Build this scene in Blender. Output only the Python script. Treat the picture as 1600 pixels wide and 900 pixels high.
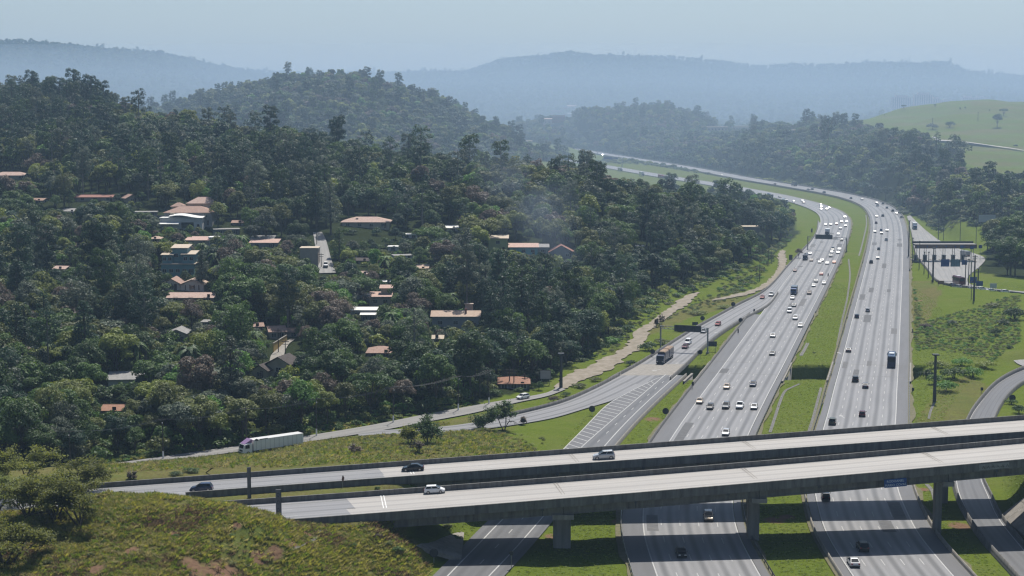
import bpy, math, random
import numpy as np
from mathutils import Vector, Matrix
# ------------------------------------------------------------------ scene, camera, light
S = bpy.context.scene
for _o in list(bpy.data.objects): bpy.data.objects.remove(_o)
random.seed(7); RNG = np.random.default_rng(7)
FPX, HC, YH = 2640.0, 83.0, 150.0             # focal length in photo pixels, camera height, horizon row
PIT = math.atan((450.0 - YH) / FPX); CP, SP = math.cos(PIT), math.sin(PIT)
cam_d = bpy.data.cameras.new('camera'); cam = bpy.data.objects.new('camera', cam_d)
S.collection.objects.link(cam); S.camera = cam
cam_d.sensor_width = 36.0; cam_d.lens = 36.0 * FPX / 1600.0
cam_d.clip_start = 1.0; cam_d.clip_end = 40000.0
cam.location = (0, 0, HC); cam.rotation_euler = (math.pi / 2 - PIT, 0, 0)
SUN_EL, SUN_AZ = math.radians(63.0), math.radians(17.0)     # azimuth clockwise from +Y
W = bpy.data.worlds.new('World'); S.world = W; W.use_nodes = True
nt = W.node_tree; nt.nodes.clear()
wo = nt.nodes.new('ShaderNodeOutputWorld'); bg = nt.nodes.new('ShaderNodeBackground'); sk = nt.nodes.new('ShaderNodeTexSky')
sk.sky_type = 'NISHITA'; sk.sun_disc = False; sk.sun_elevation = SUN_EL; sk.sun_rotation = SUN_AZ
sk.altitude = 750; sk.air_density = 1.0; sk.dust_density = 2.0; sk.ozone_density = 2.0
bg.inputs[1].default_value = 0.078
nt.links.new(sk.outputs[0], bg.inputs[0]); nt.links.new(bg.outputs[0], wo.inputs[0])
sun_d = bpy.data.lights.new('sun', 'SUN'); sun = bpy.data.objects.new('sun', sun_d); S.collection.objects.link(sun)
sun_d.energy = 5.0; sun_d.angle = math.radians(0.5); sun_d.color = (1.0, 0.95, 0.87)
_sd = Vector((math.sin(SUN_AZ) * math.cos(SUN_EL), math.cos(SUN_AZ) * math.cos(SUN_EL), math.sin(SUN_EL)))
sun.rotation_euler = _sd.to_track_quat('Z', 'Y').to_euler(); sun.location = (60, 200, 400)
vs = S.view_settings; vs.view_transform = 'Standard'; vs.look = 'None'; vs.gamma = 1.0; vs.use_curve_mapping = False
vs.exposure = 0.35
S.render.engine = 'CYCLES'
cy = S.cycles; cy.max_bounces = 6; cy.diffuse_bounces = 2; cy.glossy_bounces = 2; cy.transmission_bounces = 3
cy.transparent_max_bounces = 8; cy.volume_bounces = 0; cy.use_denoising = True; cy.denoiser = 'OPENIMAGEDENOISE'
cy.caustics_reflective = False; cy.caustics_refractive = False; cy.use_adaptive_sampling = True; cy.adaptive_threshold = 0.015
cy.sample_clamp_indirect = 4.0; cy.filter_width = 1.3
# ------------------------------------------------------------------ pixel <-> place helpers (photo pixels of 1600x900)
def P(px, py, z=0.0):
    D = FPX * (HC - z) / (CP * (py - YH))
    return Vector(((px - 800.0) / FPX * D, (D - (HC - z) * SP) / CP, z))
def PY(px, py, Y):
    ry = CP + SP * (450 - py) / FPX; rz = -SP + CP * (450 - py) / FPX; t = Y / ry
    return Vector(((px - 800) / FPX * t, Y, HC + rz * t))
def proj(X, Y, Z):
    D = Y * CP + (HC - Z) * SP; v = (HC - Z) * CP - Y * SP
    return 800 + FPX * X / D, 450 + FPX * v / D, D
def mpp(Y): return Y / FPX                      # metres per photo pixel at distance Y
def smooth01(t): t = np.clip(t, 0, 1); return t * t * (3 - 2 * t)
def _hash(ix, iy, s):
    h = (ix.astype(np.int64) * 374761393 + iy.astype(np.int64) * 668265263 + s * 69069) & 0xffffffff
    h = ((h ^ (h >> 13)) * 1274126177) & 0xffffffff
    return ((h ^ (h >> 16)) & 0xffff) / 65535.0
def vnoise(x, y, s=0):
    x = np.asarray(x, float); y = np.asarray(y, float)
    ix = np.floor(x); iy = np.floor(y); fx = smooth01(x - ix); fy = smooth01(y - iy)
    a = _hash(ix, iy, s); b = _hash(ix + 1, iy, s); c = _hash(ix, iy + 1, s); d = _hash(ix + 1, iy + 1, s)
    return (a + (b - a) * fx) * (1 - fy) + (c + (d - c) * fx) * fy - 0.5
# ------------------------------------------------------------------ objects
COL = S.collection
def tag(o, label=None, cat=None, group=None, kind=None):
    if label: o['label'] = label
    if cat: o['category'] = cat
    if group: o['group'] = group
    if kind: o['kind'] = kind
    return o
def empty(name, loc=(0, 0, 0), rz=0.0, label=None, cat=None, group=None):
    o = bpy.data.objects.new(name, None); COL.objects.link(o); o.location = loc; o.rotation_euler = (0, 0, rz)
    o.empty_display_size = 0.5
    return tag(o, label, cat, group)
def link(name, me, parent=None, loc=None, rot=None, scale=None, mat=None):
    o = bpy.data.objects.new(name, me); COL.objects.link(o)
    if parent is not None: o.parent = parent
    if loc is not None: o.location = loc
    if rot is not None: o.rotation_euler = rot
    if scale is not None: o.scale = scale
    if mat is not None:
        if not len(me.materials): me.materials.append(mat)
        o.material_slots[0].link = 'OBJECT'; o.material_slots[0].material = mat
    return o
def copy_tree(o, parent=None):
    c = o.copy(); COL.objects.link(c); c.parent = parent
    for ch in o.children: copy_tree(ch, c)
    return c
class MB:
    """collects faces; build() links them as one mesh object"""
    def __init__(s): s.v, s.f, s.m, s.uv = [], [], [], None
    def quad(s, a, b, c, d, m=0):
        n = len(s.v); s.v += [tuple(a), tuple(b), tuple(c), tuple(d)]; s.f.append((n, n + 1, n + 2, n + 3)); s.m.append(m)
    def poly(s, pts, m=0):
        n = len(s.v); s.v += [tuple(p) for p in pts]; s.f.append(tuple(range(n, n + len(pts)))); s.m.append(m)
    def box(s, x0, x1, y0, y1, z0, z1, m=0, M=None):
        c = [(x0, y0, z0), (x1, y0, z0), (x1, y1, z0), (x0, y1, z0), (x0, y0, z1), (x1, y0, z1), (x1, y1, z1), (x0, y1, z1)]
        if M is not None: c = [tuple(M @ Vector(p)) for p in c]
        s.hexa(c, m)
    def hexa(s, c, m=0):
        n = len(s.v); s.v += [tuple(p) for p in c]
        for q in ((3, 2, 1, 0), (4, 5, 6, 7), (0, 1, 5, 4), (1, 2, 6, 5), (2, 3, 7, 6), (3, 0, 4, 7)):
            s.f.append(tuple(n + i for i in q)); s.m.append(m)
    def tube(s, path, radii, seg=6, m=0, cap=True):
        rings = []
        for i, p in enumerate(path):
            p = Vector(p); a = Vector(path[max(0, i - 1)]); b = Vector(path[min(len(path) - 1, i + 1)])
            t = (b - a).normalized(); u = t.orthogonal().normalized() if abs(t.z) < .95 else Vector((1, 0, 0))
            u = (u - t * u.dot(t)).normalized(); w = t.cross(u)
            r = radii[i] if hasattr(radii, '__len__') else radii
            n = len(s.v)
            s.v += [tuple(p + (u * math.cos(2 * math.pi * k / seg) + w * math.sin(2 * math.pi * k / seg)) * r) for k in range(seg)]
            rings.append(n)
        for a, b in zip(rings, rings[1:]):
            for k in range(seg):
                s.f.append((a + k, a + (k + 1) % seg, b + (k + 1) % seg, b + k)); s.m.append(m)
        if cap:
            s.f.append(tuple(rings[0] + k for k in range(seg))[::-1]); s.m.append(m)
            s.f.append(tuple(rings[-1] + k for k in range(seg))); s.m.append(m)
    def prism(s, poly, y0, y1, m=0, axis='y'):
        """polygon in (x,z) extruded along y"""
        n = len(s.v); k = len(poly)
        f = (lambda a, b, y: (a, y, b)) if axis == 'y' else (lambda a, b, y: (y, a, b))
        s.v += [f(a, b, y0) for a, b in poly] + [f(a, b, y1) for a, b in poly]
        s.f.append(tuple(range(n, n + k))); s.m.append(m); s.f.append(tuple(range(n + 2 * k - 1, n + k - 1, -1))); s.m.append(m)
        for i in range(k):
            j = (i + 1) % k; s.f.append((n + i, n + k + i, n + k + j, n + j)); s.m.append(m)
    def mesh(s, name, mats, smooth=False):
        me = bpy.data.meshes.new(name); me.from_pydata(s.v, [], s.f)
        mats = mats if isinstance(mats, (list, tuple)) else [mats]
        for m in mats: me.materials.append(m)
        if len(mats) > 1: me.polygons.foreach_set('material_index', s.m)
        if smooth: me.polygons.foreach_set('use_smooth', [True] * len(s.f))
        me.update(); return me
    def build(s, name, mats, parent=None, loc=None, rot=None, smooth=False):
        return link(name, s.mesh(name, mats, smooth), parent, loc, rot)
def npmesh(name, V, F, mats, uv=None, smooth=False):
    """V (n,3), F (m,4) arrays"""
    V = np.asarray(V, np.float32); F = np.asarray(F, np.int32); k = F.shape[1]
    me = bpy.data.meshes.new(name); me.vertices.add(len(V)); me.vertices.foreach_set('co', V.ravel())
    me.loops.add(F.size); me.loops.foreach_set('vertex_index', F.ravel())
    me.polygons.add(len(F)); me.polygons.foreach_set('loop_start', np.arange(0, F.size, k, dtype=np.int32))
    me.polygons.foreach_set('loop_total', np.full(len(F), k, np.int32))
    if smooth: me.polygons.foreach_set('use_smooth', np.ones(len(F), bool))
    for m in (mats if isinstance(mats, (list, tuple)) else [mats]): me.materials.append(m)
    if uv is not None:
        l = me.uv_layers.new(name='UVMap'); l.data.foreach_set('uv', np.asarray(uv, np.float32)[F.ravel()].ravel())
    me.update(calc_edges=True); me.validate(); return me
# ------------------------------------------------------------------ materials
MATS = {}
def lin(r, g, b):
    f = lambda c: (c / 255.0 / 12.92) if c <= 10.31 else ((c / 255.0 + .055) / 1.055) ** 2.4
    return (f(r), f(g), f(b))
def mat(name, col, rough=0.7, metal=0.0, spec=0.4, noise=0.0, nscale=1.0, col2=None, bump=0.0, bscale=8.0, coat=0.0, coords='Object', emit=None, streak=None):
    if name in MATS: return MATS[name]
    m = bpy.data.materials.new(name); m.use_nodes = True; t = m.node_tree; b = t.nodes['Principled BSDF']
    b.inputs['Roughness'].default_value = rough; b.inputs['Metallic'].default_value = metal
    b.inputs['Specular IOR Level'].default_value = spec; b.inputs['Coat Weight'].default_value = coat; b.inputs['Coat Roughness'].default_value = 0.08
    b.inputs['Base Color'].default_value = (*col, 1)
    if noise > 0 or bump > 0:
        tc = t.nodes.new('ShaderNodeTexCoord')
    if noise > 0:
        n = t.nodes.new('ShaderNodeTexNoise'); n.inputs['Scale'].default_value = nscale; n.inputs['Detail'].default_value = 6; n.inputs['Roughness'].default_value = .65
        if streak:
            mp = t.nodes.new('ShaderNodeMapping'); mp.inputs['Scale'].default_value = streak; t.links.new(tc.outputs[coords], mp.inputs[0]); t.links.new(mp.outputs[0], n.inputs['Vector'])
        else: t.links.new(tc.outputs[coords], n.inputs['Vector'])
        r = t.nodes.new('ShaderNodeMapRange'); r.inputs[1].default_value = .3; r.inputs[2].default_value = .7
        t.links.new(n.outputs['Fac'], r.inputs[0])
        mx = t.nodes.new('ShaderNodeMix'); mx.data_type = 'RGBA'
        c2 = col2 or tuple(c * (1 - noise) for c in col)
        mx.inputs[6].default_value = (*col, 1); mx.inputs[7].default_value = (*c2, 1)
        t.links.new(r.outputs[0], mx.inputs[0]); t.links.new(mx.outputs[2], b.inputs['Base Color'])
    if bump > 0:
        n2 = t.nodes.new('ShaderNodeTexNoise'); n2.inputs['Scale'].default_value = bscale; n2.inputs['Detail'].default_value = 4
        t.links.new(tc.outputs[coords], n2.inputs['Vector'])
        bp = t.nodes.new('ShaderNodeBump'); bp.inputs['Strength'].default_value = bump; bp.inputs['Distance'].default_value = .1
        t.links.new(n2.outputs['Fac'], bp.inputs['Height']); t.links.new(bp.outputs[0], b.inputs['Normal'])
    if emit: b.inputs['Emission Color'].default_value = (*emit, 1); b.inputs['Emission Strength'].default_value = 1
    MATS[name] = m; return m
def N(t, kind, **kw):
    n = t.nodes.new(kind)
    for k, v in kw.items(): setattr(n, k, v)
    return n
def leafmat(name, c1, c2, trans=0.30):
    if name in MATS: return MATS[name]
    m = bpy.data.materials.new(name); m.use_nodes = True; t = m.node_tree; t.nodes.clear()
    out = N(t, 'ShaderNodeOutputMaterial'); oi = N(t, 'ShaderNodeObjectInfo'); tc = N(t, 'ShaderNodeTexCoord')
    n = N(t, 'ShaderNodeTexNoise'); n.inputs['Scale'].default_value = .55; n.inputs['Detail'].default_value = 3
    ad = N(t, 'ShaderNodeVectorMath', operation='ADD'); t.links.new(tc.outputs['Object'], ad.inputs[0])
    cx = N(t, 'ShaderNodeCombineXYZ'); ml = N(t, 'ShaderNodeMath', operation='MULTIPLY'); ml.inputs[1].default_value = 37.0
    t.links.new(oi.outputs['Random'], ml.inputs[0]); t.links.new(ml.outputs[0], cx.inputs[0]); t.links.new(cx.outputs[0], ad.inputs[1]); t.links.new(ad.outputs[0], n.inputs['Vector'])
    geo = N(t, 'ShaderNodeNewGeometry')
    s1 = N(t, 'ShaderNodeMath', operation='MULTIPLY_ADD'); s1.inputs[1].default_value = .55; t.links.new(geo.outputs['Random Per Island'], s1.inputs[0]); t.links.new(n.outputs['Fac'], s1.inputs[2])
    s2 = N(t, 'ShaderNodeMath', operation='SUBTRACT'); s2.inputs[1].default_value = .3; t.links.new(s1.outputs[0], s2.inputs[0])
    mx = N(t, 'ShaderNodeMix', data_type='RGBA'); mx.inputs[6].default_value = (*c1, 1); mx.inputs[7].default_value = (*c2, 1); t.links.new(s2.outputs[0], mx.inputs[0])
    hs = N(t, 'ShaderNodeHueSaturation'); t.links.new(mx.outputs[2], hs.inputs['Color'])
    mr = N(t, 'ShaderNodeMapRange'); mr.inputs[3].default_value = .72; mr.inputs[4].default_value = 1.32; t.links.new(oi.outputs['Random'], mr.inputs[0]); t.links.new(mr.outputs[0], hs.inputs['Value'])
    df = N(t, 'ShaderNodeBsdfPrincipled'); df.inputs['Roughness'].default_value = .55; df.inputs['Specular IOR Level'].default_value = .25
    tr = N(t, 'ShaderNodeBsdfTranslucent'); mk = N(t, 'ShaderNodeMixShader'); mk.inputs[0].default_value = trans
    t.links.new(hs.outputs[0], df.inputs['Base Color'])
    h2 = N(t, 'ShaderNodeHueSaturation'); h2.inputs['Hue'].default_value = .48; h2.inputs['Saturation'].default_value = 1.15; h2.inputs['Value'].default_value = 1.5
    t.links.new(hs.outputs[0], h2.inputs['Color']); t.links.new(h2.outputs[0], tr.inputs['Color'])
    t.links.new(df.outputs[0], mk.inputs[1]); t.links.new(tr.outputs[0], mk.inputs[2]); t.links.new(mk.outputs[0], out.inputs['Surface'])
    MATS[name] = m; return m
M_CONC = mat('bridge_concrete', (.24, .23, .215), .85, noise=.45, nscale=1.0, streak=(.9, .9, .12), bump=.15, bscale=3)
M_CONCD = mat('aged_concrete', (.175, .17, .16), .88, noise=.6, nscale=1.0, streak=(1.1, 1.1, .14), bump=.2, bscale=3)
M_PALE = mat('pale_concrete', (.27, .25, .22), .85, noise=.4, nscale=.8, bump=.2, bscale=4)
M_PAINT = mat('road_paint', (.42, .42, .41), .7, noise=.35, nscale=1.5)
M_STEEL = mat('galvanised_steel', (.30, .31, .32), .45, metal=.6, noise=.3, nscale=2)
M_DSTEEL = mat('dark_steel', (.06, .065, .07), .5, metal=.3, noise=.3, nscale=2)
M_SIGNBACK = mat('sign_back', (.035, .04, .05), .6, noise=.4, nscale=1)
M_BLUE = mat('sign_blue', (.012, .06, .22), .5, noise=.2, nscale=2)
M_WHITE = mat('white_paint', (.72, .72, .70), .5, noise=.15, nscale=1)
M_WOOD = mat('pole_wood', (.07, .06, .05), .85, noise=.4, nscale=3)
M_POLEC = mat('pole_concrete', (.22, .21, .20), .85, noise=.3, nscale=2)
M_BARK = mat('bark', (.085, .07, .055), .9, noise=.5, nscale=2.5, bump=.4, bscale=6)
M_PBARK = mat('pale_bark', (.22, .2, .17), .85, noise=.5, nscale=2.0, bump=.3, bscale=6)
HAZE_D = 0.000118
# ------------------------------------------------------------------ paths
def catmull(pts, per=24):
    pts = np.asarray([tuple(p) for p in pts], float)
    q = np.vstack([2 * pts[0] - pts[1], pts, 2 * pts[-1] - pts[-2]]); out = []
    for i in range(1, len(q) - 2):
        t = np.linspace(0, 1, per, endpoint=False)[:, None]; a, b, c, d = q[i - 1], q[i], q[i + 1], q[i + 2]
        out.append(.5 * (2 * b + (c - a) * t + (2 * a - 5 * b + 4 * c - d) * t ** 2 + (3 * b - a - 3 * c + d) * t ** 3))
    return np.vstack(out + [pts[-1:]])
def resample(p, n=None, step=None):
    d = np.r_[0, np.cumsum(np.linalg.norm(np.diff(p, axis=0), axis=1))]
    if n is None:                                    # spacing grows with distance from the camera
        s = [0.0]
        while s[-1] < d[-1]:
            y = np.interp(s[-1], d, p[:, 1]); s.append(s[-1] + (step or min(max(y / 140.0, 1.6), 14)))
        s[-1] = d[-1]
    else: s = np.linspace(0, d[-1], n)
    return np.stack([np.interp(s, d, p[:, k]) for k in range(3)], 1)
def lap(p, it):
    p = p.copy()
    for _ in range(it): p[1:-1] = .5 * p[1:-1] + .25 * (p[:-2] + p[2:])
    return p
def path(px, z=0.0, it=10, n=None):
    w = [P(a, b, z) for a, b in px]
    return lap(resample(catmull(w), n), it)
def normals(p):
    t = np.gradient(p, axis=0); t[:, 2] = 0; t /= np.linalg.norm(t, axis=1)[:, None] + 1e-9
    return np.stack([t[:, 1], -t[:, 0], np.zeros(len(t))], 1)       # to the right of travel
def offset(p, d): return p + normals(p) * d
def arclen(p): return np.r_[0, np.cumsum(np.linalg.norm(np.diff(p, axis=0), axis=1))]
def strip(name, L, R, mt, dz=0.0, parent=None, nu=2, u0=0.0):
    L = np.array(L, float); R = np.array(R, float); n = len(L)
    V = []; UV = []; s = arclen(.5 * (L + R)); wd = np.linalg.norm(R - L, axis=1)
    for k in range(nu + 1):
        f = k / nu; q = L + (R - L) * f; q = q + np.array([0, 0, dz]); V.append(q); UV.append(np.stack([u0 + wd * f, s], 1))
    V = np.stack(V, 1).reshape(-1, 3); UV = np.stack(UV, 1).reshape(-1, 2)
    i = np.arange(n - 1)[:, None] * (nu + 1) + np.arange(nu)[None]; i = i.ravel()
    F = np.stack([i, i + 1, i + nu + 2, i + nu + 1], 1)
    a = V[F[0, 1]] - V[F[0, 0]]; b = V[F[0, 3]] - V[F[0, 0]]
    if a[0] * b[1] - a[1] * b[0] < 0: F = F[:, ::-1]
    return link(name, npmesh(name, V, F, mt, UV), parent)
def pavemat(name, base, dark, lane=3.55, track=.5, stain=.5, rough=.62):
    """road surface: aggregate speckle, wheel tracks along each lane (UV: metres across, metres along), patches and joints"""
    m = bpy.data.materials.new(name); m.use_nodes = True; t = m.node_tree; b = t.nodes['Principled BSDF']
    b.inputs['Roughness'].default_value = rough; b.inputs['Specular IOR Level'].default_value = .35
    uv = N(t, 'ShaderNodeUVMap'); sp = N(t, 'ShaderNodeSeparateXYZ'); t.links.new(uv.outputs[0], sp.inputs[0])
    def math_(op, a, b_=None, c_=None):
        n = N(t, 'ShaderNodeMath', operation=op)
        for i, v in enumerate((a, b_, c_)):
            if v is None: continue
            if isinstance(v, (int, float)): n.inputs[i].default_value = v
            else: t.links.new(v, n.inputs[i])
        return n.outputs[0]
    ang = math_('MULTIPLY', sp.outputs[0], 2 * math.pi / lane * 1.0)
    c = math_('COSINE', ang)                                   # 1 at lane lines, -1 mid lane (oil streak)
    mid = math_('POWER', math_('MULTIPLY_ADD', c, -.5, .5), 3.0)
    c2 = math_('POWER', math_('MULTIPLY_ADD', math_('COSINE', math_('MULTIPLY', ang, 2.0)), -.5, .5), 2.0)
    mp = N(t, 'ShaderNodeMapping'); mp.inputs['Scale'].default_value = (.9, .05, 1); t.links.new(uv.outputs[0], mp.inputs[0])
    n1 = N(t, 'ShaderNodeTexNoise'); n1.inputs['Scale'].default_value = 1.0; n1.inputs['Detail'].default_value = 5; t.links.new(mp.outputs[0], n1.inputs['Vector'])
    mp2 = N(t, 'ShaderNodeMapping'); mp2.inputs['Scale'].default_value = (.22, .03, 1); t.links.new(uv.outputs[0], mp2.inputs[0])
    n2 = N(t, 'ShaderNodeTexNoise'); n2.inputs['Scale'].default_value = 1.0; n2.inputs['Detail'].default_value = 3; t.links.new(mp2.outputs[0], n2.inputs['Vector'])
    n3 = N(t, 'ShaderNodeTexNoise'); n3.inputs['Scale'].default_value = 3.0; n3.inputs['Detail'].default_value = 8; n3.inputs['Roughness'].default_value = .75; t.links.new(uv.outputs[0], n3.inputs['Vector'])
    a = math_('MULTIPLY', math_('ADD', math_('MULTIPLY', mid, .75), math_('MULTIPLY', c2, -.35)), track)
    a = math_('ADD', a, math_('MULTIPLY', math_('SUBTRACT', n1.outputs['Fac'], .5), 1.0 * stain))
    a = math_('ADD', a, math_('MULTIPLY', math_('SUBTRACT', n2.outputs['Fac'], .5), 1.2 * stain))
    a = math_('ADD', a, math_('MULTIPLY', math_('SUBTRACT', n3.outputs['Fac'], .5), .7 * stain))
    a = math_('ADD', a, .3)
    cl = N(t, 'ShaderNodeClamp'); t.links.new(a, cl.inputs[0])
    mx = N(t, 'ShaderNodeMix', data_type='RGBA'); mx.inputs[6].default_value = (*base, 1); mx.inputs[7].default_value = (*dark, 1)
    t.links.new(cl.outputs[0], mx.inputs[0]); t.links.new(mx.outputs[2], b.inputs['Base Color'])
    bp = N(t, 'ShaderNodeBump'); bp.inputs['Strength'].default_value = .12; bp.inputs['Distance'].default_value = .03
    t.links.new(n3.outputs['Fac'], bp.inputs['Height']); t.links.new(bp.outputs[0], b.inputs['Normal'])
    MATS[name] = m; return m
M_LANE = pavemat('lane_pavement', (.19, .19, .195), (.09, .092, .097), track=.9, stain=.65)
M_SHLD = pavemat('shoulder_asphalt', (.105, .105, .11), (.062, .064, .068), track=0, stain=.9)
M_ASPH = pavemat('ramp_asphalt', (.10, .102, .108), (.05, .052, .057), track=.5, stain=.7)
M_DECK = pavemat('deck_concrete', (.345, .328, .305), (.215, .205, .195), lane=3.6, track=.55, stain=.7)
M_APPR = pavemat('approach_asphalt', (.215, .215, .22), (.115, .117, .122), lane=3.6, track=.6, stain=.7)
M_SERV = pavemat('service_asphalt', (.21, .204, .195), (.12, .118, .115), track=.4, stain=.9)
M_DIRT = mat('dirt_track_soil', (.27, .235, .195), .95, noise=.5, nscale=.35, col2=(.14, .12, .08), bump=.5, bscale=1.5)
# right-hand lines of pixels measured on the photograph
RC_L = path([(1400, 990), (1360, 940), (1332, 900), (1308, 863.5), (1293.5, 839), (1285, 820), (1277, 790), (1272, 766), (1272, 740), (1277, 705), (1286, 669), (1294, 642), (1302.7, 607),
             (1314, 566), (1331, 500), (1344, 450), (1353, 415), (1360, 385), (1364, 360), (1364, 345), (1360, 333), (1350, 322), (1325, 311.5), (1287, 302.5), (1250, 296), (1200, 287.5), (1155, 280), (1050, 260), (950, 243.5), (912, 237), (880, 232), (840, 227)], it=14)
LC_R = path([(1270, 1020), (1225, 960), (1188.6, 899), (1164, 855), (1153, 831.5), (1147, 806.7), (1145, 791), (1146, 760), (1152, 725), (1170, 678.5), (1186, 645), (1205, 607), (1220, 579),
             (1253, 514), (1286, 450), (1308, 405), (1320, 375), (1325.5, 354), (1325, 343), (1316, 332), (1294, 322.5), (1262, 313), (1232, 306), (1200, 300), (1120, 286), (1050, 275.5), (935, 256), (880, 247), (840, 241)], it=14)
WRC, WLC = 17.7, 18.2
# facing away from the camera; RC lanes lie right of RC_L, LC lanes lie left of LC_R
def carriage(name, base, sgn, wid, sh_in, sh_out, out_to=None):
    road = strip(name, base if sgn > 0 else offset(base, -wid), offset(base, wid) if sgn > 0 else base, M_LANE, .0, nu=10)
    tag(road, kind='structure')
    a = offset(base, -sgn * .08); strip('inner_shoulder', offset(base, -sgn * sh_in), a, M_SHLD, -.004, road)
    k = len(base) if out_to is None else out_to
    o1 = offset(base, sgn * wid)[:k]; o2 = offset(base, sgn * (wid + sh_out))[:k]
    strip('outer_shoulder', o1, o2, M_SHLD, -.004, road)
    for d in (.15, wid - .15):
        strip('edge_line', offset(base, sgn * (d - .11)), offset(base, sgn * (d + .11)), M_PAINT, .006, road, nu=1)
    s = arclen(base); per = 12.0; cum = MB(); nr = normals(base)
    at = lambda q, dd: np.array([np.interp(q, s, base[:, j]) for j in range(3)]) + sgn * dd * np.array([np.interp(q, s, nr[:, j]) for j in range(3)]) + np.array([0, 0, .006])
    for ln in range(1, 5):
        dd = ln * wid / 5.0; q = 2.0 + ln * .3
        while q < min(s[-1] - 6, 1050):
            wdt = .085
            cum.quad(at(q, dd - wdt), at(q, dd + wdt), at(q + 4, dd + wdt), at(q + 4, dd - wdt)); q += per
    tag(cum.build('lane_dashes', M_PAINT, road), kind='stuff')
    return road
rc_road = carriage('motorway_carriageway', RC_L, 1, WRC, 1.7, 3.0)
lc_gore = int(np.argmin(np.abs(LC_R[:, 1] - P(1178, 492)[1])))
lc_road = carriage('motorway_carriageway', LC_R, -1, WLC, 1.6, 4.0, lc_gore)
def two(name, Lpx, Rpx, mt, z=0.0, dz=0.0, n=90, nu=4, it=4, lines=False, sh=0.0, kind='structure', dash=False):
    L = path(Lpx, z, it, n); R = path(Rpx, z, it, n)
    o = strip(name, L, R, mt, dz, nu=nu); tag(o, kind=kind)
    nl = (L - R); nl /= np.linalg.norm(nl, axis=1)[:, None]
    if sh:
        strip('shoulder', L + nl * sh, L, M_SHLD if mt is not M_ASPH else M_ASPH, dz - .004, o); strip('shoulder', R, R - nl * sh, M_SHLD if mt is not M_ASPH else M_ASPH, dz - .004, o)
    if lines:
        strip('edge_line', L + nl * .12, L - nl * .14, M_PAINT, dz + .006, o, nu=1); strip('edge_line', R + nl * .14, R - nl * .12, M_PAINT, dz + .006, o, nu=1)
    if dash:
        C = .5 * (L + R); s = arclen(C); b = MB(); q = 1.0
        while q < s[-1] - 4:
            p0 = np.array([np.interp(q, s, C[:, j]) for j in range(3)]); p1 = np.array([np.interp(q + 3, s, C[:, j]) for j in range(3)]); w = nl[int(q / s[-1] * (len(nl) - 1))] * .09
            e = np.array([0, 0, dz + .006]); b.quad(p0 - w + e, p0 + w + e, p1 + w + e, p1 - w + e); q += 11
        tag(b.build('lane_dashes', M_PAINT, o), kind='stuff')
    return o, L, R
ramp, RP_L, RP_R = two('exit_ramp_road', [(1279, 345), (1277, 360), (1270, 374), (1253, 393), (1230, 418), (1210, 442), (1190, 459), (1170, 469), (1150, 479), (1112, 500), (1075, 521), (1007, 565), (975, 583), (952, 595)],
    [(1282, 350), (1279, 362), (1271, 378), (1256, 399), (1239, 421), (1220, 450), (1201, 477), (1182, 488), (1158, 501), (1125, 522), (1095, 546), (1077, 565), (1052, 588), (1034, 604)], M_LANE, dz=-.008, n=110, nu=6)
lbr, LB_L, LB_R = two('side_branch_road', [(975, 583), (962, 590), (925, 609), (875, 630), (800, 649), (740, 660), (690, 666.5), (640, 670), (600, 671.5), (560, 676)],
    [(1045, 592), (1010, 604), (965, 623), (918, 637), (868, 652), (820, 661), (780, 667), (740, 672), (690, 677.5), (640, 679), (600, 678), (560, 681)], M_LANE, dz=-.012, n=70)
rbr, RB_L, RB_R = two('lower_branch_road', [(1040, 585), (936, 674), (880, 725), (790, 807), (745, 853), (700, 899), (660, 942)],
    [(1058, 586), (1010, 629), (965, 674), (905, 743), (854, 801), (805, 857), (765, 899), (725, 942)], M_ASPH, dz=0, n=80, lines=True, sh=2.6, dash=True)
b = MB(); b.poly([P(*q, .003) for q in ((970, 586.5), (1014, 586.5), (1057, 586), (1076, 569), (1040, 569), (1002, 569))]); tag(b.build('bridge_slab', M_PALE, ramp))
# painted chevron wedge where the two branches part
cv, CV_L, CV_R = two('gore_pavement', [(1037, 587.5), (1027, 590.5), (985, 611), (950, 631), (928, 652), (908, 673), (886, 695), (866, 716)], [(1038, 587.5), (1030, 594), (1008, 612), (980, 636), (958, 655), (936, 674), (915, 693), (890, 716)], M_SHLD, dz=.002, n=60)
for k in range(5, 60, 1):
    if k % 2 == 0: continue
    t0 = CV_L[k] * .96 + CV_R[k] * .04; t1 = CV_R[min(k + 2, 59)] * .93 + CV_L[min(k + 2, 59)] * .07
    w = (CV_R[min(k + 1, 59)] - CV_R[k - 1]); w = w / np.linalg.norm(w) * .22; e = np.array([0, 0, .009]); b = MB()
    b.quad(t0 - w + e, t1 - w + e, t1 + w + e, t0 + w + e); b.build('chevron_stripe', M_PAINT, cv)
strip('edge_line', CV_L + np.array([0, 0, .009]), CV_L + np.array([.25, 0, .009]), M_PAINT, 0, cv, nu=1)
loop, LP_L, LP_R = two('loop_ramp_road', [(1640, 950), (1592, 899), (1550, 854), (1522, 817), (1502, 780), (1494, 745), (1498, 700), (1516.7, 652.7), (1533, 628), (1554, 604), (1576, 589), (1600, 578), (1640, 564)],
    [(1690, 955), (1640, 905), (1600, 860), (1560, 810), (1544, 775), (1531, 741), (1534, 700), (1554, 649), (1573, 618.7), (1600, 597), (1640, 580)], M_ASPH, n=110, lines=True, sh=.7)
two('loop_ramp_road', [(1660, 522), (1620, 534), (1600, 541), (1585, 549), (1581, 558), (1590, 568), (1606, 574)], [(1660, 534), (1630, 542), (1610, 549), (1602, 554), (1600, 559), (1604, 563), (1612, 566)], M_SERV, n=50, lines=True)
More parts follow.
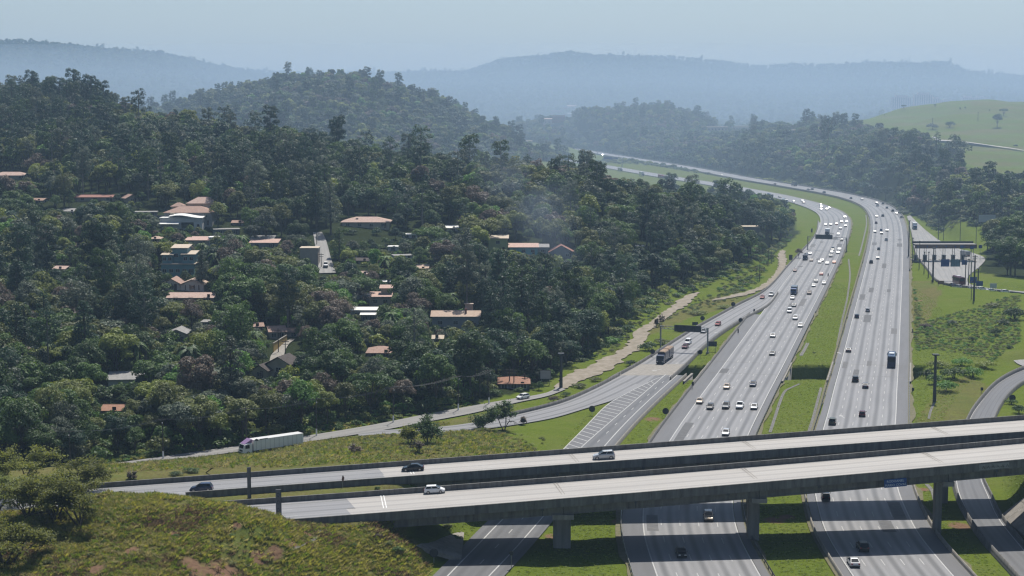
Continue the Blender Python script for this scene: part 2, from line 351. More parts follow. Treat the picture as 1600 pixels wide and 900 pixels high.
serv, SV_L, SV_R = two('service_road', [(-120, 768), (60, 742), (142, 729), (255, 713), (375, 696), (480, 680.5), (580, 664), (660, 648), (740, 633.5), (793, 624), (851, 614.5), (872, 604)],
    [(-120, 776), (60, 750), (150, 736), (260, 721), (375, 705), (480, 690), (580, 675), (660, 660), (740, 645), (811, 628), (855, 619), (884, 608)], M_SERV, n=110)
dirt, DT_L, DT_R = two('dirt_track', [(866, 607), (880, 590), (925, 569), (975, 542), (995, 517), (1025, 497), (1060, 470), (1072, 462), (1090, 456)],
    [(890, 606), (910, 592), (940, 582), (975, 562), (1007, 537), (1016, 515), (1050, 491), (1078, 473), (1084, 464), (1094, 457)], M_DIRT, n=150, dz=-.03)
dirt2, D2_L, D2_R = two('dirt_track', [(1112, 468), (1150, 459), (1182, 450), (1200, 438), (1213, 424), (1217, 410), (1216, 397), (1222, 390)],
    [(1113, 469.5), (1155, 463), (1188, 453), (1208, 441), (1224, 424), (1229, 408), (1226, 398), (1228, 392)], M_DIRT, n=120, dz=-.03)
toll_road, TL_L, TL_R = two('toll_road', [(1417, 338), (1421, 350), (1425, 370), (1428, 388), (1433, 402), (1447, 419), (1460, 436), (1470, 443), (1495, 447.5), (1540, 453), (1600, 460), (1660, 467)],
    [(1422, 336), (1437, 351), (1456, 367), (1480, 382), (1520, 395), (1540, 403), (1530, 417), (1516, 428), (1511, 437), (1518, 446), (1560, 452), (1620, 457), (1660, 460)], M_SERV, dz=-.02, n=90)
for o_ in (dirt, dirt2):            # ragged edges
    co = np.empty(len(o_.data.vertices) * 3, np.float32); o_.data.vertices.foreach_get('co', co); co = co.reshape(-1, 5, 3); mid_p = co[:, 2:3]; sc_ = np.array([1, .5, 0, .5, 1])[None, :, None]; wob_ = (vnoise(co[..., 0] / 3, co[..., 1] / 3, 81) * 1.0 + .05)[..., None]
    co = mid_p + (co - mid_p) * (1 + wob_ * sc_); o_.data.vertices.foreach_set('co', co.astype(np.float32).ravel()); o_.data.update()
# white arrows and digits painted on the ramp
def arrow(px, py, parent, ang):
    c = P(px, py); b = MB(); R = Matrix.Rotation(ang, 4, 'Z')
    for q in ([(-.12, -2.2), (.12, -2.2), (.12, .6), (-.12, .6)], [(-.7, .6), (.7, .6), (0, 2.4)]):
        b.poly([Vector(c) + R @ Vector((x, y, .012)) for x, y in q])
    b.build('painted_arrow', M_PAINT, parent)
for a in ((1087, 545), (1063, 567), (1027, 578), (1122, 519)): arrow(*a, ramp, math.pi - .9)
for base_, sg_, wd_, road_ in ((RC_L, 1, WRC, rc_road), (LC_R, -1, WLC, lc_road)):
    for yj in (498.5, 521.5):
        j_ = int(np.argmin(np.abs(base_[:, 1] - yj))); n_ = normals(base_)[j_] * sg_; t_ = np.array([-n_[1], n_[0], 0]) * .14; a_, c_ = base_[j_] - n_ * 1.5, base_[j_] + n_ * (wd_ + 2.8); e_ = np.array([0, 0, .011]); b = MB(); b.quad(a_ - t_ + e_, c_ - t_ + e_, c_ + t_ + e_, a_ + t_ + e_); b.build('expansion_joint', M_CONCD, road_)
arrow(1316, 651, rc_road, .1); arrow(1312, 552, rc_road, .1)
# ------------------------------------------------------------------ terrain height field
def hdeck(X):
    X = np.asarray(X, float); return np.where(X > -39, 7 + .056 * (X + 39), 7 + 2.24 * np.tanh((X + 39) / 40))
def PB(px, py, dz):
    z = 8.0
    for _ in range(8): z = float(hdeck(P(px, py, z)[0])) + dz
    return P(px, py, z)
def bline(pts, pxs, dz=1.0):
    c = np.polyfit([a for a, _ in pts], [b for _, b in pts], 2)
    return np.array([tuple(PB(x, float(np.polyval(c, x)), dz)) for x in pxs])
F_N = [(430, 813), (456, 811), (555, 804), (800, 785.5), (1000, 769.5), (1200, 752), (1400, 735), (1600, 717.5)]
F_F = [(400, 779), (600, 765.5), (800, 750), (1200, 719), (1600, 684)]
R_N = [(287, 769), (400, 761), (575, 749), (800, 732.5), (1200, 702), (1400, 687.5), (1600, 675)]
R_F = [(164, 754), (400, 736), (800, 707.5), (1200, 678.5), (1600, 648)]
CTRL_N = [(-150, 760, 13), (-150, 900, 9), (0, 790, 10.7), (60, 770, 13), (165, 768, 14.6), (250, 774, 14.2), (290, 783, 13.2), (320, 785, 13.0), (380, 789, 12.7), (400, 796, 12.0), (432, 807, 10.8), (456, 814, 8.6), (500, 813, 6.8), (555, 816, 6.3), (585, 830, 6.3),
          (625, 855, 4.2), (640, 867, 2.9), (120, 815, 10.4), (10, 880, 8.3), (100, 900, 7.4), (250, 850, 10.5), (250, 900, 8.3), (400, 850, 8.5), (400, 900, 5.4), (500, 850, 6), (500, 900, 3.6), (600, 900, 1.7), (600, 880, 2.5), (665, 890, 0), (690, 930, 0), (600, 960, 0), (400, 990, 1), (100, 990, 3)]
_cn = [tuple(P(*c)) for c in CTRL_N]
for X, z in ((-130, 5.2), (-110, 5.3), (-90, 5.4), (-70, 5.7), (-50, 6.4), (-32, 7.0)):
    for Y in (303, 325, 345): _cn.append((X, Y, z))
_cn += [(-120, 352, 4.5), (-90, 352, 5.2), (-60, 355, 6), (-30, 358, 6.6), (-12, 360, 6), (2, 362, 3.5), (12, 368, .5), (-60, 384, .4), (-30, 396, 1.6), (0, 402, 1.6), (-92, 372, .1), (-120, 366, 0),
        (-8, 305, 0), (-6, 320, 0), (-4, 345, 0), (-15, 318, 3.2), (-22, 318, 6.6), (-12, 350, 2.5), (92, 308, .5), (104, 308, 8), (125, 308, 12), (104, 338, 7), (92, 345, .3), (130, 340, 12), (150, 300, 11)]
_cn += [(x, y, 0) for x in (20, 45, 75) for y in (200, 290, 320, 360, 400)] + [(x, 150, 0) for x in (-120, -60, 0, 60, 120)] + [(x, 445, .4) for x in (-180, -120, -60, 0, 60, 120, 200)] + [(-75, 225, 4), (-40, 240, 1), (110, 260, 4), (150, 400, 0), (110, 400, 0), (-180, 380, 0), (-180, 300, 8), (200, 340, 8), (0, 250, 0)]
# far relief: rows (photo column, distance, height)
CTRL_F = []
def row(px, *dz):
    for d, z in dz: CTRL_F.append((px, d, z))
row(-300, (400, 0), (600, 14), (850, 42), (1150, 76), (1350, 78), (1700, 45), (2400, 40), (3500, 60), (4600, 120), (5700, 250), (6800, 250))
row(0, (400, 0), (520, 7), (620, 15), (800, 36), (1000, 57), (1150, 74), (1300, 69), (1600, 40), (2000, 35), (2600, 30), (3500, 40), (4500, 95), (5600, 240), (6600, 265))
row(120, (400, 0), (520, 7), (800, 36), (1000, 58), (1150, 74), (1300, 66), (1700, 40), (2600, 30), (4500, 90), (5600, 225), (6600, 250))
row(200, (410, 0), (520, 6), (700, 27), (900, 48), (1100, 67), (1250, 55), (1500, 36), (1800, 50), (2100, 44), (2600, 25), (4500, 80), (5600, 215), (6600, 235))
row(330, (415, 0), (520, 6), (700, 25), (880, 43), (1000, 54), (1150, 40), (1400, 28), (1650, 52), (1880, 76), (2150, 55), (2700, 25), (4500, 55), (5600, 150), (6600, 185))
row(450, (425, 0), (520, 5), (700, 23), (880, 42), (1000, 49), (1150, 34), (1400, 26), (1650, 62), (1900, 94), (2200, 60), (2800, 20), (4500, 40), (5800, 120), (6800, 140))
row(560, (430, 0), (520, 4.5), (700, 20), (850, 34), (950, 41), (1100, 24), (1380, 22), (1650, 62), (1900, 95), (2200, 60), (2800, 15), (4500, 30), (6000, 120), (7200, 165))
row(680, (445, 0), (540, 4), (700, 17), (850, 31), (930, 37), (1080, 20), (1400, 14), (1650, 42), (1900, 71), (2200, 45), (2800, 10), (4600, 30), (6200, 150), (7200, 170))
row(780, (460, 0), (560, 2), (700, 14), (830, 29), (910, 35), (1060, 18), (1400, 7), (1700, 24), (1900, 38), (2200, 18), (2700, 8), (4600, 20), (6200, 150), (7200, 215))
row(600, (7200, 160))
row(720, (7200, 150))
row(60, (6300, 262))
row(250, (6300, 232))
row(400, (6400, 150))
row(890, (7250, 262))
row(1530, (7250, 122))
row(850, (490, 0), (560, 1), (700, 11), (830, 27), (900, 33), (1060, 16), (1500, 3), (1900, 10), (2150, 3), (2450, 4), (2720, 40), (3000, 30), (3600, 5), (4600, 20), (6200, 150), (7200, 236))
row(900, (520, 0), (600, 1), (720, 9), (820, 24), (890, 30), (1050, 14), (1500, 1), (1900, 2), (2300, 0), (2500, 12), (2720, 58), (3000, 40), (3600, 5), (4600, 20), (6200, 170), (7200, 252))
row(980, (600, 0), (700, 4), (800, 17), (880, 25), (1040, 12), (1400, 0), (1900, 0), (2250, 8), (2500, 20), (2720, 52), (3000, 40), (3600, 5), (4600, 25), (6200, 165), (7200, 240))
row(1040, (660, 0), (740, 4), (820, 16), (890, 23), (1040, 10), (1300, 0), (1800, 0), (2050, 4), (2400, 22), (2720, 62), (3000, 45), (3600, 5), (4600, 25), (6200, 160), (7200, 235))
row(1110, (720, 0), (800, 6), (860, 13), (920, 18), (1040, 7), (1300, 0), (1650, 0), (1900, 4), (2300, 18), (2720, 34), (3200, 20), (3600, 5), (4600, 20), (6200, 140), (7200, 215))
row(1180, (800, 0), (880, 5), (950, 9), (1050, 4), (1300, 0), (1600, 1), (1720, 8), (1950, 28), (2400, 30), (3000, 15), (4600, 20), (6200, 120), (7200, 190))
row(1250, (500, 0), (900, 0), (1000, 0), (1300, 0), (1560, 3), (1680, 15), (1900, 33), (2400, 42), (3000, 25), (4600, 20), (6200, 130), (7200, 195))
row(1330, (500, 0), (900, 0), (1300, 0), (1480, 8), (1600, 25), (1800, 34), (2300, 48), (2600, 30), (3500, 15), (4600, 20), (6200, 140), (7200, 205))
row(1410, (500, 0), (900, 0), (1120, 0), (1200, 7), (1350, 21), (1500, 33), (1750, 36), (2100, 48), (2450, 66), (2800, 35), (4200, 30), (6200, 150), (7200, 210))
row(1480, (480, 0), (560, -1.5), (700, 2), (830, -1), (980, 2), (1100, 14), (1250, 20), (1450, 20), (1700, 31), (2050, 54), (2400, 74), (2700, 50), (4200, 35), (6200, 150), (7200, 208))
row(1540, (480, 1), (600, 0), (720, 2), (830, -1), (980, 6), (1100, 16), (1300, 20), (1500, 20), (1700, 30), (2050, 58), (2400, 78), (2700, 60), (4200, 35), (6200, 125), (7200, 160))
row(1620, (480, 2), (600, 1), (720, 2), (800, -1), (900, 4), (1050, 16), (1300, 20), (1500, 18), (1700, 26), (2050, 54), (2400, 77), (2700, 62), (4200, 35), (6200, 110), (7200, 148))
row(1900, (480, 2), (720, 4), (800, 2), (1050, 18), (1500, 20), (2050, 56), (2400, 78), (3000, 60), (4200, 40), (6200, 120), (7200, 160))
def rbf(pts, vals, lam=1e-6):
    pts = np.asarray(pts, float); n = len(pts); r = np.linalg.norm(pts[:, None] - pts[None], axis=2)
    A = np.zeros((n + 3, n + 3)); A[:n, :n] = r + lam * np.eye(n); A[:n, n] = 1; A[:n, n + 1:] = pts; A[n, :n] = 1; A[n + 1:, :n] = pts.T
    w = np.linalg.solve(A, np.r_[vals, 0, 0, 0])
    def f(q):
        out = np.empty(len(q))
        for i in range(0, len(q), 20000):
            c = q[i:i + 20000]; out[i:i + 20000] = np.linalg.norm(c[:, None] - pts[None], axis=2) @ w[:n] + w[n] + c @ w[n + 1:]
        return out
    return f
_fn = rbf([(a, b) for a, b, c in _cn], [c for a, b, c in _cn])
_ff = rbf([(a / 110.0, math.log(d) * 7.5) for a, d, z in CTRL_F], [z for a, d, z in CTRL_F])
# corridors that flatten the ground beside each road: (points, half width, blend distance)
CORR = []
def corridor(L, R, extra, fall): CORR.append((.5 * (L + R), .5 * np.linalg.norm(L - R, axis=1) + extra, fall))
corridor(offset(RC_L, -1.7), offset(RC_L, WRC + 3.2), 1.5, 10); corridor(offset(LC_R, -WLC - 4), offset(LC_R, 1.6), 1.5, 10)
corridor(RP_L, RP_R, 1.5, 8); corridor(LB_L, LB_R, 1.5, 6); corridor(RB_L, RB_R, 3.5, 4); corridor(CV_L, CV_R, .5, 5); corridor(LP_L, LP_R, 1.5, 7)
corridor(SV_L, SV_R, 1.0, 5); corridor(DT_L, DT_R, .6, 8); corridor(D2_L, D2_R, .5, 6); corridor(TL_L, TL_R, 1, 10)
_px0 = np.arange(0, 571, 10.0)
FA_N, FA_F = bline(F_N, _px0, 0.0 - .0), bline(F_F, _px0 - 30, 0.0)
# deck-level lines (parapet tops are 1 m higher, so shift the traced tops down)
def deckline(pts, pxs): L = bline(pts, pxs, 1.0); L[:, 2] -= 1.0; return L
FA_N, FA_F = deckline(F_N, _px0), deckline(F_F, _px0 - 30)
_px1 = np.arange(-160, 611, 10.0); RA_N, RA_F = deckline(R_N, _px1), deckline(R_F, _px1 - 20)
CORR.append((.5 * (FA_N + FA_F), .5 * np.linalg.norm(FA_N - FA_F, axis=1) + .6, 1.6)); CORR.append((.5 * (RA_N + RA_F), .5 * np.linalg.norm(RA_N - RA_F, axis=1) + .6, 3.0))
def hgt(X, Y, flat=True):
    X = np.asarray(X, float).ravel(); Y = np.asarray(Y, float).ravel()
    px = np.clip(800 + FPX * X / np.maximum(Y, 50), -330, 1930)
    zf = _ff(np.stack([px / 110.0, np.log(np.clip(Y, 380, 7300)) * 7.5], 1))
    zf = np.where(Y > 7300, zf - (Y - 7300) * .05, zf)
    hill = np.clip(zf / 25.0, 0, 1)
    zf = zf + hill * (vnoise(X / 90, Y / 90, 1) * 9 + vnoise(X / 34, Y / 34, 2) * 3.5) + np.clip((zf - 60) / 100, 0, 1) * np.clip((Y - 4000) / 800, 0, 1) * (vnoise(X / 420, Y / 420, 3) * 20 + vnoise(X / 150, Y / 150, 5) * 14)
    z = zf; near = Y < 470
    if near.any():
        k = np.where(near)[0]; zn = _fn(np.stack([X[k], Y[k]], 1)); w = smooth01((Y[k] - 425) / 40)
        z[k] = zn * (1 - w) + zf[k] * w
    if not flat: return z
    z = z + np.where((Y < 300) & (px < 620), 1.0, 0) * (vnoise(X / 9, Y / 9, 14) * 1.5 + vnoise(X / 3.5, Y / 3.5, 15) * .8) * smooth01((298 - Y) / 6)
    z = z + (vnoise(X / 7, Y / 7, 11) * .5 + vnoise(X / 2.3, Y / 2.3, 12) * .22) * np.clip(1.4 - Y / 900, .1, 1)
    acc_w = np.zeros_like(z); acc_z = np.zeros_like(z); keep = np.ones_like(z)
    for C, hw, fall in CORR:
        m = hw.max() + fall + 30
        k = np.where((X > C[:, 0].min() - m) & (X < C[:, 0].max() + m) & (Y > C[:, 1].min() - m) & (Y < C[:, 1].max() + m))[0]
        for i in range(0, len(k), 15000):
            kk = k[i:i + 15000]; dx = X[kk][:, None] - C[None, :, 0]; dy = Y[kk][:, None] - C[None, :, 1]; d2 = dx * dx + dy * dy
            j = np.argmin(d2, 1); d = np.sqrt(d2[np.arange(len(kk)), j])
            # exact distance to the two neighbouring segments
            best = d
            for s in (-1, 1):
                j2 = np.clip(j + s, 0, len(C) - 1); ax, ay = C[j, 0], C[j, 1]; bx, by = C[j2, 0] - ax, C[j2, 1] - ay
                L2 = bx * bx + by * by + 1e-9; t = np.clip(((X[kk] - ax) * bx + (Y[kk] - ay) * by) / L2, 0, 1)
                best = np.minimum(best, np.hypot(X[kk] - ax - t * bx, Y[kk] - ay - t * by))
            fl = fall * (1 + np.clip((Y[kk] - 900) / 900, 0, 2)); ex = np.clip((Y[kk] - 500) / 250, 0, 6)
            w = 1 - smooth01((best - hw[j] - ex) / fl)
            dz = .12 + np.clip(Y[kk] / 2500, 0, .6)
            acc_w[kk] += w ** 2; acc_z[kk] += w ** 2 * (C[j, 2] - dz); keep[kk] *= (1 - w)
    acc = acc_z / np.maximum(acc_w, 1e-9)
    z = z * keep + acc * (1 - keep)
    # sunken crossing under the motorway
    px = 800 + FPX * X / np.maximum(Y, 50)
    u = np.clip((px - 1052) / 14, 0, 1) * np.clip((1462 - px) / 25, 0, 1) * np.where((px > 1408) | (px < 1415), 1, 1)
    v = np.clip((520.5 - Y) / 1.5, 0, 1) * np.clip((Y - 492) / 8, 0, 1)
    dry = smooth01(u) * smooth01(v)
    z = z - 4.3 * dry
    return z
def gz(x, y): return float(hgt([x], [y])[0])
_TT = np.geomspace(255, 7600, 900)
def PT(px, py):
    """where the ray through a photo pixel meets the ground"""
    ry = CP + SP * (450 - py) / FPX; rz = -SP + CP * (450 - py) / FPX; k = (px - 800) / FPX / ry
    z = HC + rz / ry * _TT; h = hgt(_TT * k, _TT, True); b = np.where(z < h)[0]
    if not len(b): return Vector((k * 7000, 7000, 0))
    i = b[0]; lo, hi = _TT[max(i - 1, 0)], _TT[i]
    for _ in range(12):
        m = .5 * (lo + hi)
        if HC + rz / ry * m < gz(k * m, m): hi = m
        else: lo = m
    return Vector((k * hi, hi, gz(k * hi, hi)))
rows = np.unique(np.r_[np.geomspace(130, 250, 40), np.geomspace(250, 8600, 600), np.arange(484, 526, .75), np.arange(262, 360, 1.1)])
cols = np.unique(np.r_[np.linspace(-760, 2360, 430), np.linspace(-60, 760, 260)])
GY, GP = np.meshgrid(rows, cols, indexing='ij'); GX = (GP - 800) / FPX * GY
GZ = hgt(GX, GY); nr_, nc_ = GX.shape
_i = (np.arange(nr_ - 1)[:, None] * nc_ + np.arange(nc_ - 1)[None]).ravel()
TF = np.stack([_i, _i + 1, _i + nc_ + 1, _i + nc_], 1)
TV = np.stack([GX.ravel(), GY.ravel(), GZ], 1)
# ------------------------------------------------------------------ ground sheet
def inpoly(x, y, poly):
    x = np.asarray(x, float); y = np.asarray(y, float); c = np.zeros(x.shape, bool); n = len(poly)
    for i in range(n):
        x0, y0 = poly[i]; x1, y1 = poly[i - 1]
        c ^= ((y0 > y) != (y1 > y)) & (x < (x1 - x0) * (y - y0) / (y1 - y0 + 1e-12) + x0)
    return c
# (photo column, distance) outlines
FOREST_A = [(-330, 358), (60, 362), (150, 375), (400, 402), (600, 428), (740, 453), (850, 480), (880, 512), (915, 537), (950, 567), (975, 602), (990, 642), (1025, 692), (1050, 722), (1100, 745), (1150, 795), (1192, 850), (1210, 905), (1230, 960), (1250, 1030), (1240, 1120), (1200, 1200), (1120, 1260), (1000, 1300), (850, 1500), (780, 1620), (700, 1450), (300, 1500), (-330, 1600)]
FOREST_B = [(-330, 1600), (300, 1500), (700, 1450), (800, 1560), (850, 1850), (905, 2150), (880, 2330), (700, 2500), (-330, 2600)]
FOREST_C = [(800, 2560), (900, 2490), (960, 2420), (1040, 2120), (1100, 1920), (1180, 1730), (1250, 1600), (1320, 1470), (1390, 1290), (1432, 1170), (1475, 1060), (1530, 990), (1640, 930), (1900, 900), (1930, 1180), (1560, 1180), (1500, 1320), (1495, 1560), (1400, 1760), (1320, 2000), (1200, 2500), (1130, 2900), (800, 3200)]
FOREST_D = [(1530, 800), (1620, 770), (1900, 770), (1900, 930), (1640, 930), (1545, 905)]
PXG, DG = GP.ravel(), TV[:, 1]
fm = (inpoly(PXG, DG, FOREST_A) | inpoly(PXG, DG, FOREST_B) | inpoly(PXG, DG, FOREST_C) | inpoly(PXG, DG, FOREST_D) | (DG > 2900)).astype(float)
dry = np.zeros(len(TV))
dry = np.maximum(dry, smooth01((690 - PXG) / 60) * smooth01((302 - DG) / 6))
_sx = 800 + FPX * SV_R[:, 0] / SV_R[:, 1]; _so = np.argsort(_sx); _sd = np.interp(PXG, _sx[_so], SV_R[_so, 1])
dry = np.maximum(dry, .85 * smooth01((860 - PXG) / 140) * smooth01((DG - 335) / 8) * smooth01((_sd - DG) / 4))
dry = np.maximum(dry, 1.1 * smooth01((640 - PXG) / 20) * smooth01((DG - 296) / 4) * smooth01((352 - DG) / 6))
dry = np.maximum(dry, .75 * inpoly(PXG, DG, [(930, 505), (1010, 580), (1085, 640), (1130, 660), (1175, 690), (1170, 710), (1120, 705), (1060, 650), (960, 545)]))
dry = np.maximum(dry, .9 * inpoly(PXG, DG, [(1428, 760), (1424, 640), (1440, 590), (1462, 640), (1475, 700), (1462, 760)]))
dry = np.maximum(dry, .6 * inpoly(PXG, DG, [(1470, 470), (1440, 430), (1470, 395), (1530, 430), (1560, 480), (1520, 500)]))
dry = np.maximum(dry, .35 * (DG > 1350) * (DG < 2900))
_pm = (PXG > 1300) & (DG > 1400) & (DG < 2900); dry = np.where(_pm, dry + .32 * np.sin(TV[:, 2] * 1.05 + vnoise(TV[:, 0] / 60, TV[:, 1] / 60, 51) * 5) + .5 * vnoise(TV[:, 0] / 45, TV[:, 1] / 90, 52), dry)
soil = np.zeros(len(TV)); SOILS = []
for (px, py, r) in ((345, 897, 5), (300, 884, 3), (405, 872, 2.5), (430, 862, 2), (455, 850, 1.8), (205, 860, 2), (270, 835, 1.6), (480, 835, 1.5), (150, 890, 2), (370, 820, 1.4), (1210, 813, 3.2), (1500, 822, 3.5), (1570, 812, 2.5), (1230, 808, 2.5), (862, 838, 2.2), (968, 815, 2.5), (1443, 765, 2.2), (1432, 785, 2.0), (1435, 470, 3), (1020, 655, 3.5), (410, 790, 2), (750, 860, 1.5), (1465, 880, 3)):
    q = PT(px, py); SOILS.append((q.x, q.y, r)); soil = np.maximum(soil, 1.15 - np.hypot(TV[:, 0] - q.x, (TV[:, 1] - q.y) * .8) / r)
soil = np.clip(soil, 0, 1)
gm = bpy.data.materials.new('ground_cover'); gm.use_nodes = True; t = gm.node_tree; bs = t.nodes['Principled BSDF']
bs.inputs['Roughness'].default_value = 1.0; bs.inputs['Specular IOR Level'].default_value = .03
geo = N(t, 'ShaderNodeNewGeometry')
def gnoise(scale, detail=5, rough=.6):
    n = N(t, 'ShaderNodeTexNoise'); n.inputs['Scale'].default_value = scale; n.inputs['Detail'].default_value = detail; n.inputs['Roughness'].default_value = rough
    t.links.new(geo.outputs['Position'], n.inputs['Vector']); return n.outputs['Fac']
def rng(s, a, b, c=0, d=1):
    r = N(t, 'ShaderNodeMapRange'); r.inputs[1].default_value = a; r.inputs[2].default_value = b; r.inputs[3].default_value = c; r.inputs[4].default_value = d; t.links.new(s, r.inputs[0]); return r.outputs[0]
def mixc(f, a, b):
    m = N(t, 'ShaderNodeMix', data_type='RGBA'); t.links.new(f, m.inputs[0])
    for i, c in ((6, a), (7, b)):
        if isinstance(c, tuple): m.inputs[i].default_value = (*c, 1)
        else: t.links.new(c, m.inputs[i])
    return m.outputs[2]
def attr(n):
    a = N(t, 'ShaderNodeAttribute', attribute_name=n); return a.outputs['Fac']
def mth(op, a, b):
    n = N(t, 'ShaderNodeMath', operation=op)
    for i, v in enumerate((a, b)):
        if isinstance(v, (int, float)): n.inputs[i].default_value = v
        else: t.links.new(v, n.inputs[i])
    return n.outputs[0]
big, mid_, fine = gnoise(.035), gnoise(.22, 6), gnoise(1.6, 8, .75)
lush = mixc(rng(mid_, .3, .7), (.088, .125, .015), (.122, .15, .026))
lush = mixc(rng(fine, .35, .7), lush, (.068, .095, .015))
lush = mixc(rng(big, .5, .72, 0, .7), lush, (.115, .125, .036))
dryc = mixc(rng(mid_, .35, .65), (.155, .145, .05), (.10, .11, .032))
dryc = mixc(rng(fine, .42, .66), dryc, (.085, .065, .036))
dryc = mixc(rng(big, .45, .7), dryc, (.085, .11, .026))
df = mth('ADD', mth('ADD', attr('dry'), .10), mth('ADD', mth('MULTIPLY', mth('SUBTRACT', mid_, .5), 1.2), mth('MULTIPLY', mth('SUBTRACT', big, .5), 1.3)))
g = mixc(rng(df, .25, .75), lush, dryc)
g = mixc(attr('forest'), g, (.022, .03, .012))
soilc = mixc(rng(fine, .35, .65), (.20, .125, .08), (.12, .075, .05))
g = mixc(rng(mth('ADD', attr('soil'), mth('MULTIPLY', mth('SUBTRACT', fine, .5), .9)), .35, .7), g, soilc)
t.links.new(g, bs.inputs['Base Color'])
bp = N(t, 'ShaderNodeBump'); bp.inputs['Strength'].default_value = .7; bp.inputs['Distance'].default_value = .35
t.links.new(mth('ADD', fine, mth('MULTIPLY', mid_, 2.0)), bp.inputs['Height']); t.links.new(bp.outputs[0], bs.inputs['Normal'])
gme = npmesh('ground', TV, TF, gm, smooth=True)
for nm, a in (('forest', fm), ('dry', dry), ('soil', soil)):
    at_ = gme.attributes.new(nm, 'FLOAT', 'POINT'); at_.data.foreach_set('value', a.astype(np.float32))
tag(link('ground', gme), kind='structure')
# ------------------------------------------------------------------ overpasses
def hexpath(b, A0, A1, B0, B1, z0, z1, m=0):
    """prism between plan points A0->A1 (near side) and B0->B1 (far side), z offsets on each point's own height"""
    up = lambda p, z: (p[0], p[1], p[2] + z)
    b.hexa([up(A0, z0), up(A1, z0), up(B1, z0), up(B0, z0), up(A0, z1), up(A1, z1), up(B1, z1), up(B0, z1)], m)
def panels(parent, line, inward, z0, z1, per, th, mt, name='parapet_panel', cap=True):
    """cuts a parapet line into panels with open joints; inward: unit vectors to the carriageway side"""
    s = arclen(line); k = max(1, int(round(s[-1] / per))); per = s[-1] / k
    for i in range(k):
        a, c = i * per + .02, (i + 1) * per - .02; b = MB(); f = lambda q: np.array([np.interp(q, s, line[:, j]) for j in range(3)]); g_ = lambda q: np.array([np.interp(q, s, inward[:, j]) for j in range(3)])
        p0, p1, w0, w1 = f(a), f(c), g_(a) * th, g_(c) * th
        hexpath(b, p0, p1, p0 + w0, p1 + w1, z0, z1 - .12)
        hexpath(b, p0 - w0 * .12, p1 - w1 * .12, p0 + w0 * 1.12, p1 + w1 * 1.12, z1 - .12, z1)
        b.build(name, mt, parent)
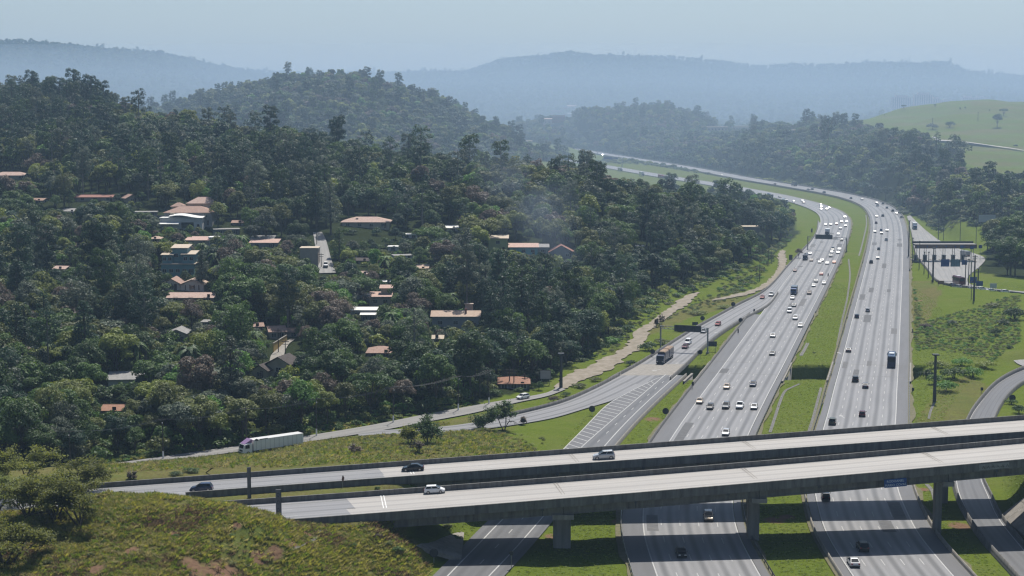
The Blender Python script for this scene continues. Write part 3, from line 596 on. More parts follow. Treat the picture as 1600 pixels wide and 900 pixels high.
def overpass(label, Nl, Fl, pxs, skew, piers, xa0, xa1, nlanes):
    root = empty('overpass', (0, 0, 0), 0, label, 'overpass')
    Np, Fp = deckline(Nl, pxs), deckline(Fl, pxs - skew)
    ac = Fp - Np; ac[:, 2] = 0; wd = np.linalg.norm(ac, axis=1); ac /= wd[:, None]
    deck = strip('deck', Np + ac * .32, Fp - ac * .32, M_DECK, 0, root, nu=8)
    b = MB()
    for i in range(len(Np) - 1): hexpath(b, Np[i] + ac[i] * .02, Np[i + 1] + ac[i + 1] * .02, Fp[i] - ac[i] * .02, Fp[i + 1] - ac[i + 1] * .02, -.42, -.02)
    b.build('slab', M_CONC, root)
    panels(root, Np, ac, -.62, 1.0, 5.4, .28, M_CONCD); panels(root, Fp, -ac, -.62, 1.0, 5.4, .28, M_CONCD)
    at = lambda x, f: np.array([np.interp(x, Np[:, 0], Np[:, j]) for j in range(3)]) * (1 - f) + f * np.array([np.interp(x, Fp[:, 0], Fp[:, j]) for j in range(3)])
    xs = [xa0] + [p[0] for p in piers] + [xa1]
    for x0, x1 in zip(xs, xs[1:]):
        for f in (.09, .295, .5, .705, .91):
            b = MB(); nseg = 6
            for k in range(nseg):
                a0 = x0 + .06 + (x1 - x0 - .12) * k / nseg; a1 = x0 + .06 + (x1 - x0 - .12) * (k + 1) / nseg
                hexpath(b, at(a0, f - .02), at(a1, f - .02), at(a0, f + .02), at(a1, f + .02), -2.0, -.42); hexpath(b, at(a0, f - .028), at(a1, f - .028), at(a0, f + .028), at(a1, f + .028), -2.25, -2.0)
            b.build('girder', M_CONCD, root)
    for (x, w, d) in piers:
        c = at(x, .5); zt = c[2] - 2.25; zb = gz(c[0], c[1]) - 1.5
        p = MB(); wid = np.linalg.norm(at(x, .96) - at(x, .04)) * .5
        p.box(-w / 2 - .35, w / 2 + .35, -wid, wid, zt - .9, zt - .02); pier = p.build('pier_cap', M_CONC, root, (c[0], c[1], 0))
        for off in (0,):
            p = MB(); p.box(-w / 2, w / 2, -d / 2, d / 2, zb, zt - .9)
            for kk in (-1, 1): p.box(-w * .16 + kk * w * .27, w * .16 + kk * w * .27, -d / 2 - .06, d / 2 + .06, zb, zt - .95)
            p.build('pier', M_CONC, root, (c[0], c[1] + off, 0))
    for x in np.arange(xa0 + 12, xa1 - 6, 17.0):
        q = at(x, 0); b = MB(); b.box(-.28, .28, -.16, .02, -.95, -.62); b.tube([(0, -.12, -.9), (0, -.12, -1.9)], .09, 6); b.build('drain_outlet', M_DSTEEL, root, (q[0], q[1], q[2]))
    for x in (xa0, xa1):
        b = MB(); s = -1 if x == xa0 else 1
        hexpath(b, at(x, .02), at(x + s * 1.2, .02), at(x, .98), at(x + s * 1.2, .98), -3.2, -.43) if s > 0 else hexpath(b, at(x - 1.2, .02), at(x, .02), at(x - 1.2, .98), at(x, .98), -3.2, -.43)
        b.build('abutment', M_CONC, root)
    for x in xs[:-1]:
        b = MB(); q = .012
        for dx in (-.35, .2):
            e = np.array([0, 0, q]); sk_ = np.array([-2.2, 0, 0])
            b.quad(at(x + dx, .03) + e - sk_ * .5, at(x + dx + .16, .03) + e - sk_ * .5, at(x + dx + .16, .97) + e + sk_ * .5, at(x + dx, .97) + e + sk_ * .5)
        b.build('expansion_joint', M_WHITE if x == xs[0] else M_PALE, deck)
    s = arclen(Np); b = MB()
    for f in [(.06 + .88 * i / nlanes) for i in range(nlanes + 1)]:
        solid = f < .1 or f > .9; q = 3.0
        while q < s[-1] - 5:
            x0 = np.interp(q, s, Np[:, 0]); x1 = np.interp(q + (3.9 if not solid else 11.9), s, Np[:, 0]); e = np.array([0, 0, .008]); w_ = .075 / np.mean(wd)
            b.quad(at(x0, f - w_) + e, at(x1, f - w_) + e, at(x1, f + w_) + e, at(x0, f + w_) + e); q += 12
    tag(b.build('lane_markings', M_PAINT, deck), kind='stuff')
    return root, Np, Fp, ac, at
_pf = np.arange(556, 1761, 12.0); _pr = np.arange(608, 1761, 12.0)
front, BF_N, BF_F, BF_A, at_f = overpass('pale concrete overpass carrying the white hatchback, nearer the camera', F_N, F_F, _pf, 30, [(9.3, 3.2, 3.6), (45.5, 2.1, 2.2), (81.5, 1.35, 1.6)], -23.5, 112, 3)
rear, BR_N, BR_F, BR_A, at_r = overpass('pale concrete overpass behind the other one, carrying the silver SUV', R_N, R_F, _pr, 20, [(13, 3.2, 3.6), (49, 2.1, 2.2), (89, 1.35, 1.6)], -20, 118, 3)
def approach(label, Np, Fp, cut_n):
    ac = Fp - Np; ac[:, 2] = 0; ac /= np.linalg.norm(ac, axis=1)[:, None]
    o = strip('approach_road', Np + ac * .3, Fp - ac * .3, M_APPR, .0, nu=8); tag(o, kind='structure')
    wd = np.linalg.norm(Fp - Np, axis=1)[:, None]; s = arclen(Np); e = np.array([0, 0, .008])
    at = lambda q, f: np.array([np.interp(q, s, (Np + (Fp - Np) * f)[:, j]) for j in range(3)]) + e
    b = MB()
    for f in (.07, .35, .63, .9):
        q = 1.0
        while q < s[-1] - 4:
            w_ = .075 / 16; ln = 3.9 if .1 < f < .8 else 11.9; b.quad(at(q, f - w_), at(min(q + ln, s[-1]), f - w_), at(min(q + ln, s[-1]), f + w_), at(q, f + w_)); q += 12
    tag(b.build('lane_markings', M_PAINT, o), kind='stuff')
    return o, ac, at
ap_f, AF, atf2 = approach('front', FA_N, FA_F, 0)
ap_r, AR, atr2 = approach('rear', RA_N, RA_F, 0)
# slanted dashes along the far side of the rear approach
_s = arclen(RA_N); b = MB()
for q in np.arange(2, _s[-1] - 8, 5.6):
    b.quad(atr2(q, .955), atr2(q + .25, .955), atr2(q + 2.4, .995), atr2(q + 2.1, .995))
tag(b.build('slanted_dashes', M_PAINT, ap_r), kind='stuff')
def barrier(label, line, inward, per=5.4, h=1.0, th=.28, mt=None, name='concrete_barrier'):
    r = empty(name, (0, 0, 0), 0, label, 'barrier'); panels(r, line, inward, -.5, h, per, th, mt or M_CONCD, 'barrier_panel'); return r
m_ = FA_N[:, 0] > -47
barrier('dark concrete parapet on the near edge of the approach, above the grass slope', FA_N[m_], AF[m_])
barrier('dark concrete barrier between the dry grass strip and the nearer approach road', FA_F, -AF)
m_ = _px1 >= 287
barrier('dark concrete barrier beside the dark SUV, ending in a square stub', RA_N[m_], AR[m_])
barrier('long dark concrete parapet along the grass bank behind the farther approach', RA_F, -AR)
# paved slope under the west ends
for (lab, A, at, xa) in (('concrete paved slope beneath the nearer overpass, beside the lower ramp', BF_A, at_f, -23.5), ('concrete paved slope beneath the farther overpass', BR_A, at_r, -20)):
    r = empty('slope_paving', (0, 0, 0), 0, lab, 'paving')
    for k in range(5):
        for j in range(4):
            f0, f1 = -.02 + .208 * k, -.02 + .208 * (k + 1) - .003; x0, x1 = xa + .4 + 3.5 * j, xa + .4 + 3.5 * (j + 1) - .05; b = MB()
            z = lambda x: (at(xa, .5)[2] - 3.1) * (1 - (x - xa) / 14.6) + .05
            q = [at(x0, f0), at(x1, f0), at(x1, f1), at(x0, f1)]; zz = [z(x0), z(x1), z(x1), z(x0)]
            top = [(p[0], p[1], w) for p, w in zip(q, zz)]; bot = [(p[0], p[1], w - .8) for p, w in zip(q, zz)]
            b.hexa(bot + top); b.build('paving_slab', M_PALE, r)
r = empty('slope_paving', (0, 0, 0), 0, 'tan paved slope at the foot of the far abutment, beside the loop ramp', 'paving')
for k in range(5):
    for j in range(3):
        x0, x1 = 97 + 4 * j, 97 + 4 * (j + 1) - .06; f0, f1 = -.02 + .208 * k, -.02 + .208 * (k + 1) - .003; b = MB(); z = lambda x: .3 + (x - 97) * .72
        q = [at_f(x0, f0), at_f(x1, f0), at_f(x1, f1), at_f(x0, f1)]; zz = [z(x0), z(x1), z(x1), z(x0)]
        b.hexa([(p[0], p[1], w - .8) for p, w in zip(q, zz)] + [(p[0], p[1], w) for p, w in zip(q, zz)]); b.build('paving_slab', M_PALE, r)
# ------------------------------------------------------------------ barriers and guard rails beside the carriageways
def inw(line, sgn): return normals(line) * sgn
def cut(line, y0, y1): k = (line[:, 1] >= y0) & (line[:, 1] <= y1); return line[k]
def sweep(name, line, prof, mt, parent):
    """profile of (sideways, up) swept along a line"""
    nr = normals(line); b = []; n = len(prof)
    V = np.concatenate([line + nr * a + np.array([0, 0, z]) for a, z in prof]).reshape(n, -1, 3).transpose(1, 0, 2).reshape(-1, 3)
    k = len(line); i = (np.arange(k - 1)[:, None] * n + np.arange(n - 1)[None]).ravel()
    return link(name, npmesh(name, V, np.stack([i, i + 1, i + n + 1, i + n], 1), mt), parent)
JERSEY = [(-.3, -.3), (-.28, .08), (-.12, .35), (-.09, .95), (.09, .95), (.12, .35), (.28, .08), (.3, -.3)]
WBEAM = [(.03, .42), (-.05, .47), (.03, .55), (.03, .6), (-.05, .68), (.03, .74), (.06, .74), (.06, .42), (.03, .42)]
def jersey(label, line, mt=None, sc=1.0):
    r = empty('concrete_barrier', (0, 0, 0), 0, label, 'barrier'); sweep('barrier_body', line, [(a * sc, z * sc if z > 0 else z) for a, z in JERSEY], mt or M_CONCD, r); return r
def rail(label, line, every=4.0, dark=False):
    r = empty('guard_rail', (0, 0, 0), 0, label, 'guard rail'); mt = M_DSTEEL if dark else M_STEEL
    sweep('rail_beam', line, WBEAM, mt, r); s = arclen(line); b = MB(); far = 330
    for q in np.arange(1, s[-1], every):
        p = [np.interp(q, s, line[:, j]) for j in range(3)]
        if p[1] > 700: continue
        b.box(p[0] - .07, p[0] + .07, p[1] - .07, p[1] + .07, p[2] - .4, p[2] + .78)
    tag(b.build('rail_posts', mt, r), kind='stuff'); return r
jersey('long concrete barrier on the outer edge of the exit ramp and side branch', np.vstack([offset(RP_L, .3), LB_L[2:50]]), sc=1.0)
_g = int(.62 * len(RP_R))
jersey('concrete barrier between the exit ramp and the grass wedge', RP_R[_g:-2] + np.array([.3, 0, 0]))
_rb = RB_R + (RB_R - RB_L) / np.linalg.norm(RB_R - RB_L, axis=1)[:, None] * 2.8
jersey('pale low barrier along the far shoulder of the lower branch before the overpasses', cut(_rb, 376, 520), M_PALE, .8)
_o = offset(LC_R, -WLC - 4.2)
jersey('concrete barrier between the oncoming carriageway and the grass wedge', cut(_o[:lc_gore], 352, 900), sc=.9)
rail('steel guard rail on the outer shoulder of the oncoming carriageway below the overpasses', cut(_o, 200, 351))
rail('dark guard rail on the median edge of the oncoming carriageway', cut(offset(LC_R, 2.0), 200, 640), dark=True)
jersey('concrete kerb barrier on the median edge of the oncoming carriageway before the curve', cut(offset(LC_R, 2.0), 641, 1060), sc=.8)
rail('guard rail on the median edge of the departing carriageway', cut(offset(RC_L, -2.1), 360, 1160), dark=True)
jersey('low concrete barrier under the overpasses on the median edge of the departing carriageway', cut(offset(RC_L, -2.1), 200, 359), M_PALE, .8)
jersey('dark low barrier on the inner bend of the departing carriageway', offset(RC_L, -2.1)[offset(RC_L, -2.1)[:, 1] > 1161])
rail('steel guard rail on the outer shoulder of the departing carriageway beside the grass bank', cut(offset(RC_L, WRC + 3.3), 360, 760))
jersey('low concrete barrier under the overpasses on the outer edge of the departing carriageway', cut(offset(RC_L, WRC + 3.3), 200, 359), M_PALE, .8)
_q = offset(RC_L, WRC + 3.3); jersey('dark barrier on the outer bend of the departing carriageway below the wooded hill', _q[_q[:, 1] > 1150])
jersey('dark wall between the departing carriageway and the toll branch', cut(_q, 800, 1040), sc=1.3)
_n = (LP_L - LP_R) / np.linalg.norm(LP_L - LP_R, axis=1)[:, None]
jersey('thick dark concrete barrier on the outer curve of the loop ramp', LP_L + _n * 1.1, sc=1.25); jersey('concrete barrier on the inner curve of the loop ramp', LP_R - _n * 1.1, sc=.9)
jersey('dark kerb wall between the toll road and the grass slope', TL_L[22:] + np.array([0, -.5, 0]), sc=.8)
# small bridges over the sunken crossing
for lab, a, b_ in (('concrete side wall of the small bridge carrying the oncoming carriageway over the hollow', offset(LC_R, 2.2), -.5), ('concrete side wall of the small bridge under the grass wedge side of the oncoming lanes', offset(LC_R, -WLC - 4.4), .5),
                   ('concrete side wall of the small bridge carrying the departing carriageway over the hollow', offset(RC_L, -2.3), .5), ('concrete side wall of the small bridge on the bushy side of the departing lanes', offset(RC_L, WRC + 3.5), -.5), ('pale concrete side wall of the small bridge on the exit ramp', RB_R[:12] + np.array([4.5, 0, 0]), -.5)):
    l = cut(a, 484, 523)
    if len(l) < 2: continue
    r = empty('bridge_wall', (0, 0, 0), 0, lab, 'bridge wall')
    sweep('wall_face', l, [(-.2, -7), (-.2, .35), (.2, .35), (.2, -7)], M_CONC, r); sweep('coping', l, [(-.32, .35), (-.32, .6), (.32, .6), (.32, .35)], M_PALE, r)
# worn strips where paving meets grass, patches of repair in the lanes
M_WORN = mat('worn_verge', (.15, .125, .085), .95, noise=.6, nscale=.9, col2=(.075, .085, .03), bump=.3, bscale=2)
for base_, o0, o1, par in ((RC_L, -2.9, -1.65, rc_road), (RC_L, WRC + 2.95, WRC + 4.3, rc_road), (LC_R, 1.55, 2.7, lc_road), (LC_R, -WLC - 3.95, -WLC - 5.2, lc_road)):
    l_ = base_[:lc_gore] if o0 < -10 else base_
    wob = np.stack([vnoise(l_[:, 1] / 6, l_[:, 0] / 6, 71)] * 3, 1) * normals(l_) * np.sign(o1) * 1.4
    strip('worn_verge', offset(l_, o0), offset(l_, o1) + wob, M_WORN, -.03, par)
M_PATCH = [mat('repair_patch_dark', (.105, .106, .11), .85, noise=.4, nscale=.6), mat('repair_patch_mid', (.13, .13, .132), .85, noise=.4, nscale=.5)]
for base_, sg_, wd_, par, n_ in ((RC_L, 1, WRC, rc_road, 15), (LC_R, -1, WLC, lc_road, 15)):
    s_ = arclen(base_); nr_2 = normals(base_)
    for i in range(n_):
        q0 = 60 + 760 * RNG.random() ** 1.3; ln_i = RNG.integers(0, 5); w0, w1 = (ln_i + RNG.uniform(.06, .3)) * wd_ / 5, (ln_i + RNG.uniform(.6, .94)) * wd_ / 5; L_ = RNG.uniform(5, 26); k = 5
        f_ = lambda q, d: np.array([np.interp(q, s_, base_[:, j]) for j in range(3)]) + sg_ * d * np.array([np.interp(q, s_, nr_2[:, j]) for j in range(3)]) + np.array([0, 0, .003])
        b = MB()
        for j in range(k): b.quad(f_(q0 + L_ * j / k, w0), f_(q0 + L_ * j / k, w1), f_(q0 + L_ * (j + 1) / k, w1), f_(q0 + L_ * (j + 1) / k, w0))
        b.build('repair_patch', M_PATCH[i % 3 // 2], par)
# concrete gutters in the median
def gutter(label, px, w=.8):
    w *= .62
    l = resample(catmull([tuple(PT(a, b)) for a, b in px]), step=2.5); l[:, 2] = hgt(l[:, 0], l[:, 1]) + .03
    r = empty('drain_channel', (0, 0, 0), 0, label, 'gutter'); sweep('channel', l, [(-w / 2 - .15, .02), (-w / 2, .12), (-w / 2 + .1, .1), (-.1, .03), (.1, .03), (w / 2 - .1, .1), (w / 2, .12), (w / 2 + .15, .02)], M_CONCD, r)
gutter('concrete gutter curving down the near median below the hollow', [(1249, 600), (1238, 605), (1226, 612), (1218, 630), (1210, 655), (1203, 676)])
gutter('straight concrete gutter in the near median beside the departing carriageway', [(1283, 606), (1278, 625), (1270, 655), (1264, 674)])
gutter('thin concrete gutter winding along the median grass', [(1326, 405), (1328, 430), (1325, 458), (1322, 475), (1316, 500), (1311, 525), (1308, 540)], .7)
gutter('short concrete gutter on the oncoming side of the median', [(1262, 536), (1256, 548), (1251, 556)], 1.4)
gutter('faint concrete gutter on the upper median', [(1353, 336), (1354, 350), (1350, 370), (1345, 390), (1342, 400)], .9)
gutter('thin drain channel beside the pole on the grass bank', [(1462, 625), (1455, 640), (1451, 655)], .6)
gutter('dark drain path beneath the far end of the nearer overpass', [(1448, 757), (1457, 768), (1462, 785)], 1.0)
gutter('dirt gully running down the foreground slope from the parapet', [(506, 818), (497, 832), (478, 848), (455, 860)], .8)
# ------------------------------------------------------------------ houses on the wooded hillside
def tilemat(name, c1, c2):
    m = bpy.data.materials.new(name); m.use_nodes = True; t = m.node_tree; b = t.nodes['Principled BSDF']; b.inputs['Roughness'].default_value = .85
    tc = N(t, 'ShaderNodeTexCoord'); n = N(t, 'ShaderNodeTexNoise'); n.inputs['Scale'].default_value = 1.2; n.inputs['Detail'].default_value = 7; n.inputs['Roughness'].default_value = .7
    t.links.new(tc.outputs['Object'], n.inputs['Vector'])
    r = N(t, 'ShaderNodeMapRange'); r.inputs[1].default_value = .35; r.inputs[2].default_value = .65; t.links.new(n.outputs['Fac'], r.inputs[0])
    mx = N(t, 'ShaderNodeMix', data_type='RGBA'); mx.inputs[6].default_value = (*c1, 1); mx.inputs[7].default_value = (*c2, 1); t.links.new(r.outputs[0], mx.inputs[0]); t.links.new(mx.outputs[2], b.inputs['Base Color'])
    w = N(t, 'ShaderNodeTexWave'); w.inputs['Scale'].default_value = 1.6; t.links.new(tc.outputs['Object'], w.inputs['Vector'])
    bp = N(t, 'ShaderNodeBump'); bp.inputs['Strength'].default_value = .5; bp.inputs['Distance'].default_value = .08; t.links.new(w.outputs['Fac'], bp.inputs['Height']); t.links.new(bp.outputs[0], b.inputs['Normal'])
    return m
RT = {'terra': tilemat('tile_terracotta', (.34, .225, .18), (.24, .15, .115)), 'salmon': tilemat('tile_salmon', (.43, .315, .265), (.33, .225, .185)), 'tan': tilemat('tile_tan', (.43, .325, .255), (.33, .24, .185)),
      'pink': tilemat('tile_pink', (.48, .33, .27), (.36, .24, .2)), 'red': tilemat('tile_red', (.27, .125, .095), (.2, .095, .075)), 'brown': tilemat('tile_brown', (.055, .04, .035), (.035, .028, .025)), 'orange': tilemat('tile_orange', (.29, .15, .095), (.21, .105, .07)),
      'grey': tilemat('roof_grey', (.27, .26, .25), (.17, .17, .165)), 'white': mat('roof_white', (.7, .69, .66), .6, noise=.15, nscale=.8), 'cream': tilemat('roof_cream', (.5, .42, .32), (.4, .33, .26))}
def wallmat(n, c): return mat('wall_' + n, c, .85, noise=.25, nscale=.5)
WM = {n: wallmat(n, c) for n, c in dict(white=(.55, .54, .52), grey=(.26, .26, .26), dgrey=(.15, .15, .155), cream=(.45, .39, .30), teal=(.16, .29, .30), bluegrey=(.28, .29, .31), turq=(.2, .42, .45), yellow=(.42, .43, .2), ochre=(.42, .3, .1), tan=(.33, .29, .24), brick=(.27, .12, .09), beige=(.42, .34, .29)).items()}
M_GLASS = mat('window_glass', (.02, .025, .03), .12, spec=.6)
M_FRAME = mat('window_frame_paint', (.4, .4, .38), .6)
M_TIMBER = mat('dark_timber', (.05, .03, .025), .8)
KEEP = []       # photo rectangles of houses kept clear of nearer crowns: (x0, y0, x1, y1, distance)
PADS = []       # plan discs without trees
def roof_mesh(b, kind, w, d, h, rh, e=.6):
    x, y = w / 2 + e, d / 2 + e; th = .18
    if kind == 'hip':
        r = max(w / 2 - d / 2 * .9, w * .08); A = [(-x, -y, h), (x, -y, h), (x, y, h), (-x, y, h)]; B = [(-r, 0, h + rh), (r, 0, h + rh)]
        b.quad(A[0], A[1], B[1], B[0]); b.quad(A[2], A[3], B[0], B[1]); b.poly([A[1], A[2], B[1]]); b.poly([A[3], A[0], B[0]])
        b.hexa([(a[0], a[1], h - th) for a in A] + [(a[0], a[1], h - .003) for a in A])
    elif kind == 'gable':       # ridge along x
        b.hexa([(-x, -y, h - th), (x, -y, h - th), (x, 0, h + rh - th), (-x, 0, h + rh - th), (-x, -y, h), (x, -y, h), (x, 0, h + rh), (-x, 0, h + rh)])
        b.hexa([(-x, 0, h + rh - th), (x, 0, h + rh - th), (x, y, h - th), (-x, y, h - th), (-x, 0, h + rh), (x, 0, h + rh), (x, y, h), (-x, y, h)])
    elif kind == 'front':       # gable end faces the camera, ridge along y
        b.hexa([(-x, -y, h - th), (0, -y, h + rh - th), (0, y, h + rh - th), (-x, y, h - th), (-x, -y, h), (0, -y, h + rh), (0, y, h + rh), (-x, y, h)])
        b.hexa([(0, -y, h + rh - th), (x, -y, h - th), (x, y, h - th), (0, y, h + rh - th), (0, -y, h + rh), (x, -y, h), (x, y, h), (0, y, h + rh)])
    elif kind == 'shed':        # lower edge towards the camera
        b.hexa([(-x, -y, h - th), (x, -y, h - th), (x, y, h + rh - th), (-x, y, h + rh - th), (-x, -y, h), (x, -y, h), (x, y, h + rh), (-x, y, h + rh)])
    else: b.box(-x + e * .6, x - e * .6, -y + e * .6, y - e * .6, h - .05, h + max(rh, .25))
def wing(root, w, d, h, kind, rh, wm, rm, ox=0, oy=0, oz=0, nwin=3, wh=1.2, side=1, door=False, win_y=.5):
    b = MB(); b.box(-w / 2, w / 2, -d / 2, d / 2, -2.5, h - .19)
    if kind == 'front':
        for y in (-d / 2, d / 2): b.poly([(-w / 2, y, h - .19), (w / 2, y, h - .19), (0, y, h + rh - .25)][::1 if y < 0 else -1])
    if kind == 'gable':
        for x in (-w / 2, w / 2): b.poly([(x, d / 2, h - .19), (x, -d / 2, h - .19), (x, 0, h + rh - .25)][::1 if x < 0 else -1])
    if kind == 'shed': b.hexa([(-w / 2, -d / 2, h - .2), (w / 2, -d / 2, h - .2), (w / 2, d / 2, h - .2), (-w / 2, d / 2, h - .2), (-w / 2, -d / 2, h - .17), (w / 2, -d / 2, h - .17), (w / 2, d / 2, h + rh - .3), (-w / 2, d / 2, h + rh - .3)])
    b.build('wall', wm, root, (ox, oy, oz))
    b = MB(); roof_mesh(b, kind, w, d, h, rh); rf = b.build('roof', rm, root, (ox, oy, oz))
    if kind == 'hip' or kind == 'gable':
        b = MB(); r = max(w / 2 - d / 2 * .9, w * .08) if kind == 'hip' else w / 2 + .5; b.tube([(-r, 0, h + rh), (r, 0, h + rh)], .14, 5); b.build('ridge_tiles', rm, rf)
    for k in range(nwin):
        x = -w / 2 + w * (k + .5) / max(nwin, 1); ww = min(1.5, w / (nwin * 1.7)); zc = h * win_y
        b = MB(); b.box(x - ww / 2, x + ww / 2, -d / 2 - .05, -d / 2 + .1, zc - wh / 2, zc + wh / 2); wn = b.build('window', M_GLASS, root, (ox, oy, oz))
        b = MB(); f = .1
        for q in ((x - ww / 2 - f, x - ww / 2, zc - wh / 2 - f, zc + wh / 2 + f), (x + ww / 2, x + ww / 2 + f, zc - wh / 2 - f, zc + wh / 2 + f), (x - ww / 2, x + ww / 2, zc + wh / 2, zc + wh / 2 + f), (x - ww / 2, x + ww / 2, zc - wh / 2 - f, zc - wh / 2), (x - .04, x + .04, zc - wh / 2, zc + wh / 2)): b.box(q[0], q[1], -d / 2 - .1, -d / 2 - .02, q[2], q[3])
        b.build('frame', M_FRAME, wn)
    if side:
        s = 1 if root.location.x + ox < 0 else -1
        b = MB(); b.box(s * w / 2 - .08, s * w / 2 + .05, -.7, .7, h * .5 - .5, h * .5 + .6); b.build('window', M_GLASS, root, (ox, oy, oz))
    if door:
        b = MB(); b.box(w * .5 - 2.2, w * .5 - 1.2, -d / 2 - .06, -d / 2 + .1, 0, 2.1); b.build('door', M_TIMBER, root, (ox, oy, oz))
    return rf
def house(label, px, py, wpx, hpx, kind, rpx, d, wm, rm, rz=0.0, nwin=3, name='house', chimney=None, keep=True, kf=1.0, Y=None, door=True, **kw):
    p = PT(px, py) if Y is None else PY(px, py, Y); k = mpp(p.y); w, h, rh = wpx * k, hpx * k, max(rpx * k, .25)
    if kind in ('hip', 'gable', 'shed'): rh = max(.9, rh - .22 * d * .5)            # part of the visible roof height is its depth seen from above
    r = empty(name, (p.x, p.y + d / 2, p.z), rz, label, 'house')
    rf = wing(r, w, d, h, kind, rh, WM[wm], RT[rm], nwin=nwin, door=door, **kw)
    if chimney:
        b = MB(); x, y, s, hh = chimney; b.box(x - s, x + s, y - s * .6, y + s * .6, h, h + hh); b.box(x - s * 1.2, x + s * 1.2, y - s * .8, y + s * .8, h + hh, h + hh + .2); b.build('chimney', WM['beige'], rf)
    if keep: KEEP.append((px - wpx / 2 * kf + 1, py - hpx - rpx - 1, px + wpx / 2 * kf - 1, py - max(hpx * (1.35 - kf), 1), p.y))
    PADS.append((p.x, p.y + d / 2, max(w, d) * .55 + 1.5))
    return r, w, h, rh, k
house('salmon tiled house at the edge of the frame high on the wooded slope', 14, 280, 52, 6, 'hip', 8, 9, 'cream', 'salmon')
house('long low house with dark red roof half hidden under tall trees', 148, 314, 60, 6, 'gable', 6, 8, 'tan', 'red', rz=.05)
r, w, h, rh, k = house('small roof with a slanting terracotta edge beside the dark red roof', 201, 316, 20, 6, 'front', 6, 7, 'cream', 'terra', rz=.5, nwin=1)
r, w, h, rh, k = house('large hip roofed terracotta villa above the white modern house', 294, 352, 74, 20, 'hip', 14, 13, 'grey', 'terra', nwin=4, win_y=.75)
wing(r, w * .62, 9, h * .55, 'hip', 2.6, WM['cream'], RT['salmon'], ox=3.5, oy=12, oz=5.6, nwin=3); wing(r, w * .25, 6, h * .5, 'hip', 1.6, WM['cream'], RT['terra'], ox=-w * .36, oy=11, oz=4.5, nwin=1)
r, w, h, rh, k = house('white modern house with wavy flat roof and white awning', 283, 358, 66, 17, 'flat', 1, 10, 'white', 'white', nwin=2)
b = MB(); n = 14
for i in range(n):
    f = lambda q: .55 * math.sin(q * 5.0) + .5; x0, x1 = -w * .3 + w * .82 * i / n, -w * .3 + w * .82 * (i + 1) / n
    b.hexa([(x0, -5.6, h + f(i / n)), (x1, -5.6, h + f((i + 1) / n)), (x1, 5, h + f((i + 1) / n) + .6), (x0, 5, h + f(i / n) + .6)] + [(x0, -5.6, h + f(i / n) + .3), (x1, -5.6, h + f((i + 1) / n) + .3), (x1, 5, h + f((i + 1) / n) + .9), (x0, 5, h + f(i / n) + .9)])
b.build('wavy_roof', RT['white'], r)
b = MB(); b.hexa([(-w * .52, -8.2, h * .5), (-.5, -8.2, h * .5), (-.5, -5.0, h * .62), (-w * .52, -5.0, h * .62), (-w * .52, -8.2, h * .5 + .12), (-.5, -8.2, h * .5 + .12), (-.5, -5.0, h * .62 + .12), (-w * .52, -5.0, h * .62 + .12)]); b.build('awning', RT['white'], r)
b = MB(); b.box(.2, w * .3, -5.12, -5.0, .3, h * .62); b.build('glass_front', M_GLASS, r); b = MB(); b.box(-w * .3, -w * .3 + 1.6, -1, .6, h, h + 2.0); b.build('water_tank', WM['cream'], r)
b = MB(); b.box(-w * .62, -w * .5, -4, -3.7, -1, h * .9); b.box(-w * .95, -w * .5, 3, 3.3, -1, h * 1.15); b.build('garden_wall', WM['dgrey'], r)
r, w, h, rh, k = house('small house with pink sloping roof and a white block above the teal house', 308, 384, 34, 9, 'shed', 6, 7, 'cream', 'pink', nwin=2)
wing(r, 3.6, 5, h * 1.35, 'flat', .3, WM['white'], RT['white'], ox=w * .5 + 1.9, nwin=1, wh=.8)
r, w, h, rh, k = house('teal house of stacked blocks with tan slab roofs', 278, 433, 52, 20, 'flat', 1, 9, 'teal', 'cream', nwin=5)
for ox, ww, z, hh in ((w * .3, w * .36, h + .3, 3.4), (-w * .34, w * .3, h + .3, 3.2), (0.2, w * .45, h + .3, 5.6)): wing(r, ww, 7, hh, 'shed', .7, WM['teal'], RT['cream'], ox=ox, oy=.8 if hh < 4 else 2.5, oz=z, nwin=2, side=0)
KEEP.append((256, 389, 304, 412, r.location.y))
r, w, h, rh, k = house('half timbered white house with two pointed tiled gables', 268, 453, 28, 9, 'front', 9, 9, 'white', 'terra', nwin=1)
for q, ww in ((7.4, 8.2),): wing(r, ww, 8, h * .95, 'front', rh * .95, WM['white'], RT['tan'], ox=q, oy=-.6, nwin=1); KEEP.append((284, 433, 310, 449, r.location.y))
for x in (5.0, 6.6, 8.2, 9.8):
    b = MB(); b.box(x - .14, x + .14, -4.72, -4.58, 0, h * .9); b.build('timber_stud', M_TIMBER, r)
house('long salmon roof just below the half timbered house', 298, 469, 72, 4, 'gable', 11, 10, 'beige', 'salmon', chimney=(7.5, -2, .5, 2.0))
r, w, h, rh, k = house('house with pale pink roof edge beside the village street', 412, 388, 42, 9, 'shed', 5, 8, 'grey', 'pink', nwin=2)
wing(r, w * .8, 7, h * 1.3, 'shed', 1.0, WM['dgrey'], RT['grey'], ox=-2, oy=8, nwin=0); b = MB(); b.box(w * .5, w * .5 + 14, -3, -2.7, -2, h * .6); b.build('yard_wall', WM['dgrey'], r)
house('grey windowless block with flat mossy roof beside the village street', 483, 416, 28, 28, 'flat', 1, 7, 'tan', 'cream', nwin=0, door=False)
house('wide hip roofed villa with salmon tiles and cream walls on a lawn', 571, 356, 74, 9, 'hip', 12, 13, 'cream', 'salmon', nwin=4, chimney=(-4, -3, .5, 1.4))
r, w, h, rh, k = house('cream house with pink roof slab and arched window below the lawn villa', 594, 480, 32, 17, 'shed', 6, 7, 'cream', 'pink', nwin=2, win_y=.55)
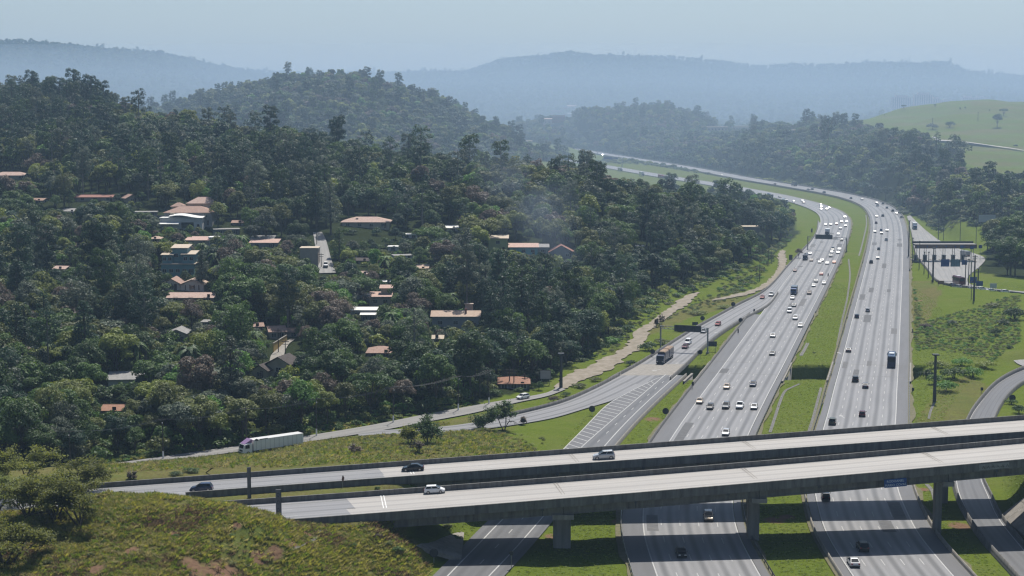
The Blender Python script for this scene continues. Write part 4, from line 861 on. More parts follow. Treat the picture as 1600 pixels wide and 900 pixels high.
wing(r, 6.5, 6, h * 1.05, 'flat', .3, WM['grey'], RT['grey'], ox=-w * .5 - 3.4, oy=-.3, nwin=0); wing(r, 3.6, 3, 2.2, 'shed', .8, WM['cream'], RT['pink'], ox=w * .26, oy=1.5, oz=h + .4, nwin=0, side=0)
r, w, h, rh, k = house('grey house with flat pale roofs under a bare tree', 568, 498, 40, 13, 'flat', 1, 8, 'grey', 'white', nwin=2)
wing(r, w * .55, 6, h * .85, 'shed', .6, WM['grey'], RT['white'], ox=2, oy=-4.5, nwin=2, oz=-.5)
r, w, h, rh, k = house('long tan tiled house with blue grey walls and a boxy roof turret', 712, 514, 74, 20, 'gable', 12, 11, 'bluegrey', 'tan', nwin=3, chimney=(4.3, 2.5, 1.3, 3.2))
b = MB(); b.box(3, 3.7, -3.2, -2.6, h, h + 2.4); b.build('flue', RT['red'], r)
house('terracotta pyramid roof poking out of the trees above the service road', 593, 557, 38, 6, 'hip', 13, 10, 'tan', 'terra', nwin=2)
house('tall yellow green house with pale roof among dark trees', 778, 394, 30, 22, 'shed', 5, 7, 'yellow', 'cream', nwin=1, win_y=.7)
house('turquoise house with long pinkish roof beside the red gable', 818, 398, 44, 12, 'shed', 7, 8, 'turq', 'pink', nwin=3)
house('small grey shed between the turquoise house and the red gable', 848, 398, 17, 12, 'shed', 4, 6, 'grey', 'grey', nwin=1)
house('house with broad red gable roof at the end of the terrace', 877, 402, 40, 7, 'front', 12, 9, 'grey', 'red', nwin=2)
r, w, h, rh, k = house('terracotta roofed house at the bend of the walled lane', 429, 529, 24, 11, 'gable', 11, 8, 'beige', 'terra', rz=.25, nwin=2)
wing(r, 4, 4, h * .7, 'gable', 1.0, WM['beige'], RT['terra'], ox=w * .5 + 3, oy=1, nwin=1)
house('cream house with dark brown overlapping gables below the lane', 412, 591, 26, 12, 'front', 10, 8, 'cream', 'brown', rz=-.3, nwin=1)
wing(bpy.data.objects[empty.__name__] if False else [o for o in COL.objects if o.get('label', '').startswith('cream house with dark brown')][0], 7, 7, 3.2, 'front', 2.2, WM['cream'], RT['brown'], ox=4.5, oy=2.5, oz=.6, nwin=1)
r, w, h, rh, k = house('orange tiled bungalow with dark porch beside the service road', 803, 608, 46, 9, 'hip', 13, 10, 'dgrey', 'orange', nwin=3)
house('long white walled shed glimpsed through trees below the dark conifers', 200, 607, 66, 15, 'shed', 4, 8, 'white', 'grey', rz=.12, nwin=0, kf=.45)
house('fragment of a terracotta roof above the forest edge by the service road', 174, 648, 30, 7, 'gable', 7, 8, 'beige', 'orange', nwin=1)
house('cream timbered house behind slender trunks at the middle of the slope', 276, 538, 28, 17, 'front', 7, 8, 'cream', 'grey', nwin=2)
house('small white roofed hut far up the slope beside pale trees', 706, 361, 18, 5, 'shed', 3, 5, 'white', 'white', nwin=1)
house('tiny pale roof in a clearing right of the tan tiled house', 684, 533, 14, 4, 'gable', 4, 5, 'cream', 'cream', nwin=1)
house('low pale hut in the brush right of the red gable', 1000, 389, 12, 4, 'flat', 1, 4, 'white', 'white', nwin=1)
house('grey flat roofed bunker with a grassy top near the motorway bend', 1174, 364, 26, 9, 'flat', 1, 10, 'dgrey', 'cream', nwin=0, door=False)
house('white walled garage block beside the hedge above the cream house', 614, 392, 16, 6, 'flat', 1, 5, 'white', 'white', nwin=1)
for i, (px, py, w_, h_, kd_, rp_, wm_, rm_) in enumerate(((108, 335, 26, 5, 'shed', 3, 'white', 'grey'), (120, 388, 16, 4, 'gable', 4, 'cream', 'tan'), (352, 366, 40, 7, 'flat', 1, 'dgrey', 'grey'), (372, 352, 18, 4, 'gable', 4, 'grey', 'terra'), (95, 425, 18, 5, 'gable', 4, 'beige', 'salmon'), (640, 372, 22, 5, 'flat', 1, 'white', 'white'), (628, 408, 30, 8, 'flat', 1, 'white', 'grey'), (660, 425, 16, 6, 'shed', 4, 'white', 'tan'), (566, 412, 26, 5, 'gable', 5, 'grey', 'brown'), (568, 433, 16, 5, 'gable', 4, 'cream', 'salmon'), (604, 445, 14, 4, 'flat', 1, 'white', 'white'), (325, 512, 22, 8, 'flat', 1, 'grey', 'grey'), (60, 318, 18, 5, 'gable', 4, 'white', 'terra'), (226, 340, 34, 8, 'flat', 1, 'dgrey', 'grey'), (400, 515, 14, 5, 'gable', 5, 'beige', 'terra'), (242, 378, 14, 5, 'hip', 5, 'cream', 'tan'))):
    house(('low white shed with grey roof left of the dark red roof', 'small tan gable in the trees left of the pink sloping roof', 'dark retaining block right of the white modern house', 'small terracotta gable right of the terracotta villa', 'small salmon gable among the trees at far left', 'flat white annexe right of the lawn villa', 'white walled flat house below the lawn villa', 'white house with tan shed roof near the smoke', 'dark brown gable beside the white van', 'small salmon gable below the dark brown one', 'tiny white flat block below the brush', 'grey wall fragment right of the timbered house', 'white house with terracotta gable under the frame edge roof', 'grey walled terrace left of the white modern house', 'terracotta fragment left of the lane bend', 'tan hip roof fragment left of the teal house')[i], px, py, w_, h_, kd_, rp_, 6, wm_, rm_, nwin=2 if i % 3 else 1, rz=(-.2, .1, .25, 0)[i % 4], kf=.55)
# distant buildings
for i, (px, py, w, h, lab) in enumerate(((858, 196, 16, 10, 'lowest brick house on the far wooded knoll with an orange end wall'), (873, 190, 20, 8, 'wide red brick house in the middle row on the far knoll'), (884, 184, 20, 6, 'red brick house with white strip above the middle row on the knoll'),
                                         (868, 181, 18, 7, 'brick house at the upper edge of the far knoll village'), (893, 172, 14, 6, 'pale roofed top house of the far knoll village'), (879, 174, 16, 6, 'brick house just below the top of the far knoll'))):
    house(lab, px, py, w, h, 'flat' if i % 2 else 'shed', 2, 10, ('cream', 'brick', 'brick', 'brick', 'beige', 'brick')[i], ('salmon', 'terra', 'grey', 'terra', 'pink', 'grey')[i], nwin=3, wh=1.6, door=False)
for px, py, w, h, lab in ((1121, 205, 32, 6, 'long cream building on the far plain'), (1158, 204, 26, 6, 'pale long building right of the cream one on the far plain'), (1127, 196, 12, 4, 'white block behind the long cream building'), (1155, 197, 14, 6, 'white block behind the pale long building'), (1226, 192, 50, 4, 'low pinkish building at the foot of the pasture hill'), (826, 224, 12, 3, 'white building at the foot of the hazy hill'), (1240, 207, 10, 3, 'small pale hut among trees below the pasture')):
    house(lab, px, py, w, h, 'flat', 1, 14, 'cream', 'cream', nwin=6, wh=2.0, door=False)
def tower(label, px, ptop, wpx, Y, base):
    a = PY(px, ptop, Y); k = mpp(Y); w = wpx * k; hh = a.z - base
    r = empty('apartment_tower', (a.x, Y, base), 0, label, 'tower'); cr = mat('tower_plaster', (.62, .5, .48), .85, noise=.1, nscale=.05)
    b = MB(); b.box(-w / 2, w / 2, -9, 9, -40, hh * .93); b.build('wall', cr, r); b = MB(); b.box(-w * .3, w * .3, -8, 8, hh * .93, hh); b.build('roof_block', cr, r)
    n = max(3, int(w / 5))
    for i in range(n):
        x = -w / 2 + w * (i + .5) / n; fl = 0
        b = MB(); b.box(x - .9, x + .9, -9.05, -8.9, hh * .35, hh * .9); b.build('window_column', mat('tower_glazing', (.16, .16, .18), .4), r)
for a in (('pink apartment tower at the end of the row with a raised top', 1408, 148.5, 30), ('tallest pink apartment tower on the skyline of the pasture', 1442, 144.5, 28), ('narrow pink tower attached beside the tallest one', 1462, 151.5, 11), ('low pink tower third in the row', 1480, 154.5, 20)): tower(*a, 4200, 25)
tower('pale pink tower half sunk behind the pasture crest', 1512, 149.5, 18, 4500, 25); tower('pale tower behind the bushes on the pasture crest', 1531, 149.5, 18, 4700, 25)
for i, (px, t) in enumerate(((1346, 155), (1362, 156), (1387, 155))): tower(('faint distant tower first of three in the haze', 'faint distant tower second of three in the haze', 'faint distant tower last of three in the haze')[i], px, t, 11, 5600, 25)
for lab, px, t, b0, Y in (('tall thin radio mast on the far ridge', 1420.5, 89, 106, 7000), ('short thick mast beside the thin one on the far ridge', 1428.5, 97, 106, 7000)):
    a = PY(px, t, Y); c = PY(px, b0 + 6, Y); r = empty('radio_mast', tuple(c), 0, lab, 'mast'); b = MB(); h = a.z - c.z
    for q in range(3): b.tube([(2.5 * math.cos(q * 2.1), 2.5 * math.sin(q * 2.1), -20), (.5 * math.cos(q * 2.1), .5 * math.sin(q * 2.1), h)], .5 if t < 92 else 1.4, 4)
    b.build('lattice', M_DSTEEL, r); b = MB(); b.tube([(0, 0, h), (0, 0, h + 5)], .4, 4); b.build('antenna', M_DSTEEL, r)
# village street and lane
def street(name, pts, mt, dz=.35):
    L = np.array([tuple(PT(x - w / 2, y)) for x, y, w in pts]); R = np.array([tuple(PT(x + w / 2, y)) for x, y, w in pts]); L = resample(catmull(L, 8), 40); R = resample(catmull(R, 8), 40)
    z = np.maximum(hgt(L[:, 0], L[:, 1]), hgt(R[:, 0], R[:, 1])) + dz; z = lap(np.stack([z, z, z], 1), 6)[:, 0]; L[:, 2] = z; R[:, 2] = z
    for x, y, w in pts: KEEP.append((x - w / 2, y - 3, x + w / 2, y + 3, PT(x, y).y))
    for q in .5 * (L + R): PADS.append((q[0], q[1], 4.5))
    return tag(strip(name, L, R, mt, 0, nu=3), kind='structure'), L, R
vs_, VS_L, VS_R = street('village_street', [(496, 364, 14), (500, 376, 18), (503, 390, 20), (506, 404, 22), (509, 416, 24), (512, 428, 26)], M_SERV)
ln_, LN_L, LN_R = street('village_lane', [(458, 531, 8), (447, 538, 12), (440, 547, 14), (434, 556, 20), (432, 566, 22)], M_PALE)
street('hill_road', [(1458, 214, 5), (1466, 220.5, 5)], M_SERV, .5)
_hp = [PT(x, y) for x, y in ((1462, 221), (1480, 221.5), (1500, 223), (1525, 226), (1550, 229.5), (1575, 233), (1600, 237), (1640, 243))]
_hl = resample(catmull(_hp), 50); _hl = lap(_hl, 6); _hl[:, 2] = hgt(_hl[:, 0], _hl[:, 1]) + .9
tag(strip('hill_road', _hl + np.array([0, 6.5, .9]), _hl - np.array([0, 6.5, -.2]), mat('pale_road', (.42, .40, .37), .9, noise=.2, nscale=.1), 0), kind='structure'); KEEP += [(x - 12, y - 3, x + 12, y + 3, 1900) for x, y in ((1485, 221), (1510, 224), (1540, 228), (1570, 232), (1595, 236))]
# ------------------------------------------------------------------ tree shapes (shared meshes)
LEAF = {'deep green': leafmat('leaf_deep', (0.027, 0.055, 0.016), (0.049, 0.087, 0.024)), 'mid green': leafmat('leaf_mid', (0.046, 0.091, 0.020), (0.078, 0.131, 0.033)), 'olive': leafmat('leaf_olive', (0.079, 0.100, 0.029), (0.127, 0.143, 0.049)),
        'yellow green': leafmat('leaf_yellow', (0.126, 0.166, 0.034), (0.183, 0.215, 0.053)), 'grey green': leafmat('leaf_grey', (0.063, 0.085, 0.056), (0.101, 0.121, 0.084)), 'brownish': leafmat('leaf_brown', (0.088, 0.073, 0.056), (0.132, 0.106, 0.082)),
        'bluish dark green': leafmat('leaf_blue', (0.019, 0.041, 0.022), (0.034, 0.064, 0.037)), 'bright green': leafmat('leaf_bright', (0.064, 0.155, 0.026), (0.099, 0.203, 0.039))}
def leaves(centres, normals_, size, rg, out=1.0, jit=.42, up=.3):
    n = len(centres); nn = normals_ * out + rg.normal(size=(n, 3)) * jit + np.array([0, 0, up]); nn /= np.linalg.norm(nn, axis=1)[:, None]
    a = np.cross(nn, rg.normal(size=(n, 3))); a /= np.linalg.norm(a, axis=1)[:, None]; b = np.cross(nn, a)
    s = (size * rg.uniform(.6, 1.35, n))[:, None]; e = rg.uniform(.55, 1.0, n)[:, None]
    V = np.stack([centres - a * s - b * s * e * .3, centres + b * s * e, centres + a * s - b * s * e * .2, centres - b * s * e], 1).reshape(-1, 3)
    return V, np.arange(len(V)).reshape(-1, 4)
def lobes_crown(lobes, per, size, rg, inner=.25):
    C, Nn = [], []
    for (x, y, z, r, sq) in lobes:
        k = max(6, int(per * r * r)); d = rg.normal(size=(k, 3)); d /= np.linalg.norm(d, axis=1)[:, None]; d[:, 2] = np.where(d[:, 2] < -.35, -d[:, 2], d[:, 2])
        rad = r * np.where(rg.random(k) < inner, rg.uniform(.3, .9, k), rg.uniform(.85, 1.12, k))
        C.append(np.array([x, y, z]) + d * rad[:, None] * np.array([1, 1, sq])); Nn.append(d)
    return leaves(np.vstack(C), np.vstack(Nn), size, rg)
def mk_lobes(kind, rg):
    L = []; U = rg.uniform
    if kind == 'round':
        H, R = 11.5, 4.4
        for i in range(17):
            a = i * 2.4 + U(-.4, .4); f = math.sqrt((i + .5) / 17); L.append((R * f * .78 * math.cos(a), R * f * .78 * math.sin(a), 6.6 + 3.6 * (1 - f * f) + U(-.7, .7), U(1.3, 2.1), U(.75, .95)))
    elif kind == 'tall':
        H, R = 15, 4.6
        for i in range(19):
            a = i * 2.4 + U(-.5, .5); z = 5.5 + 7.6 * (i / 18) ** .8; f = math.sin(min(1, (i + 2) / 24) * math.pi) ** .6; L.append((R * .62 * f * math.cos(a), R * .62 * f * math.sin(a), z + U(-.5, .5), U(1.3, 2.0), U(.8, 1.0)))
    elif kind == 'spread':
        H, R = 10, 6.2
        for i in range(22):
            a = i * 2.4 + U(-.4, .4); f = math.sqrt((i + .5) / 22); L.append((R * f * .85 * math.cos(a), R * f * .85 * math.sin(a), 7.2 + 1.9 * (1 - f * f) + U(-.6, .6), U(1.2, 1.9), U(.55, .75)))
    elif kind == 'clumpy':
        H, R = 13, 4.8
        for i in range(13):
            a = i * 2.4 + U(-.6, .6); f = math.sqrt((i + .5) / 13); L.append((R * f * .9 * math.cos(a), R * f * .9 * math.sin(a), 6.8 + 4.4 * (1 - f * f) + U(-1.5, 1.0), U(1.5, 2.5), U(.7, .95)))
    elif kind == 'euc':
        for i in range(20):
            a = i * 2.4 + U(-.8, .8); z = 9.5 + 12.5 * (i / 19) ** .7; r = 4.2 * math.sin(min(1, (i + 3) / 26) * math.pi) ** .7; L.append((r * U(.4, 1) * math.cos(a), r * U(.4, 1) * math.sin(a), z + U(-.8, .6), U(1.1, 2.0), U(.65, .95)))
    elif kind == 'pine':
        for i in range(26):
            f = i / 25; a = i * 2.4 + U(-.3, .3); r = 3.4 * (1 - f) ** .5 + .5; L.append((r * U(.45, .9) * math.cos(a), r * U(.45, .9) * math.sin(a), 4.5 + 14 * f, .95 + .9 * (1 - f), .7))
    elif kind == 'bush':
        for i in range(7):
            a = i * 2.4; f = math.sqrt((i + .5) / 7); L.append((1.5 * f * math.cos(a), 1.5 * f * math.sin(a), .9 + .7 * (1 - f) + U(-.15, .15), U(.6, .95), .85))
    return L
HT = {'round': 11.8, 'tall': 15.0, 'spread': 10.2, 'clumpy': 14.0, 'euc': 24.5, 'pine': 19.2, 'palm': 9.5, 'bush': 2.4}
RAD = {'round': 5.3, 'tall': 3.9, 'spread': 6.9, 'clumpy': 5.6, 'euc': 4.2, 'pine': 3.6, 'palm': 3.6, 'bush': 2.2}
def trunk_mb(kind, lob, rg, low=False):
    b = MB(); U = rg.uniform; sg = 4 if low else 6
    if kind == 'bush':
        for i in range(3): b.tube([(0, 0, -.3), (lob[i][0] * .5, lob[i][1] * .5, lob[i][2])], [.08, .03], 4)
        return b
    top = {'round': 8, 'tall': 13, 'spread': 6.5, 'clumpy': 9, 'euc': 22.5, 'pine': 18, 'palm': 7.6}[kind]; r0 = {'euc': .34, 'pine': .3, 'palm': .2, 'spread': .36}.get(kind, .32)
    fork = top * (.42 if kind in ('round', 'spread', 'clumpy') else .9); w = U(-.5, .5, 2)
    b.tube([(0, 0, -1.2), (w[0] * .3, w[1] * .3, fork * .5), (w[0] * .6, w[1] * .6, fork), (w[0] * .5, w[1] * .5, top)], [r0 * 1.25, r0 * .9, r0 * .7, r0 * .18], sg)
    for k, l in enumerate(lob[::2 if not low else 5]):
        z0 = fork * .8 if kind in ('round', 'spread', 'clumpy') else max(3, l[2] - 2.2); z0 = min(z0, top * .95)
        b.tube([(w[0] * .5, w[1] * .5, z0), (l[0] * .55, l[1] * .55, z0 * .45 + l[2] * .55), (l[0], l[1], l[2])], [r0 * .4, r0 * .25, r0 * .08], 4, cap=False)
    return b
def palm_crown(rg, nf=17):
    V, F = [], []
    for i in range(nf):
        a = i * 2.4; el = rg.uniform(.2, 1.1) if i % 3 else rg.uniform(-.4, .2); ln = rg.uniform(2.9, 3.8); dx, dy = math.cos(a), math.sin(a); side = np.array([-dy, dx, 0]); pr = None
        for s in range(8):
            t = s / 7; hz = ln * (t * math.cos(el) + .12 * t * t); z = 7.7 + ln * (t * math.sin(el) - .55 * t * t - (.35 * t ** 3)); p = np.array([dx * hz, dy * hz, z]); w = .62 * math.sin(math.pi * min(1, t * .88 + .1)) ** .7 + .02
            for sg in (-1, 1):
                if s:
                    n = len(V); V += [pr[0], pr[0] + sg * side * pr[1] + np.array([0, 0, -.35 * pr[1]]), p + sg * side * w * .55 + np.array([dx * .25, dy * .25, -.35 * w]), pr[0] * .25 + p * .75]; F.append((n, n + 1, n + 2, n + 3))
            pr = (p, w)
    return np.array(V), np.array(F)
TM = {}
def get_tree(kind, lod, var):
    """(trunk mesh, crown vertices, crown faces) for a kind at one of three levels of detail"""
    key = (kind, lod, var)
    if key not in TM:
        rg = np.random.default_rng(abs(hash((kind, var))) % 9973 if False else (sum(map(ord, kind)) * 31 + var * 977)); lb = mk_lobes(kind, rg) if kind != 'palm' else [(math.cos(i), math.sin(i), 7.6, .5, 1) for i in range(2)]
        per, size = {0: (115, .235), 1: (50, .36), 2: (15, .66), 3: (4.5, 1.25)}[lod]
        if kind in ('euc', 'pine'): per *= .95; size *= .85
        if var == 1 and kind != 'bush': per *= .5
        if kind == 'bush': per, size = per * 1.6, size * .6
        V, F = palm_crown(rg) if kind == 'palm' else lobes_crown(lb, per, size, rg)
        TM[key] = (trunk_mb(kind, lb, rg, lod > 0), V, F)
    return TM[key]
TRUNKM, CROWNM = {}, {}
def tree_meshes(kind, lod, var):
    k = (kind, lod, var)
    if k not in CROWNM:
        tb, V, F = get_tree(*k); TRUNKM[k] = tb.mesh('trunk', M_PBARK if kind == 'euc' else M_BARK); CROWNM[k] = npmesh('crown', V, F, LEAF['mid green'])
    return TRUNKM[k], CROWNM[k]
KNAME = {'round': 'broadleaf_tree', 'tall': 'broadleaf_tree', 'spread': 'broadleaf_tree', 'clumpy': 'broadleaf_tree', 'euc': 'eucalyptus_tree', 'pine': 'pine_tree', 'palm': 'palm_tree', 'bush': 'bush'}
SHAPE = {'round': 'round topped', 'tall': 'tall crowned', 'spread': 'spreading', 'clumpy': 'loose crowned', 'euc': 'slender', 'pine': 'conical', 'palm': 'feathery', 'bush': 'low'}
def put_tree(kind, col, x, y, z, sc, rz, label=None, group=None, lod=0, var=0, zs=1.0, name=None):
    tm, cm = tree_meshes(kind, lod, var); r = empty(name or KNAME[kind], (x, y, z), rz, label, 'bush' if kind == 'bush' else ('palm' if kind == 'palm' else 'tree'), group); r.scale = (sc, sc, sc * zs)
    link('trunk', tm, r); link('crown', cm, r, mat=LEAF[col]); return r
# proto objects for the uncountable masses (not linked to the scene themselves)
PROTO = {}
def proto_coll(name, specs):
    if name in PROTO: return PROTO[name]
    c = bpy.data.collections.new(name)
    for i, (kind, col, lod, var) in enumerate(specs):
        tb, V, F = get_tree(kind, lod, var); tv = np.array(tb.v); n = len(tv)
        me = bpy.data.meshes.new('mass_tree'); me.from_pydata([tuple(v) for v in tv] + [tuple(v) for v in V], [], [tuple(f) for f in tb.f] + [tuple(f + n) for f in F])
        me.materials.append(M_BARK); me.materials.append(LEAF[col]); me.polygons.foreach_set('material_index', [0] * len(tb.f) + [1] * len(F)); me.update()
        c.objects.link(bpy.data.objects.new('%s_%03d' % (name, i), me))
    PROTO[name] = c; return c
def scatter(name, label, cat, pts, rz, sc, idx, coll, tilt=None):
    """one object that repeats the collection's members on its points"""
    n = len(pts); me = bpy.data.meshes.new(name); me.vertices.add(n); me.vertices.foreach_set('co', np.asarray(pts, np.float32).ravel())
    rot = np.zeros((n, 3), np.float32); rot[:, 2] = rz
    if tilt is not None: rot[:, :2] = tilt
    a = me.attributes.new('rot', 'FLOAT_VECTOR', 'POINT'); a.data.foreach_set('vector', rot.ravel())
    sv = np.asarray(sc, np.float32); sv = np.repeat(sv[:, None], 3, 1) if sv.ndim == 1 else sv
    a = me.attributes.new('scl', 'FLOAT_VECTOR', 'POINT'); a.data.foreach_set('vector', np.ascontiguousarray(sv).ravel())
    a = me.attributes.new('idx', 'INT', 'POINT'); a.data.foreach_set('value', np.asarray(idx, np.int32))
    o = link(name, me); g = bpy.data.node_groups.new(name, 'GeometryNodeTree')
    g.interface.new_socket('Geometry', in_out='INPUT', socket_type='NodeSocketGeometry'); g.interface.new_socket('Geometry', in_out='OUTPUT', socket_type='NodeSocketGeometry')
    gi, go = g.nodes.new('NodeGroupInput'), g.nodes.new('NodeGroupOutput'); ip = g.nodes.new('GeometryNodeInstanceOnPoints'); ci = g.nodes.new('GeometryNodeCollectionInfo')
    ci.inputs[0].default_value = coll; ci.inputs[1].default_value = True; ci.inputs[2].default_value = True; ip.inputs['Pick Instance'].default_value = True
    def na(nm, tp): q = g.nodes.new('GeometryNodeInputNamedAttribute'); q.data_type = tp; q.inputs[0].default_value = nm; return q.outputs[0]
    er = g.nodes.new('FunctionNodeEulerToRotation'); L = g.links.new
    L(na('rot', 'FLOAT_VECTOR'), er.inputs[0]); L(er.outputs[0], ip.inputs['Rotation']); L(na('scl', 'FLOAT_VECTOR'), ip.inputs['Scale']); L(na('idx', 'INT'), ip.inputs['Instance Index'])
    L(gi.outputs[0], ip.inputs['Points']); L(ci.outputs[0], ip.inputs['Instance']); L(ip.outputs[0], go.inputs[0])
    md = o.modifiers.new('scatter', 'NODES'); md.node_group = g
    return tag(o, label, cat, kind='stuff')
# ------------------------------------------------------------------ where the trees stand
def jgrid(poly, y0, y1, step, pxr, thin=None):
    """jittered plan grid inside a (column, distance) outline"""
    out = []; y = y0
    while y < y1:
        x0, x1 = (pxr[0] - 800) / FPX * y, (pxr[1] - 800) / FPX * y; xs = np.arange(x0, x1, step)
        X = xs + RNG.uniform(-.5, .5, len(xs)) * step * .9; Y = y + RNG.uniform(-.5, .5, len(xs)) * step * .9
        k = inpoly(800 + FPX * X / Y, Y, poly); out.append(np.stack([X[k], Y[k]], 1)); y += step * .92
    return np.vstack(out)
def road_clear(q, marg):
    ok = np.ones(len(q), bool)
    for C, hw, fall in CORR:
        for i in range(0, len(q), 8000):
            d2 = (q[i:i + 8000, 0][:, None] - C[None, :, 0]) ** 2 + (q[i:i + 8000, 1][:, None] - C[None, :, 1]) ** 2; j = np.argmin(d2, 1); d = np.sqrt(d2[np.arange(len(j)), j])
            ok[i:i + 8000] &= d > hw[j] + marg
    for x, y, r in PADS: ok &= np.hypot(q[:, 0] - x, q[:, 1] - y) > r
    return ok
# spans of the far carriageways that stay in view over the crowns
for x, y in ((950, 245), (1000, 253), (1050, 261), (1100, 269), (1160, 279), (1200, 287), (1250, 296), (1300, 305), (1340, 315), (1240, 312), (1265, 318), (1290, 330), (1300, 345), (1280, 365), (1225, 308), (1205, 303), (960, 262), (985, 268), (1010, 272), (1030, 276)): KEEP.append((x - 8, y - 2, x + 8, y + 6, 3000))
for x, y in ((1210, 402), (1222, 415), (1190, 448), (1150, 458), (1080, 468), (1040, 488), (1005, 515), (985, 545), (950, 565), (900, 585), (860, 605), (800, 627), (700, 650), (600, 668), (500, 683), (400, 698), (300, 712), (200, 725), (1245, 390), (1262, 378)): KEEP.append((x - 10, y - 8, x + 10, y + 4, 2000))
for (x, y, r_) in ((562, 372, 22), (590, 368, 20)): KEEP.append((x - r_, y - 6, x + r_, y + 2, PT(x, y).y))
KP = np.array(KEEP)
def keep_ok(X, Y, Z, H, R):
    bx, by, D = proj(X, Y, Z); _, ty, _ = proj(X, Y, Z + H); rr = R * FPX / D * .8; ok = np.ones(len(X), bool); ty = ty + (by - ty) * .04
    for x0, y0, x1, y1, d in KEEP: ok &= ~((bx + rr > x0) & (bx - rr < x1) & (ty < y1) & (by > y0) & (Y < d - 2))
    return ok
ZONES = [  # photo zones (column, row of the base, radius, kind, chance)
    (820, 500, 80, 'euc', .5), (800, 545, 60, 'pine', .35), (450, 300, 55, 'euc', .5), (380, 330, 50, 'euc', .35), (60, 190, 120, 'euc', .22), (220, 480, 90, 'pine', .2), (60, 540, 110, 'pine', .18), (120, 470, 80, 'euc', .25), (250, 540, 60, 'euc', .5), (200, 440, 60, 'euc', .3), (520, 400, 30, 'pine', .7), (515, 350, 25, 'pine', .6),
    (180, 290, 60, 'euc', .25), (260, 310, 50, 'euc', .25), (600, 540, 60, 'palm', .25), (720, 540, 70, 'palm', .2), (340, 420, 40, 'palm', .3), (400, 590, 60, 'palm', .25), (90, 340, 60, 'palm', .25), (860, 470, 50, 'palm', .2), (1045, 390, 40, 'euc', .3), (940, 520, 50, 'tall', .6), (640, 420, 60, 'palm', .15), (210, 600, 50, 'palm', .35), (880, 600, 40, 'palm', .3)]
def choose_kinds(q, Z):
    bx, by, D = proj(q[:, 0], q[:, 1], Z); n = len(q); base = np.array(['round', 'clumpy', 'tall', 'spread'], object)[RNG.choice(4, n, p=[.40, .32, .11, .17])]
    u = RNG.random(n); base[u < .05] = 'euc'; base[(u > .05) & (u < .062)] = 'palm'; base[(u > .075) & (u < .083)] = 'pine'
    for x, y, r, kd, pr in ZONES:
        k = (np.hypot(bx - x, (by - y) * 1.2) < r) & (RNG.random(n) < pr); base[k] = kd
    return base
COLS = list(LEAF); 
def choose_cols(q, kinds):
    n = len(q); f = vnoise(q[:, 0] / 60, q[:, 1] / 60, 21) + RNG.normal(0, .28, n); c = np.empty(n, object)
    for lo, hi, nm in ((-9, -.34, 'bluish dark green'), (-.34, -.13, 'deep green'), (-.13, .09, 'mid green'), (.09, .25, 'olive'), (.25, .37, 'grey green'), (.37, .5, 'yellow green'), (.5, .58, 'bright green'), (.58, 9, 'brownish')): c[(f >= lo) & (f < hi)] = nm
    k = np.isin(kinds, ['pine', 'euc']); c[k] = np.where(RNG.random(k.sum()) < .6, 'bluish dark green', np.where(RNG.random(k.sum()) < .5, 'deep green', 'grey green')); c[kinds == 'palm'] = np.where(RNG.random((kinds == 'palm').sum()) < .6, 'mid green', 'deep green')
    return c
def stand(poly, y0, y1, step, pxr, marg=3.5, smin=.75, smax=1.25):
    q = jgrid(poly, y0, y1, step, pxr); q = q[road_clear(q, marg)]; q = q[(vnoise(q[:, 0] / 30, q[:, 1] / 30, 91) > -.34) | (q[:, 1] > 900)]; Z = hgt(q[:, 0], q[:, 1]); kd = choose_kinds(q, Z); sc = RNG.uniform(smin, smax, len(q)) * np.where(RNG.random(len(q)) < .12, 1.2, 1)
    H = np.array([HT[k] for k in kd]) * sc; R = np.array([RAD[k] for k in kd]) * sc
    bad = ~keep_ok(q[:, 0], q[:, 1], Z, H, R)
    # where a full-grown tree would hide a house or road, a low one may still stand
    for kk, s_ in (('round', .62), ('round', .42), ('bush', 1.1)):
        j = np.where(bad)[0]
        if not len(j): break
        okj = keep_ok(q[j, 0], q[j, 1], Z[j], np.full(len(j), HT[kk] * s_), np.full(len(j), RAD[kk] * s_)); w = j[okj]
        kd[w] = kk; sc[w] = s_ * RNG.uniform(.85, 1.1, len(w)); bad[w] = False
    g = ~bad; return q[g], Z[g], kd[g], sc[g]
A_q, A_z, A_k, A_s = [np.concatenate(v) for v in zip(stand(FOREST_A, 374, 640, 6.6, (-150, 1300), smin=.62, smax=1.2), stand(FOREST_A, 640, 1560, 7.6, (-150, 1300), smin=.6, smax=1.15))]
A_c = choose_cols(A_q, A_k)
# coarse front-to-back visibility, to find the trees that show largest
def visible_area(q, Z, kd, sc):
    vb = np.zeros((225, 400), bool); area = np.zeros(len(q)); vx = np.zeros((len(q), 2))
    for i in np.argsort(q[:, 1]):
        H = HT[kd[i]] * sc[i]; R = RAD[kd[i]] * sc[i]; x, y0, D = proj(q[i, 0], q[i, 1], Z[i] + H * .4); _, y1, _ = proj(q[i, 0], q[i, 1], Z[i] + H); rr = R * FPX / D
        xa, xb, ya, yb = int((x - rr * .8) / 4), int((x + rr * .8) / 4) + 1, int(y1 / 4), int(y0 / 4) + 1; vx[i] = (x, .5 * (y0 + y1))
        xa, xb, ya, yb = max(0, xa), min(400, xb), max(0, ya), min(225, yb)
        if xa >= xb or ya >= yb: continue
        s = vb[ya:yb, xa:xb]; area[i] = (~s).sum(); vb[ya:yb, xa:xb] = True
    return area, vx
A_area, A_px = visible_area(A_q, A_z, A_k, A_s)
single = np.zeros(len(A_q), bool)
for names, cap in ((('round', 'tall', 'spread', 'clumpy'), 290), (('euc',), 110), (('pine',), 80), (('palm',), 70)):
    k = np.where(np.isin(A_k, names) & (A_area > 2))[0]; k = k[np.argsort(-A_area[k])][:cap]; single[k] = True
